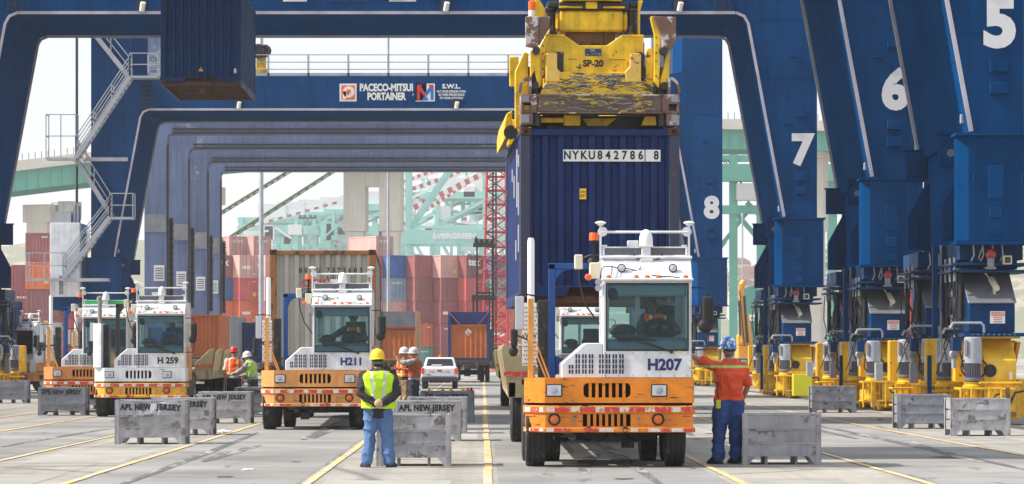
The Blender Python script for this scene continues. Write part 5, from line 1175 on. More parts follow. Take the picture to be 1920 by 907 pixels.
# ------------------------------------------------------------------ white pickup
def pickup():
    Y = 147.0; t = thing('pickup_truck', 'white pickup truck driving away with red tail lights and an amber roof lamp', 'pickup', (at(824,0,Y).x, Y, 0)); h = .86
    b = MB(); b.prism([(.0,.45),(.0,1.02),(1.6,1.02),(1.65,.45)], -h, h, 'x'); b.prism([(1.6,.45),(1.6,.98),(3.3,.98),(4.6,.9),(4.7,.5)], -h, h, 'x'); b.build('body', PICKW, t, bevel=.05, seg=2)
    c = MB(); c.add([(-.80,1.5,1.0),(.80,1.5,1.0),(.66,1.75,1.5),(-.66,1.75,1.5),(-.80,3.3,1.0),(.80,3.3,1.0),(.66,2.7,1.5),(-.66,2.7,1.5)], [(0,1,2,3),(7,6,5,4),(0,4,5,1),(1,5,6,2),(2,6,7,3),(3,7,4,0)]); cb = c.build('cab', PICKW, t, bevel=.05, seg=2)
    MB().add([(-.66,1.54,1.09),(.66,1.54,1.09),(.57,1.68,1.43),(-.57,1.68,1.43)], [(0,1,2,3)]).build('rear_window', DARKGLASS, cb)
    MB().bx(-.4,.1,1.52,1.545,1.11,1.16).build('window_sticker', LABELW, cb)
    for s in (-1, 1):
        MB().bx(s*.72, s*.87, -.03, .05, .72, 1.0).build('tail_light', paint('tail_red', srgb(226, 70, 50), .3, dirt=0), t, bevel=.02)
        MB().bx(s*.87, s*1.02, 2.7, 2.85, 1.02, 1.18).build('wing_mirror', BLACK, t, bevel=.03)
        wheel(t, (s*.72, .8, .34), .34, .24, side=s, rimmat=STEEL); wheel(t, (s*.72, 3.8, .34), .34, .24, side=s, rimmat=STEEL)
    MB().bx(-.68,.68,-.02,.0,.60,.98).build('tailgate', PICKW, t, bevel=.015)
    MB().bx(-.12,.12,-.035,-.02,.86,.90).build('tailgate_handle', BLACK, t)
    lt = MB(); lt.bx(-.5,-.2,-.028,-.02,.80,.835); lt.bx(-.1,.15,-.028,-.02,.80,.835); lt.bx(.25,.5,-.028,-.02,.80,.835); lt.build('tailgate_lettering', SIGNRED, t)
    MB().bx(-.62,-.42,-.028,-.02,.66,.70).build('badge', BLACKMET, t)
    MB().bx(-.86,.86,-.12,.1,.36,.58).build('rear_bumper', paint('bumper_dark', srgb(52, 56, 66), .4, dirt=.2), t, bevel=.03)
    q = MB(); q.lathe([(.06,1.5),(.06,1.6),(.03,1.63),(0,1.63)], (0,2.0,0), 'z', 12); q.build('roof_lamp', AMBER, t, smooth=True)
    MB().bx(-.5,.5,.3,4.2,.3,.5).build('underbody', CHASSIS, t)
pickup()
# ------------------------------------------------------------------ people
SKIN = paint('skin', srgb(178, 128, 100), .55, dirt=.12, dirt_scale=8); SKIND = paint('skin_dark', srgb(92, 62, 48), .55, dirt=.12, dirt_scale=8)
def cloth(name, rgb, bump=.35): return paint(name, srgb(*rgb), .85, dirt=.25, dirt_scale=3.5, bump=bump, bump_scale=14)
def vest_mat(name, rgb, kind='v', stripe=(196, 200, 200), glow=1.0):
    """hi-vis cloth with printed reflective bands"""
    m = bpy.data.materials.new(name); m.use_nodes = True; nt = m.node_tree; N = nt.nodes; K = nt.links.new; b = N['Principled BSDF']; b.inputs['Roughness'].default_value = .7
    tc = N.new('ShaderNodeTexCoord'); sp = N.new('ShaderNodeSeparateXYZ'); K(tc.outputs['Object'], sp.inputs[0])
    def math_(op, a, c=None):
        x = N.new('ShaderNodeMath'); x.operation = op
        for i, v in ((0, a), (1, c)):
            if v is None: continue
            if isinstance(v, (int, float)): x.inputs[i].default_value = v
            else: K(v, x.inputs[i])
        return x.outputs[0]
    ax = math_('ABSOLUTE', sp.outputs['X'])
    def band(v, c, w): return math_('LESS_THAN', math_('ABSOLUTE', math_('SUBTRACT', v, c)), w)
    if kind == 'v': f = band(math_('SUBTRACT', ax, math_('MULTIPLY', math_('SUBTRACT', sp.outputs['Z'], 1.0), .10)), .06, .020)     # two leaning vertical bands
    elif kind == 'h': f = math_('MAXIMUM', band(sp.outputs['Z'], 1.07, .022), band(ax, .115, .022))
    elif kind == 'yoke': f = band(sp.outputs['Z'], 1.405, .02)
    else: f = math_('MAXIMUM', band(sp.outputs['Z'], 1.08, .02), math_('MAXIMUM', band(ax, .11, .02), band(sp.outputs['Z'], 1.22, .0)))
    n = N.new('ShaderNodeTexNoise'); n.inputs['Scale'].default_value = 6; n.inputs['Detail'].default_value = 4; K(tc.outputs['Object'], n.inputs['Vector'])
    mr = N.new('ShaderNodeMapRange'); mr.inputs['From Min'].default_value = .35; mr.inputs['From Max'].default_value = .65; mr.inputs['To Min'].default_value = .82; K(n.outputs[0], mr.inputs['Value'])
    x = N.new('ShaderNodeMix'); x.data_type = 'RGBA'; K(f, x.inputs[0]); x.inputs[6].default_value = (*srgb(*rgb), 1); x.inputs[7].default_value = (*srgb(*stripe), 1)
    y = N.new('ShaderNodeMix'); y.data_type = 'RGBA'; y.blend_type = 'MULTIPLY'; y.inputs[0].default_value = 1; K(x.outputs[2], y.inputs[6]); K(mr.outputs[0], y.inputs[7]); K(y.outputs[2], b.inputs['Base Color'])
    bp = N.new('ShaderNodeBump'); bp.inputs['Strength'].default_value = .4; bp.inputs['Distance'].default_value = .02; K(n.outputs[0], bp.inputs['Height']); K(bp.outputs[0], b.inputs['Normal'])
    return m
def limb(mb, pts, rad, n=10):
    """closed tapering limb with round ends"""
    P = [Vector(p) for p in pts]; d0 = (P[0]-P[1]).normalized()*rad[0]; d1 = (P[-1]-P[-2]).normalized()*rad[-1]
    mb.tube([P[0]+d0*.9, P[0]+d0*.5]+P+[P[-1]+d1*.5, P[-1]+d1*.9], [rad[0]*.45, rad[0]*.87]+list(rad)+[rad[-1]*.87, rad[-1]*.45], n)
def torso_mb(mb, levels, n=16):
    vs = []; fs = []
    for (cx, cy, z, rx, ry) in levels:
        for k in range(n):
            t = 2*math.pi*k/n; c, s = math.cos(t), math.sin(t)
            vs.append((cx+rx*math.copysign(abs(c)**.85, c), cy+ry*math.copysign(abs(s)**.85, s), z))
    m = len(levels)
    for i in range(m-1):
        for k in range(n): fs.append((i*n+k, i*n+(k+1) % n, (i+1)*n+(k+1) % n, (i+1)*n+k))
    fs.append(tuple(range(n))[::-1]); fs.append(tuple(range((m-1)*n, m*n)))
    mb.add(vs, fs)
FOLDS = bpy.data.textures.new('folds', 'MUSGRAVE'); FOLDS.noise_scale = .16; FOLDS.musgrave_type = 'RIDGED_MULTIFRACTAL'; FOLDS.octaves = 2
def remesh(o, vox, it=4, fold=0):
    m = o.modifiers.new('skin', 'REMESH'); m.mode = 'VOXEL'; m.voxel_size = vox; m.use_smooth_shade = True
    s = o.modifiers.new('soft', 'SMOOTH'); s.factor = .5; s.iterations = it
    if fold:
        d = o.modifiers.new('folds', 'DISPLACE'); d.texture = FOLDS; d.strength = fold; d.mid_level = .5; d.texture_coords = 'GLOBAL'
def hand(mb, w, d, side, curl=.5, sc=1.0, palm_n=None):
    """palm with five unequal bent fingers; w wrist, d finger direction"""
    d = Vector(d).normalized(); n = Vector(palm_n or (0, -1, 0)); n = (n-d*n.dot(d)).normalized(); a = d.cross(n)*side; w = Vector(w)
    pc = w+d*.05*sc
    mb.tube([w, w+d*.02*sc, pc, w+d*.09*sc], [.026*sc, .034*sc, .04*sc, .036*sc], 8)
    for k, (off, ln) in enumerate(((-.030,.066),(-.010,.078),(.010,.073),(.029,.056))):
        b = w+d*.088*sc+a*off*sc; p1 = b+(d*math.cos(curl*.5)+n*math.sin(curl*.5))*ln*.5*sc; p2 = p1+(d*math.cos(curl*1.5)+n*math.sin(curl*1.5))*ln*.55*sc
        mb.tube([b-d*.02*sc, b, p1, p2], [.010*sc, .0105*sc, .0095*sc, .0075*sc], 6)
    b = w+d*.035*sc-a*.032*sc; p1 = b+(d*.7-a*.7+n*.2)*.035*sc; p2 = p1+(d*.95-a*.1+n*.3)*.03*sc
    mb.tube([w+d*.02*sc, b, p1, p2], [.014*sc, .014*sc, .012*sc, .009*sc], 6)
def person(label, loc, rz, J, shirt, trousers, helmet=None, vest=None, skin=None, sleeve='long', group=None, gl=False, belly=1.0, shoes=None, scale=1.0, sit=False, cap=None, hairmat=None, extras=None, build=1.0, coat=0.0, cat='person', shirt_hem=.93):
    """J: joint positions; person faces +y of his own frame, left is -x"""
    skin = skin or SKIN; t = thing('person', label, cat, loc, rz, group); t.scale = (scale,)*3
    g = lambda k: Vector(J[k]); lean = J.get('lean', (0, 0)); hz = J.get('hip', (0, 0, .93)); H0 = Vector(hz)
    def lv(z, rx, ry, oy=0): 
        k = (z-.93)/.55; return (H0.x+lean[0]*k, H0.y+lean[1]*k+oy, z-.93+H0.z, rx*build, ry*build*(belly if .98 < z < 1.3 else 1))
    tor = [lv(.84,.12,.09), lv(.90,.165,.115), lv(.97,.17,.118), lv(1.06,.16,.112), lv(1.16,.165,.112), lv(1.28,.182,.118,-.005), lv(1.37,.19,.11,-.01), lv(1.43,.165,.088,-.01), lv(1.47,.10,.07,-.005), lv(1.50,.062,.062,0)]
    sh = {s: g('sh'+s) for s in 'LR'}
    b = MB(); torso_mb(b, tor)
    hc = g('head'); nk = Vector((tor[-1][0], tor[-1][1], tor[-1][2]-.04))
    b.tube([nk, hc-Vector((0,.015,.10))], [.060, .056], 12)
    fw = Vector(J.get('look', (0, 1, 0))).normalized(); rt = fw.cross(Vector((0,0,1))).normalized(); upv = rt.cross(fw)
    Mh = Matrix((( *rt, 0), (*fw, 0), (*upv, 0), (0,0,0,1))).transposed(); Mh.translation = hc
    b.T = Mh
    b.ell((0,0,.02), (.078,.098,.105), 16, 12); b.ell((0,.028,-.055), (.058,.066,.065), 12, 8); b.tube([(0,.088,.03),(0,.112,-.018),(0,.092,-.03)], [.010,.018,.012], 6)
    b.ell((0,.085,-.062), (.026,.012,.008), 8, 6); b.ell((0,.08,.045), (.055,.018,.012), 8, 6)
    for s in (-1, 1): b.ell((s*.080,-.005,.0), (.012,.022,.034), 8, 6)
    b.T = Matrix.Identity(4)
    for s, q in (('L', -1), ('R', 1)):
        limb(b, [sh[s], sh[s].lerp(g('el'+s), .5), g('el'+s), g('el'+s).lerp(g('wr'+s), .35), g('wr'+s)], [.056, .05, .041, .042, .028])
        wr = g('wr'+s); hd = J.get('hd'+s); d = Vector(hd) if hd else (wr-g('el'+s))
        hand(b, wr, d, q, J.get('curl'+s, .5), 1.0, J.get('pn'+s))
        limb(b, [g('hp'+s), g('hp'+s).lerp(g('kn'+s), .5), g('kn'+s), g('kn'+s).lerp(g('an'+s), .35), g('an'+s)], [.088, .078, .056, .056, .04])
        fd = (g('to'+s)-g('an'+s)); limb(b, [g('an'+s)-fd*.2+Vector((0,0,-.04)), g('to'+s)], [.035, .03])
    body = b.build('body', skin, t, fix=False); remesh(body, .0085, 3)
    # trousers
    m = MB(); torso_mb(m, [(x, y, z, rx+.014, ry+.014) for (x, y, z, rx, ry) in tor[:4]])
    for s in 'LR':
        a_, k_, n_ = g('hp'+s), g('kn'+s), g('an'+s)
        limb(m, [a_, a_.lerp(k_, .5), k_, k_.lerp(n_, .5), n_+(k_-n_)*.06], [.118*build, .110*build, .096, .092, .09])
    tr_ = m.build('trousers', trousers, t, fix=False); remesh(tr_, .012, 3, .022)
    # shirt or jacket
    m = MB(); ex = .018+coat; lo = [l for l in tor if l[2] >= H0.z+(shirt_hem-.93)-.001]
    bz = H0.z+(shirt_hem-.93); first = lo[0]
    torso_mb(m, [(first[0], first[1], bz-.01, first[2] and first[3]+ex+.006, first[4]+ex+.006)]+[(x, y, z+(.01 if i == len(lo)-1 else 0), rx+ex, ry+ex) for i, (x, y, z, rx, ry) in enumerate(lo)])
    for s in 'LR':
        end = g('wr'+s) if sleeve == 'long' else sh[s].lerp(g('el'+s), .82)
        pts = [sh[s], sh[s].lerp(g('el'+s), .5), g('el'+s), g('el'+s).lerp(end, .5), end] if sleeve == 'long' else [sh[s], sh[s].lerp(end, .5), end]
        rr = [.076, .07, .06, .056, .046] if sleeve == 'long' else [.078, .074, .07]
        limb(m, pts, [r+coat for r in rr])
    sh_ = m.build('shirt' if not coat else 'jacket', shirt, t, fix=False); remesh(sh_, .012, 3, .022)
    if vest:
        m = MB(); e2 = ex+.016+(.022 if coat else 0)
        torso_mb(m, [(x, y, z, rx+e2, ry+e2) for (x, y, z, rx, ry) in ([lv(.91,.195,.126)] if coat else [])+[lv(1.0,.19,.122), lv(1.06,.188,.118), lv(1.16,.196,.118), lv(1.28,.208,.120,-.005), lv(1.37,.206,.114,-.01), lv(1.43,.180,.096,-.01), lv(1.475,.10,.07,-.005)]])
        vo = m.build('vest', vest, t, fix=False); remesh(vo, .012, 3, .016)
    for s in 'LR':
        fd = (g('to'+s)-g('an'+s)); fd.z = 0; fd = fd.normalized() if fd.length > .01 else Vector((0,1,0)); side = Vector((fd.y, -fd.x, 0)); a_ = g('an'+s); z0 = a_.z-.085
        m = MB(); n = 14
        prof = [(0, 1.0), (.03, 1.06), (.06, .95), (.10, .72), (.13, .6)]
        vs = []; fs = []
        for hz_, k in prof:
            for i in range(n):
                th = 2*math.pi*i/n; L_ = .145*(k if hz_ < .05 else k*.85); off = .055-(1-k)*.10
                p = Vector((a_.x, a_.y, z0+hz_))+fd*(off+L_*math.cos(th))+side*(.05*k**.5*math.sin(th)); vs.append(tuple(p))
        for j in range(len(prof)-1):
            for i in range(n): fs.append((j*n+i, j*n+(i+1) % n, (j+1)*n+(i+1) % n, (j+1)*n+i))
        fs += [tuple(range(n))[::-1], tuple(range((len(prof)-1)*n, len(prof)*n))]
        m.add(vs, fs).build('shoe', shoes or BLACK, t, smooth=True)
    if helmet:
        m = MB(); m.T = Mh @ Matrix.Translation((0, -.005, .045)) @ Matrix.Rotation(R(J.get('tilt', 4)), 4, 'X')
        vs = []; fs = []; n = 24; prof = [(1.12,-.012),(1.10,.0),(1.0,.01),(1.0,.03),(.98,.07),(.86,.115),(.62,.142),(.3,.155),(0.02,.158)]
        for k_, z in prof:
            for i in range(n):
                th = 2*math.pi*i/n; fr = .045*max(0, math.sin(th))**3 if k_ > 1.05 else 0
                vs.append((.112*k_*math.cos(th), .134*k_*math.sin(th)+fr, z))
        for j in range(len(prof)-1):
            for i in range(n): fs.append((j*n+i, j*n+(i+1) % n, (j+1)*n+(i+1) % n, (j+1)*n+i))
        fs.append(tuple(range((len(prof)-1)*n, len(prof)*n))); m.add(vs, fs)
        m.tube([(0,.12,.035),(0,.10,.11),(0,.04,.155),(0,-.04,.157),(0,-.10,.115),(0,-.125,.04)], .012, 6)
        m.build('hard_hat', helmet, t, smooth=True, fix=False)
        m = MB(); m.T = Mh; m.torus((0,0,0), .01, .004, 'z', 6, 4); m.tube([(-.085,-.06,.02),(-.05,-.11,.0),(.05,-.11,.0),(.085,-.06,.02)], .012, 6); m.build('hat_band', BLACKMET, t)
    if hairmat:
        m = MB(); m.T = Mh; m.ell((0,-.012,.028), (.083,.098,.104), 14, 10); m.ell((0,-.03,-.03), (.078,.078,.06), 12, 8); m.build('hair', hairmat, t, smooth=True)
    if gl:
        m = MB(); m.T = Mh; m.bx(-.07,-.012,.088,.104,.012,.042); m.bx(.012,.07,.088,.104,.012,.042); m.bx(-.012,.012,.096,.102,.03,.036); m.bx(-.082,-.07,.0,.1,.03,.036); m.bx(.07,.082,.0,.1,.03,.036); m.build('glasses', BLACK, t)
    else:
        m = MB(); m.T = Mh
        for s in (-1, 1): m.ell((s*.032,.086,.025), (.013,.008,.007), 8, 6)
        m.build('eye', paint('eye_dark', (.03,.025,.02), .3, dirt=0), t, smooth=True)
    if extras: extras(t)
    return t
def stand(**k):
    J = dict(shL=(-.19,-.01,1.41), shR=(.19,-.01,1.41), elL=(-.25,-.03,1.13), elR=(.25,-.03,1.13), wrL=(-.26,.05,.88), wrR=(.26,.05,.88),
             hpL=(-.09,0,.89), hpR=(.09,0,.89), knL=(-.11,.01,.48), knR=(.11,.01,.48), anL=(-.12,-.03,.085), anR=(.12,-.03,.085), toL=(-.15,.14,.035), toR=(.15,.14,.035),
             head=(0,.015,1.625)); J.update(k); return J
JEANS = cloth('blue_jeans', (82, 116, 164)); DJEANS = cloth('dark_jeans', (46, 80, 138)); BLKJ = cloth('black_jacket', (44, 42, 46)); KHAKI = cloth('khaki', (164, 142, 112)); NAVYT = cloth('navy_trousers', (38, 52, 72)); DTR = cloth('dark_trousers', (52, 44, 48))
LIMEV = vest_mat('lime_vest', (190, 236, 20), 'v'); ORV = vest_mat('orange_vest', (248, 84, 26), 'h', (214, 214, 120)); BRV = vest_mat('brick_vest', (176, 84, 52), 'plain', (170, 90, 62)); LIMEV2 = vest_mat('pale_lime_vest', (188, 228, 78), 'h', (190, 198, 196))
ORSH = vest_mat('orange_shirt', (226, 78, 30), 'yoke', (182, 214, 120)); GREYSH = cloth('grey_shirt', (178, 176, 186)); DKSH = cloth('charcoal_shirt', (70, 66, 68)); WHSH = cloth('white_shirt', (200, 196, 196)); LGSH = cloth('pale_grey_shirt', (168, 164, 168))
HY_ = paint('hat_yellow', srgb(244, 204, 24), .35, dirt=.12); HB_ = paint('hat_blue', srgb(36, 104, 190), .3, wear=srgb(220, 228, 238), wear_amt=.42, wear_scale=11, dirt=.05); HW_ = paint('hat_white', srgb(216, 218, 222), .35, dirt=.1); HR_ = paint('hat_red', srgb(206, 42, 48), .35, wear=srgb(230, 220, 220), wear_amt=.2, wear_scale=10, dirt=.05)
HAIR = paint('dark_hair', srgb(48, 40, 36), .8, dirt=.2); HAIRG = paint('grey_hair', srgb(120, 108, 98), .8, dirt=.2)
# man in the yellow hard hat: back to us, hands clasped behind him
Jy = stand(shL=(-.205,-.02,1.40), shR=(.205,-.02,1.40), elL=(-.28,-.12,1.14), elR=(.28,-.12,1.14), wrL=(-.07,-.20,.99), wrR=(.06,-.225,.98), hdL=(1,.0,-.25), hdR=(-.9,-.1,.1), pnL=(0,1,0), pnR=(0,1,0), curlL=.9, curlR=.9,
           knL=(-.13,.03,.48), knR=(.13,.02,.48), anL=(-.17,-.02,.085), anR=(.17,-.02,.085), toL=(-.25,.14,.035), toR=(.27,.13,.035), head=(-.01,.06,1.62), look=(-.1,1,-.12))
def ex_y(t):
    m = MB(); m.ell((-.0,-.262,.985), (.07,.045,.062), 14, 10); m.build('work_glove', paint('glove_tan', srgb(190, 160, 130), .9, wear=srgb(180, 60, 60), wear_amt=.3, wear_scale=9, dirt=.2), t, smooth=True)
    m = MB(); m.T = Matrix.Translation((-.01,.06,1.62)); m.bx(-.06,.06,-.11,-.09,-.03,.0); m.build('hat_ratchet', paint('ratchet_green', srgb(60, 120, 80), .5), t)
person('man in a yellow hard hat and lime vest standing with hands behind his back', (tx(709, 44.2), 44.2, 0), R(4), Jy, BLKJ, JEANS, HY_, LIMEV, group=None, scale=.93, coat=.008, shirt_hem=.76, build=1.05, extras=ex_y, hairmat=HAIR)
# man in the orange shirt, arm out to the truck door
X2 = tx(1366, 45.6)
Jo = stand(shL=(-.21,.0,1.42), shR=(.20,-.02,1.40), elL=(-.40,.06,1.50), elR=(.29,.03,1.13), wrL=(-.60,.10,1.60), wrR=(.24,.17,.93), hdL=(-.8,.1,.6), curlL=.4, pnL=(-.3,1,0),
           knL=(-.14,.0,.48), knR=(.12,.05,.48), anL=(-.16,-.05,.085), anR=(.11,.04,.085), toL=(-.27,.07,.035), toR=(.05,.19,.035), head=(.0,.03,1.63), look=(-.35,1,-.05), lean=(.02,-.02))
def ex_o(t):
    m = MB(); m.bx(-.21,-.14,-.15,-.10,.80,.93); m.build('belt_pouch', LIME, t, bevel=.01)
    m = MB(); m.tube([(-.17,-.13,.93),(-.19,-.15,1.0),(-.19,-.14,1.12),(-.17,-.10,1.2)], .008, 6); m.build('radio_cord', BLACK, t, smooth=True)
    m = MB(); m.bx(-.64,-.56,.07,.15,1.555,1.585); m.build('wrist_watch', BLACK, t, bevel=.01)
person('heavy man in an orange shirt and blue hard hat reaching out to the truck H207', (X2, 45.6, 0), R(6), Jo, ORSH, DJEANS, HB_, None, sleeve='short', scale=1.02, belly=1.28, build=1.10, extras=ex_o, hairmat=HAIRG)
# pair by the far bins, one pointing
Ym = 85.0
Ja = stand(elR=(.27,.08,1.14), wrR=(.20,.26,1.08), elL=(-.27,-.02,1.14), wrL=(-.24,.16,.98), look=(.6,.8,-.1))
person('man in an orange vest and khaki trousers standing behind his pointing workmate', (tx(757, Ym+.6), Ym+.6, 0), R(-60), Ja, DKSH, KHAKI, HW_, ORV, sleeve='long', scale=1.0)
Jb = stand(elL=(-.30,.30,1.38), wrL=(-.28,.44,1.60), elR=(.26,.12,1.2), wrR=(.12,.42,1.22), hdL=(0,.4,1), head=(0,.03,1.62), look=(-.2,1,.0))
person('man in a brick-red vest and grey shirt raising one arm beside the pickup', (tx(777, Ym), Ym, 0), R(70), Jb, LGSH, NAVYT, HW_, BRV, sleeve='short', scale=1.0)
# pair left of H211
Yl = 90.0
Jc = stand(elR=(.27,-.02,1.14), wrR=(.25,.08,.90), look=(.1,1,-.05))
person('man in a red hard hat, sunglasses and orange vest facing the camera', (tx(439, Yl), Yl, 0), R(176), Jc, WHSH, NAVYT, HR_, ORV, sleeve='short', scale=1.02, gl=True)
Jd = stand(lean=(0,.10), shL=(-.19,.09,1.36), shR=(.19,.09,1.36), elL=(-.25,.28,1.18), wrL=(-.20,.52,1.10), elR=(.26,.16,1.1), wrR=(.2,.4,1.04), head=(0,.17,1.55), look=(0,1,-.25))
person('man in a white hard hat and lime vest leaning towards the red-helmeted man', (tx(474, Yl-1), Yl-1, 0), R(72), Jd, LGSH, DTR, HW_, LIMEV2, sleeve='long', scale=.98)
# drivers, seated facing us
def driver(label, T, shirt, vest, hat=None, skin=None, out=False, dx=0, hair=HAIR):
    J = dict(hip=(0,0,.20), shL=(-.19,.05,.70), shR=(.19,.05,.70), elL=(-.28,.22,.48), elR=(.28,.22,.48), wrL=(-.13,.42,.52), wrR=(.13,.42,.52),
             hpL=(-.09,.02,.17), hpR=(.09,.02,.17), knL=(-.14,.42,.14), knR=(.14,.42,.14), anL=(-.14,.42,-.18), anR=(.14,.42,-.18), toL=(-.14,.58,-.23), toR=(.14,.58,-.23), head=(0,.07,.93), lean=(0,.05), look=(.05,1,-.08), curlL=1.2, curlR=1.2)
    if out == 'lean': J.update(lean=(.06,.14), shL=(-.16,.16,.64), shR=(.22,.14,.66), head=(.10,.24,.85), look=(.4,.9,-.5))
    if out == 'reach': J.update(shR=(.19,.08,.70), elR=(.42,.24,.56), wrR=(.62,.32,.46), hdR=(1,.2,-.2), look=(.2,1,-.1))
    a = T.rotation_euler.z; loc = T.matrix_basis @ Vector((.74+dx, 1.02, 1.66-.20+.03))
    return person(label, tuple(loc), a+math.pi, J, shirt, NAVYT, hat, vest, skin, sleeve='long', scale=.96, hairmat=None if hat else hair)
driver('dark-haired driver in an orange vest bent over the wheel of truck H207', T207, DKSH, ORV, None, SKIND, 'lean')
driver('driver of truck H211 in a dark hat and vest, stretching one arm to the dash', T211, DKSH, ORV, paint('hat_dark', srgb(40, 40, 46), .4), SKIND, 'reach')
driver('driver seen in silhouette behind the wheel of truck H259', T259, cloth('blue_shirt', (52, 92, 150)), None, None, SKIND)
driver('driver in a red top in the cab between the two left trucks', T2, cloth('red_shirt', (190, 40, 44)), None, None, SKIND)
driver('driver in the sideways white tractor at the left edge', T3, cloth('plum_shirt', (120, 70, 70)), None, None, SKIN)

# ------------------------------------------------------------------ small things on the ground
m = MB(); rr = random.Random(5)
for k in range(7): m.ell((rr.uniform(-.16,.16), rr.uniform(-.1,.1), .03), (rr.uniform(.05,.1), .06, rr.uniform(.025,.05)), 7, 5)
p = at(415, 810, gy(811)); tag(m.build('plastic_bag', WHITEC, None, (p.x, p.y, 0)), 'crumpled white plastic bag lying on the lane line by truck H211', 'plastic bag')
m = MB()
for k in range(4): m.ell((rr.uniform(-.06,.06), rr.uniform(-.1,.1), .012), (.04, .05, .014), 7, 5)
p = at(464, 880, gy(881)); tag(m.build('paper_scrap', WHITEC, None, (p.x, p.y, 0)), 'small white paper scrap on the bare asphalt at front left', 'paper scrap')
m = MB(); m.lathe([(.032,0),(.045,.16),(.047,.165),(.04,.165)], (0,0,0), 'z', 14); tag(m.build('paper_cup', WHITEC, None, (12.05, 70.6, 1.05), smooth=True), 'white paper cup standing on the yellow bogie of crane 5', 'cup')
m = MB()
for k in range(5): m.ell((rr.uniform(-.05,.05), rr.uniform(-.05,.05), .01), (.03,.03,.012), 6, 4)
p = at(1650, 785, gy(786)); tag(m.build('oily_rag', CHASSIS, None, (p.x, p.y, 0)), 'dark oily rag on the ground beside the crane 6 lane', 'rag')
# ------------------------------------------------------------------ container stacks
def small_container(Ln, H):
    m = MB(); h = 1.219
    corr(m, -h+.14, h-.14, .14, H-.12, .03, .035, lambda a, d, z: (a, d, z), pitch=.3, flat=.1)
    for s in (-1, 1): corr(m, .14, Ln-.14, .14, H-.12, .03, .036, lambda a, d, z: (s*(h-d), a, z), pitch=.42, flat=.14)
    m.bx(-h+.06, h-.06, .07, Ln-.07, .05, H-.04)
    for s in (-1, 1):
        for y in (0, Ln-.14): m.bx(s*(h-.14), s*h, y, y+.14, 0, H)
        m.bx(s*(h-.07), s*h, .14, Ln-.14, 0, .14); m.bx(s*(h-.07), s*h, .14, Ln-.14, H-.12, H)
    m.bx(-h+.14, h-.14, 0, .08, 0, .14); m.bx(-h+.14, h-.14, 0, .08, H-.12, H)
    me = m.mesh('shipping_container'); b = bmesh.new(); b.from_mesh(me); bmesh.ops.recalc_face_normals(b, faces=b.faces); b.to_mesh(me); b.free(); me.materials.append(CONT); return me
SC20 = small_container(6.06, 2.56); SC40 = small_container(12.19, 2.56)
LOCKM = MB()
for x in (-.72, -.3, .3, .72): LOCKM.tube([(x, -.01, .2), (x, -.01, 2.4)], .022, 6)
LOCKM = LOCKM.mesh('lock_rods'); LOCKM.materials.append(STEEL)
MARKM = []
for q in range(4):
    jm = random.Random(q+40); mm_ = MB()
    if q == 0:
        for k in range(5): mm_.bx(-.7+.28*k, -.52+.28*k, -.012, .0, 1.9, 2.1)
    elif q == 1: mm_.bx(.55, .95, -.012, 0, .5, .95); mm_.bx(.5, .9, -.012, 0, 2.1, 2.22)
    elif q == 2:
        for k in range(7): mm_.bx(-1.235, -1.222, .9+.5*k, 1.2+.5*k, 1.2, 1.7)
        for k in range(4): mm_.bx(.3+.15*k, .4+.15*k, -.012, 0, 2.1, 2.25)
    else: mm_.bx(-.9, .2, -.012, 0, 1.0, 1.35); mm_.bx(.6, .9, -.012, 0, .3, .5)
    MARKM.append(mm_.mesh('line_mark')); MARKM[-1].materials.append(LABELW if q != 1 else LABELY)
CP = dict(M=(158,92,92), P=(216,170,162), R=(206,94,94), B=(44,98,166), L=(142,174,198), O=(236,122,72), T=(96,170,160), G=(96,108,136), K=(178,112,114), S=(216,106,90), W=(206,200,194))  # P is a paler pink set among the maroons
CN = dict(M='maroon', P='pale pink', R='red', B='blue', L='pale blue', O='orange', T='teal', G='grey-blue', K='dusty rose', S='salmon', W='whitish')
seen_lab = {}
def stack(px, Y, cols, Ln=20, rz=0, dx=0, where='', step=2.6):
    for k, ch in enumerate(cols):
        if ch == '.': continue
        j = random.Random(int(px*13+k*7+Y)); me = SC20 if Ln == 20 else SC40
        o = bpy.data.objects.new('shipping_container', me); COL.objects.link(o)
        o.location = (tx(px, Y)+j.uniform(-.05,.05)+dx, Y+j.uniform(-.1,.1), step*k+.02); o.rotation_euler = (0, 0, rz)
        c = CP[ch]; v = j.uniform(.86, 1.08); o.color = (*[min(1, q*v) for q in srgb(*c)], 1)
        tier = ['ground', 'second', 'third', 'fourth', 'fifth', 'sixth'][k]
        lab = f'{CN[ch]} container, {tier} tier, {where}'
        tag(o, lab, 'container', 'stacked containers across the yard')
        if j.random() < .6:
            l = bpy.data.objects.new('line_mark', MARKM[j.randrange(4)]); COL.objects.link(l); l.parent = o
        if j.random() < .5:
            l = bpy.data.objects.new('lock_rods', LOCKM); COL.objects.link(l); l.parent = o
    return
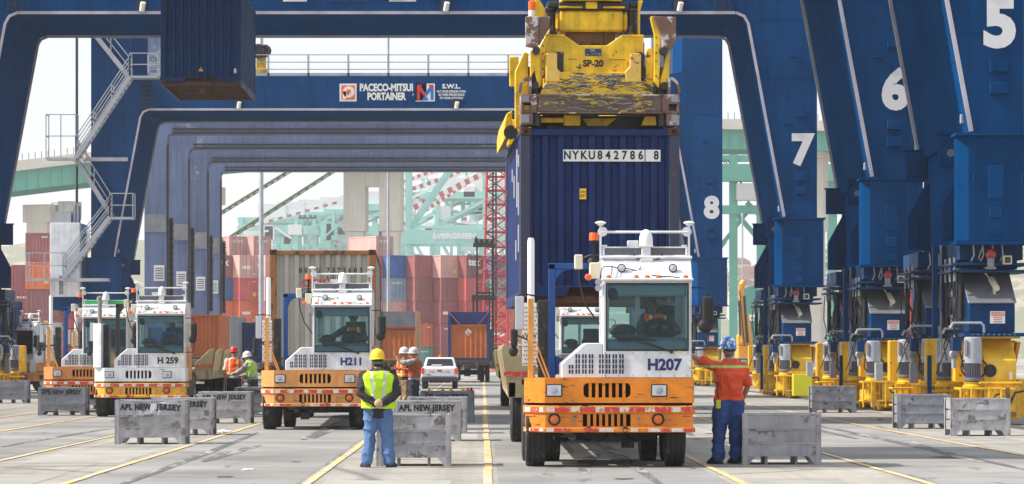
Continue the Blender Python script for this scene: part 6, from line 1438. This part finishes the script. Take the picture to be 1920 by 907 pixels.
# (left edge+half width) columns, bottom to top, as they show between the cranes and trucks
RZ = R(35)
right = [(700,352,'PPWRR','left of the blue column in the right-hand stacks'),(746,352,'OTPLB','in the column topped with blue beside the lamp post'),(795,352,'TOMMM','in the maroon column at the middle of the right-hand stacks'),
         (843,352,'MMMMP','in the column just left of the blue rack'),(890,352,'GBRRM','in the column behind the blue rack'),(938,352,'SWKTG','in the column at the foot of the red lattice tower'),
         (722,366,'PPWKPP','in the second row beside the lamp post'),(770,366,'TTKPL','in the second row behind the blue column'),(818,366,'KPPKG','in the second row behind the maroon column'),(866,366,'OTPPM','in the second row behind the blue rack'),(914,366,'RTKTM','in the second row behind the red tower')]
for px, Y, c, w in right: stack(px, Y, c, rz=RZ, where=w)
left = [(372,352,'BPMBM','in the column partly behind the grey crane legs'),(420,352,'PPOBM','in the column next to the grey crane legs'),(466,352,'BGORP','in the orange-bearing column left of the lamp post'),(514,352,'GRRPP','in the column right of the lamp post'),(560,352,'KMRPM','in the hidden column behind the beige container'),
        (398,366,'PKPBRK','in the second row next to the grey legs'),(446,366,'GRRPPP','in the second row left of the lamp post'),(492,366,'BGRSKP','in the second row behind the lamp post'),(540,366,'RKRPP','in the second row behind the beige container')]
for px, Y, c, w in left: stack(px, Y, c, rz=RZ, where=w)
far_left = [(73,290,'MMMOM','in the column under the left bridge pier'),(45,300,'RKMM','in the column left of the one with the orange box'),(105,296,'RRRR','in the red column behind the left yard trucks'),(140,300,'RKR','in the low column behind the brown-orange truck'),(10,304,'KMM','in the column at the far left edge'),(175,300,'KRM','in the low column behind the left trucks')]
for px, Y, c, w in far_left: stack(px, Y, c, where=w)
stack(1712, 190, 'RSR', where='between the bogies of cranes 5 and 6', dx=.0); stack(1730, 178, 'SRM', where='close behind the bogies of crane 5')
stack(942, 330, 'OSS', where='beside the navy container, low at the quay')
text('tex', .8, LABELW, None, (tx(420, 352), 352, 12.0), name='lettering', bold=.04).parent = None
text('tex', .8, LABELW, None, (tx(890, 352), 352, 12.0), name='lettering', bold=.04).parent = None
for o in [o for o in COL.objects if o.name.startswith('lettering') and o.parent is None]:
    # container line mark belongs to the container it is printed on
    best = min((q for q in COL.objects if q.get('group') == 'stacked containers across the yard'), key=lambda q: (q.location-Vector((o.location.x, o.location.y, o.location.z-1.3))).length)
    o.parent = best; o.location = (-.2, -.06, 1.75)

# ------------------------------------------------------------------ lamp posts
def lamp_post(px, Y, r, label, h=34, base=True):
    t = thing('lamp_post', label, 'lamp post', (tx(px, Y), Y, 0), 0, 'tall lamp posts in the yard')
    m = MB(); m.lathe([(r*1.25, 0), (r*1.2, 6), (r, 12), (r*.8, h)], (0,0,0), 'z', 14); m.build('pole', GALV, t, smooth=True)
    m = MB(); m.lathe([(r*1.9, 0), (r*1.9, .2), (r*1.3, .3)], (0,0,0), 'z', 12); m.build('foot', STEEL, t)
    m = MB(); m.bx(-1.2, 1.2, -.1, .1, h, h+.2)
    for x in (-1, -.4, .4, 1): m.bx(x-.2, x+.2, -.4, .2, h+.1, h+.5)
    m.build('lamp_head', STEEL, t)
    return t
lamp_post(490, 240, .17, 'tall grey lamp post rising beside the left container stacks')
lamp_post(728, 250, .11, 'tall thin lamp post in front of the concrete bridge pier')
t = lamp_post(577, 420, .06, 'thin distant lamp post above the beige container', 20)

# ------------------------------------------------------------------ road bridge beyond the yard
BY = 430.0
def bz(px): return HC+(HY-(358-.125*(px-35)+.000050*(px-35)**2))*BY/F
br = thing('road_bridge', 'green-girdered road bridge on concrete piers crossing behind the cranes', 'bridge', (0, BY, 0))
xs = [-700+100*i for i in range(37)]
def deck(z0, z1, y0, y1):
    m = MB()
    for a, b in zip(xs[:-1], xs[1:]):
        xa, xb = tx(a, BY), tx(b, BY); za, zb = bz(a), bz(b)
        m.add([(xa,y0,za+z0),(xb,y0,zb+z0),(xb,y1,zb+z0),(xa,y1,za+z0),(xa,y0,za+z1),(xb,y0,zb+z1),(xb,y1,zb+z1),(xa,y1,za+z1)], [(3,2,1,0),(4,5,6,7),(0,1,5,4),(2,3,7,6)])
    return m
deck(0, 2.7, 0, .4).build('girder', TEALD, br); deck(0, 2.7, 11, 11.4).build('girder', TEALD, br); deck(2.7, 3.1, -1.2, 13).build('bridge_deck', CONC, br); deck(3.1, 4.1, -1.2, -.9).build('parapet', CONC, br); deck(3.1, 4.1, 12.7, 13).build('parapet', CONC, br)
m = MB()
for a in range(-700, 2900, 22): m.bx(tx(a,BY)-.08, tx(a,BY)+.08, -.15, 0, bz(a)+.05, bz(a)+2.6)
m.build('girder_stiffener', TEALD, br)
m = MB()
for a in range(-700, 2900, 12): m.bx(tx(a,BY)-.05, tx(a,BY)+.05, -1.1, -1.0, bz(a)+4.1, bz(a)+5.0)
m.build('railing_post', STEEL, br)
def pier(px, w, label=None, rot=-24, big=True):
    x = tx(px, BY); zt = bz(px); p = MB(); p.T = Matrix.Translation((x, 6, 0)) @ Matrix.Rotation(R(rot), 4, 'Z')
    if big:
        g = 1.0
        for s in (-1, 1):
            p.bx(s*g, s*(g+w), -1.3, 1.3, 18.9, zt-.9 if zt-.9 > 20 else zt); p.bx(s*(g+.35), s*(g+w-.35), -1.1, 1.1, 0, 18.9)
        p.bx(-g, g, -1.2, 1.2, 25.2, zt-.9); p.bx(-g-w-.2, g+w+.2, -2.6, 2.6, zt-.9, zt)
    else:
        p.bx(-w, w, -1.4, 1.4, 0, zt-4); p.bx(-w*1.5, w*1.5, -1.5, 1.5, zt-4.5, zt-2.0); p.bx(-w*1.1, w*1.1, -1.45, 1.45, zt-6, zt-4.5)
    return p.build('pier', CONC, br, bevel=.05)
pier(698, 3.1, rot=-9); pier(67, 1.5, big=False); pier(1500, 3.4); pier(-200, 1.8, big=False); pier(380, 1.5, big=False); pier(120, .7, big=False)

# ------------------------------------------------------------------ red lattice tower and a container handler
def lattice(name, label, cat, mat, base, top, wb, wt, n, group=None, r=.12):
    """four-chord lattice between two points"""
    base = Vector(base); top = Vector(top); t = thing(name, label, cat, tuple(base), 0, group); d = top-base
    ch = MB(); br_ = MB(); c = [(-1,-1),(1,-1),(1,1),(-1,1)]
    P = lambda k, u: Vector((c[k][0]*(wb+(wt-wb)*u)/2, c[k][1]*(wb+(wt-wb)*u)/2, 0))+d*u
    for k in range(4): ch.tube([P(k,0), P(k,.5), P(k,1)], r, 6)
    for i in range(n):
        u0, u1 = i/n, (i+1)/n
        for k in range(4):
            k2 = (k+1) % 4; br_.tube([P(k,u0), P(k2,u0)], r*.5, 4); br_.tube([P(k,u0), P(k2,u1)] if i % 2 else [P(k2,u0), P(k,u1)], r*.45, 4)
    ch.build('chord', mat, t, smooth=True); br_.build('brace', mat, t)
    return t
lt = lattice('lattice_tower', 'tall red lattice crane tower standing beside the navy container', 'lattice tower', FARRED, (at(928,0,300).x, 300, 0), (at(931,0,300).x, 300, 21.5), 2.5, 1.75, 16, r=.14)
m = MB()
for x in (-.2, .1): m.bx(x-.08, x+.08, -1.0, -.9, 2, 21)
for k in range(38): m.bx(-.3, .2, -1.0, -.92, 2+.5*k, 2.06+.5*k)
m.build('ladder', BLACKMET, lt)
m = MB()
for k in range(14):
    z = 2+1.3*k; m.tube([(-1.2,-1.2,z),(-.4,-1.25,z+.5),(.3,-1.2,z-.2),(1.2,-1.2,z+.4)], .05, 5)
m.build('cable', FARRED, lt)
hY = 235.0; s_ = F/hY; hx = tx(908, hY)
hd = thing('container_handler', 'dark container handler with a raised spreader bar by the red lattice tower', 'container handler', (hx, hY, 0))
z_ = lambda py: HC+(HY-py)*hY/F
m = MB(); m.bx(-.62,-.48,0,.25,.8,z_(447)); m.bx(.55,.75,0,.3,.8,z_(450)); m.bx(.35,.45,.1,.3,.8,z_(540)); m.build('mast', BLACKMET, hd)
m = MB(); m.bx(-.85,.82,-.3,.3,z_(462),z_(455)); m.bx(-.75,.75,-.2,.2,z_(455),z_(449)); m.bx(-.72,-.6,-.1,.1,z_(449),z_(444)); m.bx(.62,.74,-.1,.1,z_(449),z_(443)); m.build('spreader_bar', BLACKMET, hd)
m = MB()
for x in (-.4, 0, .4): m.bx(x-.07, x+.07, -.24, -.2, z_(455)+.05, z_(449)-.05)
m.build('lamp', STEEL, hd)
m = MB(); m.bx(-.95,.85,-.4,.4,z_(562),z_(552)); m.bx(-.5,.7,-.3,.3,z_(550),z_(546)); m.bx(-.9,-.75,-.3,.3,z_(590),z_(562)); m.bx(.55,.75,-.3,.3,z_(600),z_(562)); m.build('carriage', CHASSIS, hd)
m = MB(); m.bx(-1.3,1.3,.4,4.5,.6,2.2); m.bx(-.6,.6,1.2,2.6,2.2,3.6); m.build('body', SEAT, hd, bevel=.05)
for x in (-1.3, 1.3):
    for y in (.8, 3.8): wheel(hd, (x, y, .7), .7, .5, side=1 if x > 0 else -1, rimmat=STEEL)
# excavator beyond the bogies
eY = 250.0; ex = thing('excavator', 'yellow excavator with its boom raised, beyond the bogies of crane 8', 'excavator', (tx(1398, eY), eY, 0))
m = MB(); m.bar((-.15,.2,2.6), (-.35,.2,7.2), .42, .4); m.bar((-.35,.1,7.2), (-.1,.3,7.6), .4); m.build('stick', EXY, ex, bevel=.04)
m = MB(); m.bar((.55,.2,1.8), (.1,.2,5.0), .3, .4); m.build('boom', EXY, ex, bevel=.04)
m = MB(); m.tube([(.15,.0,2.6),(-.1,.0,6.4)], .10, 8); m.tube([(-.45,.0,3.2),(-.55,.0,6.0)], .07, 8); m.build('boom_ram', BLACKMET, ex)
m = MB(); m.tube([(-.1,-.05,2.4),(-.3,-.1,4.5),(-.5,-.05,6.8)], .05, 6); m.build('hose', BLACK, ex)
m = MB(); m.bx(-.6,1.0,.5,3.6,1.0,2.4); m.bx(-.6,.3,.5,1.8,2.4,3.3); m.build('body', EXY, ex, bevel=.08)
m = MB(); m.bx(-1.2,-.6,0,4,0,.9); m.bx(.8,1.4,0,4,0,.9); m.build('track', CHASSIS, ex, bevel=.1)
# parked cars by the excavator
cY = 205.0; cc = thing('parked_car', 'dark grey car parked beyond the bogies, below the excavator', 'car', (tx(1405, cY), cY, 0))
m = MB(); m.prism([(0,.35),(0,.9),(.5,.95),(1.1,1.42),(2.6,1.42),(3.3,.95),(4.3,.85),(4.3,.35)], -.85, .85, 'x'); m.build('body', paint('car_grey', srgb(86,92,102), .3, dirt=.1), cc, bevel=.06, seg=2)
MB().add([(-.7,.55,.98),(.7,.55,.98),(.62,1.05,1.36),(-.62,1.05,1.36)], [(0,1,2,3)]).build('rear_window', DARKGLASS, cc, (0,-.03,.02))
for x in (-.75,.75):
    for y in (.8,3.4): wheel(cc, (x, y, .31), .31, .2, side=1 if x > 0 else -1, rimmat=STEEL)

# ------------------------------------------------------------------ far teal cranes across the channel
def stripe_boom(parent, p0, p1, w, n, nm='boom', a=STRIPER, b=FARWHITE):
    p0 = Vector(p0); p1 = Vector(p1); ra = MB(); wb_ = MB()
    for k in range(n): (ra if k % 2 else wb_).bar(p0.lerp(p1, k/n), p0.lerp(p1, (k+1)/n), w*.8, w*.8)
    wb_.build(nm, b, parent); ra.build(nm, a, parent)
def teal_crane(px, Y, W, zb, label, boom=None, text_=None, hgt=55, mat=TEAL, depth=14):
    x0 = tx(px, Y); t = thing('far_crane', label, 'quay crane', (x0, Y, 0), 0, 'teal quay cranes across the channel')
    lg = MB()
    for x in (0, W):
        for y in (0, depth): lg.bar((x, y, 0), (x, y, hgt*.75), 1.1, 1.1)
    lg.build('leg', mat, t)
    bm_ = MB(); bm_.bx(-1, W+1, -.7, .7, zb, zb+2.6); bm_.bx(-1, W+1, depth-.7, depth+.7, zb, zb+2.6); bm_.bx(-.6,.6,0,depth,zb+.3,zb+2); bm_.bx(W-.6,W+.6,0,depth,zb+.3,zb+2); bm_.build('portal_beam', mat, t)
    d = MB()
    d.bar((0,0,zb), (W*.35,0,zb-11), .9); d.bar((0,0,zb-6), (W*.3,0,0.5), .7); d.bar((W,0,zb), (W*.65,0,zb-11), .9); d.bar((W*.33,0,0),(W*.33,0,zb), .8); d.bar((W*.66,0,0),(W*.66,0,zb), .8); d.bar((0,0,zb+2.6),(W,0,hgt*.75), .8); d.bar((0,depth,zb+2.6),(W,depth,hgt*.75), .8); d.bx(-1,W+1,0,depth,hgt*.72,hgt*.75)
    d.build('brace', mat, t)
    if text_: text(text_, 1.05, FARWHITE, t, (W*.60, -.75, zb+1.3), bold=.06, fit=8.6)
    if boom:
        for k, (a, b, w, n) in enumerate(boom): stripe_boom(t, a, b, w, n)
    m = MB(); m.bx(W*.3, W*.8, 2, depth-2, hgt*.75, hgt*.75+4); m.build('machinery_house', FARWHITE, t)
    return t
eyz = lambda py, Y: HC+(HY-py)*Y/F
def pt(t, px, py, dy=0):
    Y = t[1]+dy; return (tx(px, Y)-t[0], dy, eyz(py, Y))
Y1 = 620.0; b0 = (tx(765, Y1), Y1)
teal_crane(765, Y1, 15.5, eyz(458, Y1)+.2, 'teal quay crane with EVERGREEN in white letters on its beam', None, 'EVERGREEN', 66)
# the raised red and white booms that cross the sky right of the pier
for k, (pa, pb, w, n, dy, lab) in enumerate([((752,402),(960,300),1.5,26,60,'lowest and nearest of the striped booms right of the pier'),((752,425),(905,325),1.0,30,80,'second one, just under the lowest bright one'),((752,362),(905,310),1.2,22,120,'striped boom rising above the bright one'),((752,345),(850,305),1.3,16,160,'highest short striped boom next to the pier'),
                                         ((640,378),(470,425),.8,20,200,'faint drooping striped boom left of the pier')]):
    Yb = Y1+dy; a = (tx(pa[0],Yb), 0, eyz(pa[1],Yb)); b = (tx(pb[0],Yb), 0, eyz(pb[1],Yb))
    t = thing('crane_boom', 'striped crane boom, '+lab, 'crane boom', (a[0], Yb, 0), 0, 'striped booms of the far cranes')
    o = Vector((a[0],0,0)); stripe_boom(t, Vector(a)-o, Vector(b)-o, w, n)
    m = MB(); m.bar(Vector(a)-o+Vector((0,1.5,0)), Vector(b)-o+Vector((0,1.5,0)), w*.5); m.bar(Vector(a)-o+Vector((0,.7,w*1.6)), Vector(b)-o+Vector((0,.7,w*1.6)), w*.35); m.build('boom_chord', FARWHITE, t)
rj = random.Random(21)
names = ['first','second','third','fourth','fifth','sixth','seventh','eighth','ninth']
for k, (px, Y) in enumerate([(452,900),(490,940),(530,980),(572,1000),(610,1020),(655,960),(770,900),(820,860),(868,920)]):
    w = 16 if k < 6 else 18
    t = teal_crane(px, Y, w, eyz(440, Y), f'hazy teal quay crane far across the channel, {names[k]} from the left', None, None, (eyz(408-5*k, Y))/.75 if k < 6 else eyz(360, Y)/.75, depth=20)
    mm = MB()
    for q in range(5):
        xa = rj.uniform(-4, w+4); za = eyz(rj.uniform(425,462), Y); mm.bar((xa, -2, za), (xa+rj.uniform(-8,8), -2, za+rj.uniform(-6,6)), .6)
    for q in range(4): xa = rj.uniform(-2, w); mm.bx(xa, xa+rj.uniform(2,5), -1, 1, eyz(rj.uniform(440,470), Y), eyz(rj.uniform(415,436), Y))
    mm.build('lattice_work', TEAL if k % 3 else FARWHITE, t)
    if k >= 6:
        av = MB(); aw = MB()
        for q in range(6):
            xa = rj.uniform(-3, w+3); (av if q % 2 else aw).bar((xa, rj.uniform(-1, 12), eyz(452, Y)), (xa+rj.uniform(-9, 9), rj.uniform(-1, 12), eyz(rj.uniform(300, 350), Y)), rj.uniform(.6, 1.3))
            zz = eyz(rj.uniform(330, 430), Y); av.bar((rj.uniform(-3, 3), 4, zz), (w+rj.uniform(-3, 3), 4, zz+rj.uniform(-3, 3)), .6)
        for q in range(2): xa = rj.uniform(0, w-3); zz = eyz(rj.uniform(350, 425), Y); aw.bx(xa, xa+rj.uniform(2, 4), 0, 3, zz, zz+rj.uniform(2, 4))
        av.build('tower_frame', TEAL, t); aw.build('tower_strut', FARWHITE, t)
        for q in range(2):
            xa = rj.uniform(0, w); stripe_boom(t, (xa, 0, eyz(455, Y)), (xa+rj.uniform(-3,5), 0, eyz(385+20*q, Y)), 1.3, 9, 'stay')
# long teal quay structure filling the horizon under the cranes
q = thing('quay_building', 'long low teal terminal shed on the far quay', 'terminal shed', (tx(440, 1080), 1080, 0))
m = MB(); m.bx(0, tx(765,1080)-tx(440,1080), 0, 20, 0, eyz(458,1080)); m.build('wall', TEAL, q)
m = MB()
for k in range(30): m.bx(2*k, 2*k+.5, -.3, 0, 2, eyz(460,1080)-1)
m.build('wall_rib', paint('teal_dark', srgb(50,120,116), .6, dirt=.1), q)
# two dark green diagonal cables with little lamps
for k, (pa, pb, lab) in enumerate([((330,450),(600,285),'upper dark green diagonal stay cable in front of the white sky'),((345,500),(690,278),'lower dark green diagonal stay cable in front of the white sky')]):
    Yc = 395.0; a = Vector((tx(pa[0],Yc), Yc, eyz(pa[1],Yc))); b = Vector((tx(pb[0],Yc), Yc, eyz(pb[1],Yc)))
    m = MB(); m.tube([a, b], .16, 8); m.tube([a+Vector((0,.4,-.3)), b+Vector((0,.4,-.3))], .08, 6)
    for u in [i/24 for i in range(25)]: p = a.lerp(b, u); m.bx(p.x-.12, p.x+.12, p.y-.1, p.y+.5, p.z-.38, p.z+.14)
    o = m.build('stay_cable', paint('cable_green', srgb(78,94,52), .7, dirt=.2), None); tag(o, lab, 'stay cable')
# green crane structure between cranes 7 and 8
Yg = 470.0; xg = tx(1360, Yg)
gc = thing('far_crane', 'green lattice quay crane seen in the gap between cranes 7 and 8', 'quay crane', (xg, Yg, 0))
G_ = lambda px, py: (tx(px,Yg)-xg, 0, eyz(py,Yg))
m = MB(); m.bar(G_(1375,680), G_(1375,290), 1.2); m.bar(G_(1345,680), G_(1345,300), 1.0); m.bar(G_(1425,680), G_(1425,320), 1.0); m.bar(G_(1470,690), G_(1470,330), 1.4); m.bar(G_(1560,690), G_(1560,330), 1.4); m.bar(G_(1800,690), G_(1800,330), 1.4); m.build('leg', TEALD, gc)
m = MB(); m.bar(G_(1330,325), G_(1860,325), 2.6); m.bar(G_(1330,394), G_(1860,394), 1.3); m.bar(G_(1330,298), G_(1860,298), 1.0); m.build('beam', TEALD, gc)
m = MB(); m.bar(G_(1380,400), G_(1440,470), .7); m.bar(G_(1400,380), G_(1500,480), .7); m.bar(G_(1345,470), G_(1400,400), .6); m.bar(G_(1470,400), G_(1550,500), .7); m.build('brace', TEALD, gc)
stripe_boom(gc, G_(1355,392), G_(1480,388), .7, 14)
m = MB(); m.bx(G_(1380,0)[0], G_(1425,0)[0], -1, 3, eyz(376,Yg), eyz(345,Yg)); m.build('machinery_house', FARWHITE, gc)
m = MB(); m.lathe([(2.2,0),(2.2,.6),(1.6,.8)], G_(1412,562), 'y', 20); m.build('cable_reel', TEALD, gc)
m = MB(); m.bx(G_(1400,0)[0]-.5, G_(1425,0)[0], 1, 3, 0, eyz(600,Yg)); m.build('cabinet', TEALD, gc)
m = MB()
for k in range(5):
    a = Vector(G_(1352+6*k, 300)); b = Vector(G_(1430+3*k, 300)); pts = [a.lerp(b, u/8)+Vector((0, .2*k-1, -abs(math.sin(math.pi*u/8))*(2.5+k*.8))) for u in range(9)]; m.tube(pts, .07, 5)
m.build('festoon_cable', BLACKMET, gc, smooth=True)
pl = MB(); pl.tube([(0,0,0),(0,0,eyz(400,330))], .09, 8); tag(pl.build('light_mast', GALV, None, (tx(1392,330), 330, 0), smooth=True), 'thin grey mast in the gap between cranes 7 and 8', 'mast')

# ------------------------------------------------------------------ hills with houses, water
HILL = paint('hill_scrub', srgb(112, 116, 84), .95, dirt=.4, dirt_scale=.02, wear=srgb(150, 138, 112), wear_amt=.45, wear_scale=.02)
def ridge(name, Y, x0, x1, prof, label=None):
    m = MB(); n = 60; rr = random.Random(int(Y)); vs = []; rows = 7
    for j in range(rows):
        v = j/(rows-1)
        for i in range(n+1):
            u = i/n; h = prof(u)*(v**.7)*(1+.04*rr.uniform(-1,1)); vs.append((x0+(x1-x0)*u, Y+v*260, h if j else -1))
    fs = [(j*(n+1)+i, j*(n+1)+i+1, (j+1)*(n+1)+i+1, (j+1)*(n+1)+i) for j in range(rows-1) for i in range(n)]
    m.add(vs, fs); return tag(m.build(name, HILL, smooth=True), kind='structure')
HX0, HX1, HYY = -420, 520, 1450
hprof = lambda u: 34+26*math.sin(u*5.2+.4)**2+22*u
ridge('hill', HYY, HX0, HX1, hprof)
WALLS = [paint('house_'+n, srgb(*c), .8, dirt=.1) for n, c in (('cream',(226,216,198)),('white',(232,230,226)),('sand',(206,184,156)),('rose',(204,170,156)))]
ROOFS = [paint('roof_'+n, srgb(*c), .8, dirt=.2) for n, c in (('clay',(168,104,80)),('grey',(130,126,124)),('brown',(120,92,76)))]
rh = random.Random(9)
protos = []
def house(i, x, y, z, lab):
    w = rh.uniform(9, 15); h = rh.uniform(5, 8); d = 9
    t = thing('hillside_house', lab, 'house', (x, y, z-1), 0, 'houses on the far hillside')
    MB().bx(-w/2, w/2, 0, d, 0, h).build('wall', WALLS[i % 4], t)
    MB().prism([(-w/2-.5,h),(w/2+.5,h),(w*.2,h+2.2),(-w*.2,h+2.2)], -.4, d+.4).build('roof', ROOFS[i % 3], t)
    m = MB()
    for k in range(int(w/3)): 
        for q in range(2 if h > 6 else 1): m.bx(-w/2+1+3*k, -w/2+2.4+3*k, -.06, 0, 1.2+3*q, 2.6+3*q)
    m.build('window', DARKGLASS, t)
i = 0
for (p0, p1, n, wh) in ((1385, 1432, 26, 'in the gap between cranes 7 and 8'), (775, 895, 30, 'behind the EVERGREEN crane'), (1540, 1580, 8, 'in the sliver between cranes 6 and 7')):
    for k in range(n):
        v = rh.uniform(.25, 1); px = rh.uniform(p0, p1); y = HYY+v*260; x = tx(px, y); u = (x-HX0)/(HX1-HX0); z = hprof(u)*v**.7
        house(i, x, y, z, f'{["cream","white","sand-coloured","rosy"][i % 4]} {["clay","grey","brown"][i % 3]}-roofed house on the far hill {wh}'); i += 1
HAZEHILL = ridge('far_hill', 2600, -900, 200, lambda u: 60+25*math.sin(u*7)**2)

# ------------------------------------------------------------------ harbour haze
hz = bpy.data.materials.new('haze'); hz.use_nodes = True; nt = hz.node_tree; nt.nodes.remove(nt.nodes['Principled BSDF'])
pv = nt.nodes.new('ShaderNodeVolumePrincipled'); pv.inputs['Density'].default_value = .00021; pv.inputs['Color'].default_value = (.93, .95, 1.0, 1); pv.inputs['Anisotropy'].default_value = .2
nt.links.new(pv.outputs[0], nt.nodes['Material Output'].inputs['Volume'])
HZ = MB().bx(-1500, 1500, -300, 3020, -1.0, 130).build('haze', hz); tag(HZ, kind='stuff')

# ------------------------------------------------------------------ separate like pieces into parts of their own
def split_islands(names, most=10):
    cache = {}
    for o in list(COL.objects):
        if o.type != 'MESH' or o.name.split('.')[0] not in names or o.parent is None: continue
        key = o.data.name
        if key not in cache:
            b = bmesh.new(); b.from_mesh(o.data); b.verts.ensure_lookup_table(); seen = set(); isl = []
            for v in b.verts:
                if v.index in seen: continue
                st = [v]; seen.add(v.index); cur = set()
                while st:
                    w = st.pop(); cur.add(w.index)
                    for e in w.link_edges:
                        q = e.other_vert(w)
                        if q.index not in seen: seen.add(q.index); st.append(q)
                isl.append(cur)
            b.free(); out = []
            if 1 < len(isl) <= most:
                for cur in isl:
                    b = bmesh.new(); b.from_mesh(o.data); bmesh.ops.delete(b, geom=[v for v in b.verts if v.index not in cur], context='VERTS')
                    me = o.data.copy(); b.to_mesh(me); b.free(); out.append(me)
            cache[key] = out
        out = cache[key]
        if out:
            o.data = out[0]
            for me in out[1:]:
                c = o.copy(); COL.objects.link(c); c.data = me
split_islands({'junction_box', 'leg_box_rim', 'roof_marker_lamp', 'bracket', 'rubber_pad', 'damper', 'blue_post', 'axle', 'flange', 'control_box', 'tie_rod', 'conduit', 'yellow_column', 'access_plate',
               'air_horn', 'hoist_rope', 'lamp', 'telescopic_beam', 'logo_red', 'yellow_bracket', 'twistlock', 'bolt_head', 'air_pipe', 'roof_equipment', 'mast', 'skid', 'shell', 'track', 'antenna_rack', 'sign_board', 'logo_panel', 'tailgate_lettering', 'strap', 'edge_pipe', 'heat_shield', 'top_rim', 'leg', 'scrape'} - {'leg', 'antenna_rack', 'roof_equipment'})

for o in COL.objects:                                   # rows of tiny like pieces stay one part each
    if o.parent and o.name.split('.')[0] in {'louvre', 'panel_bolt', 'bolt', 'rivet', 'shield_hole', 'bolt_row', 'wheel_nut', 'scrape_mark', 'girder_stiffener', 'railing_post', 'panel_joint', 'cross_member', 'wall_rib', 'lattice_work', 'brace', 'tower_frame', 'tower_strut', 'side_marking', 'lock_rods', 'line_mark', 'roof_wiring', 'cable_bundle', 'hose'}: o['kind'] = 'stuff'
split_islands({'running_gear'}, 8)
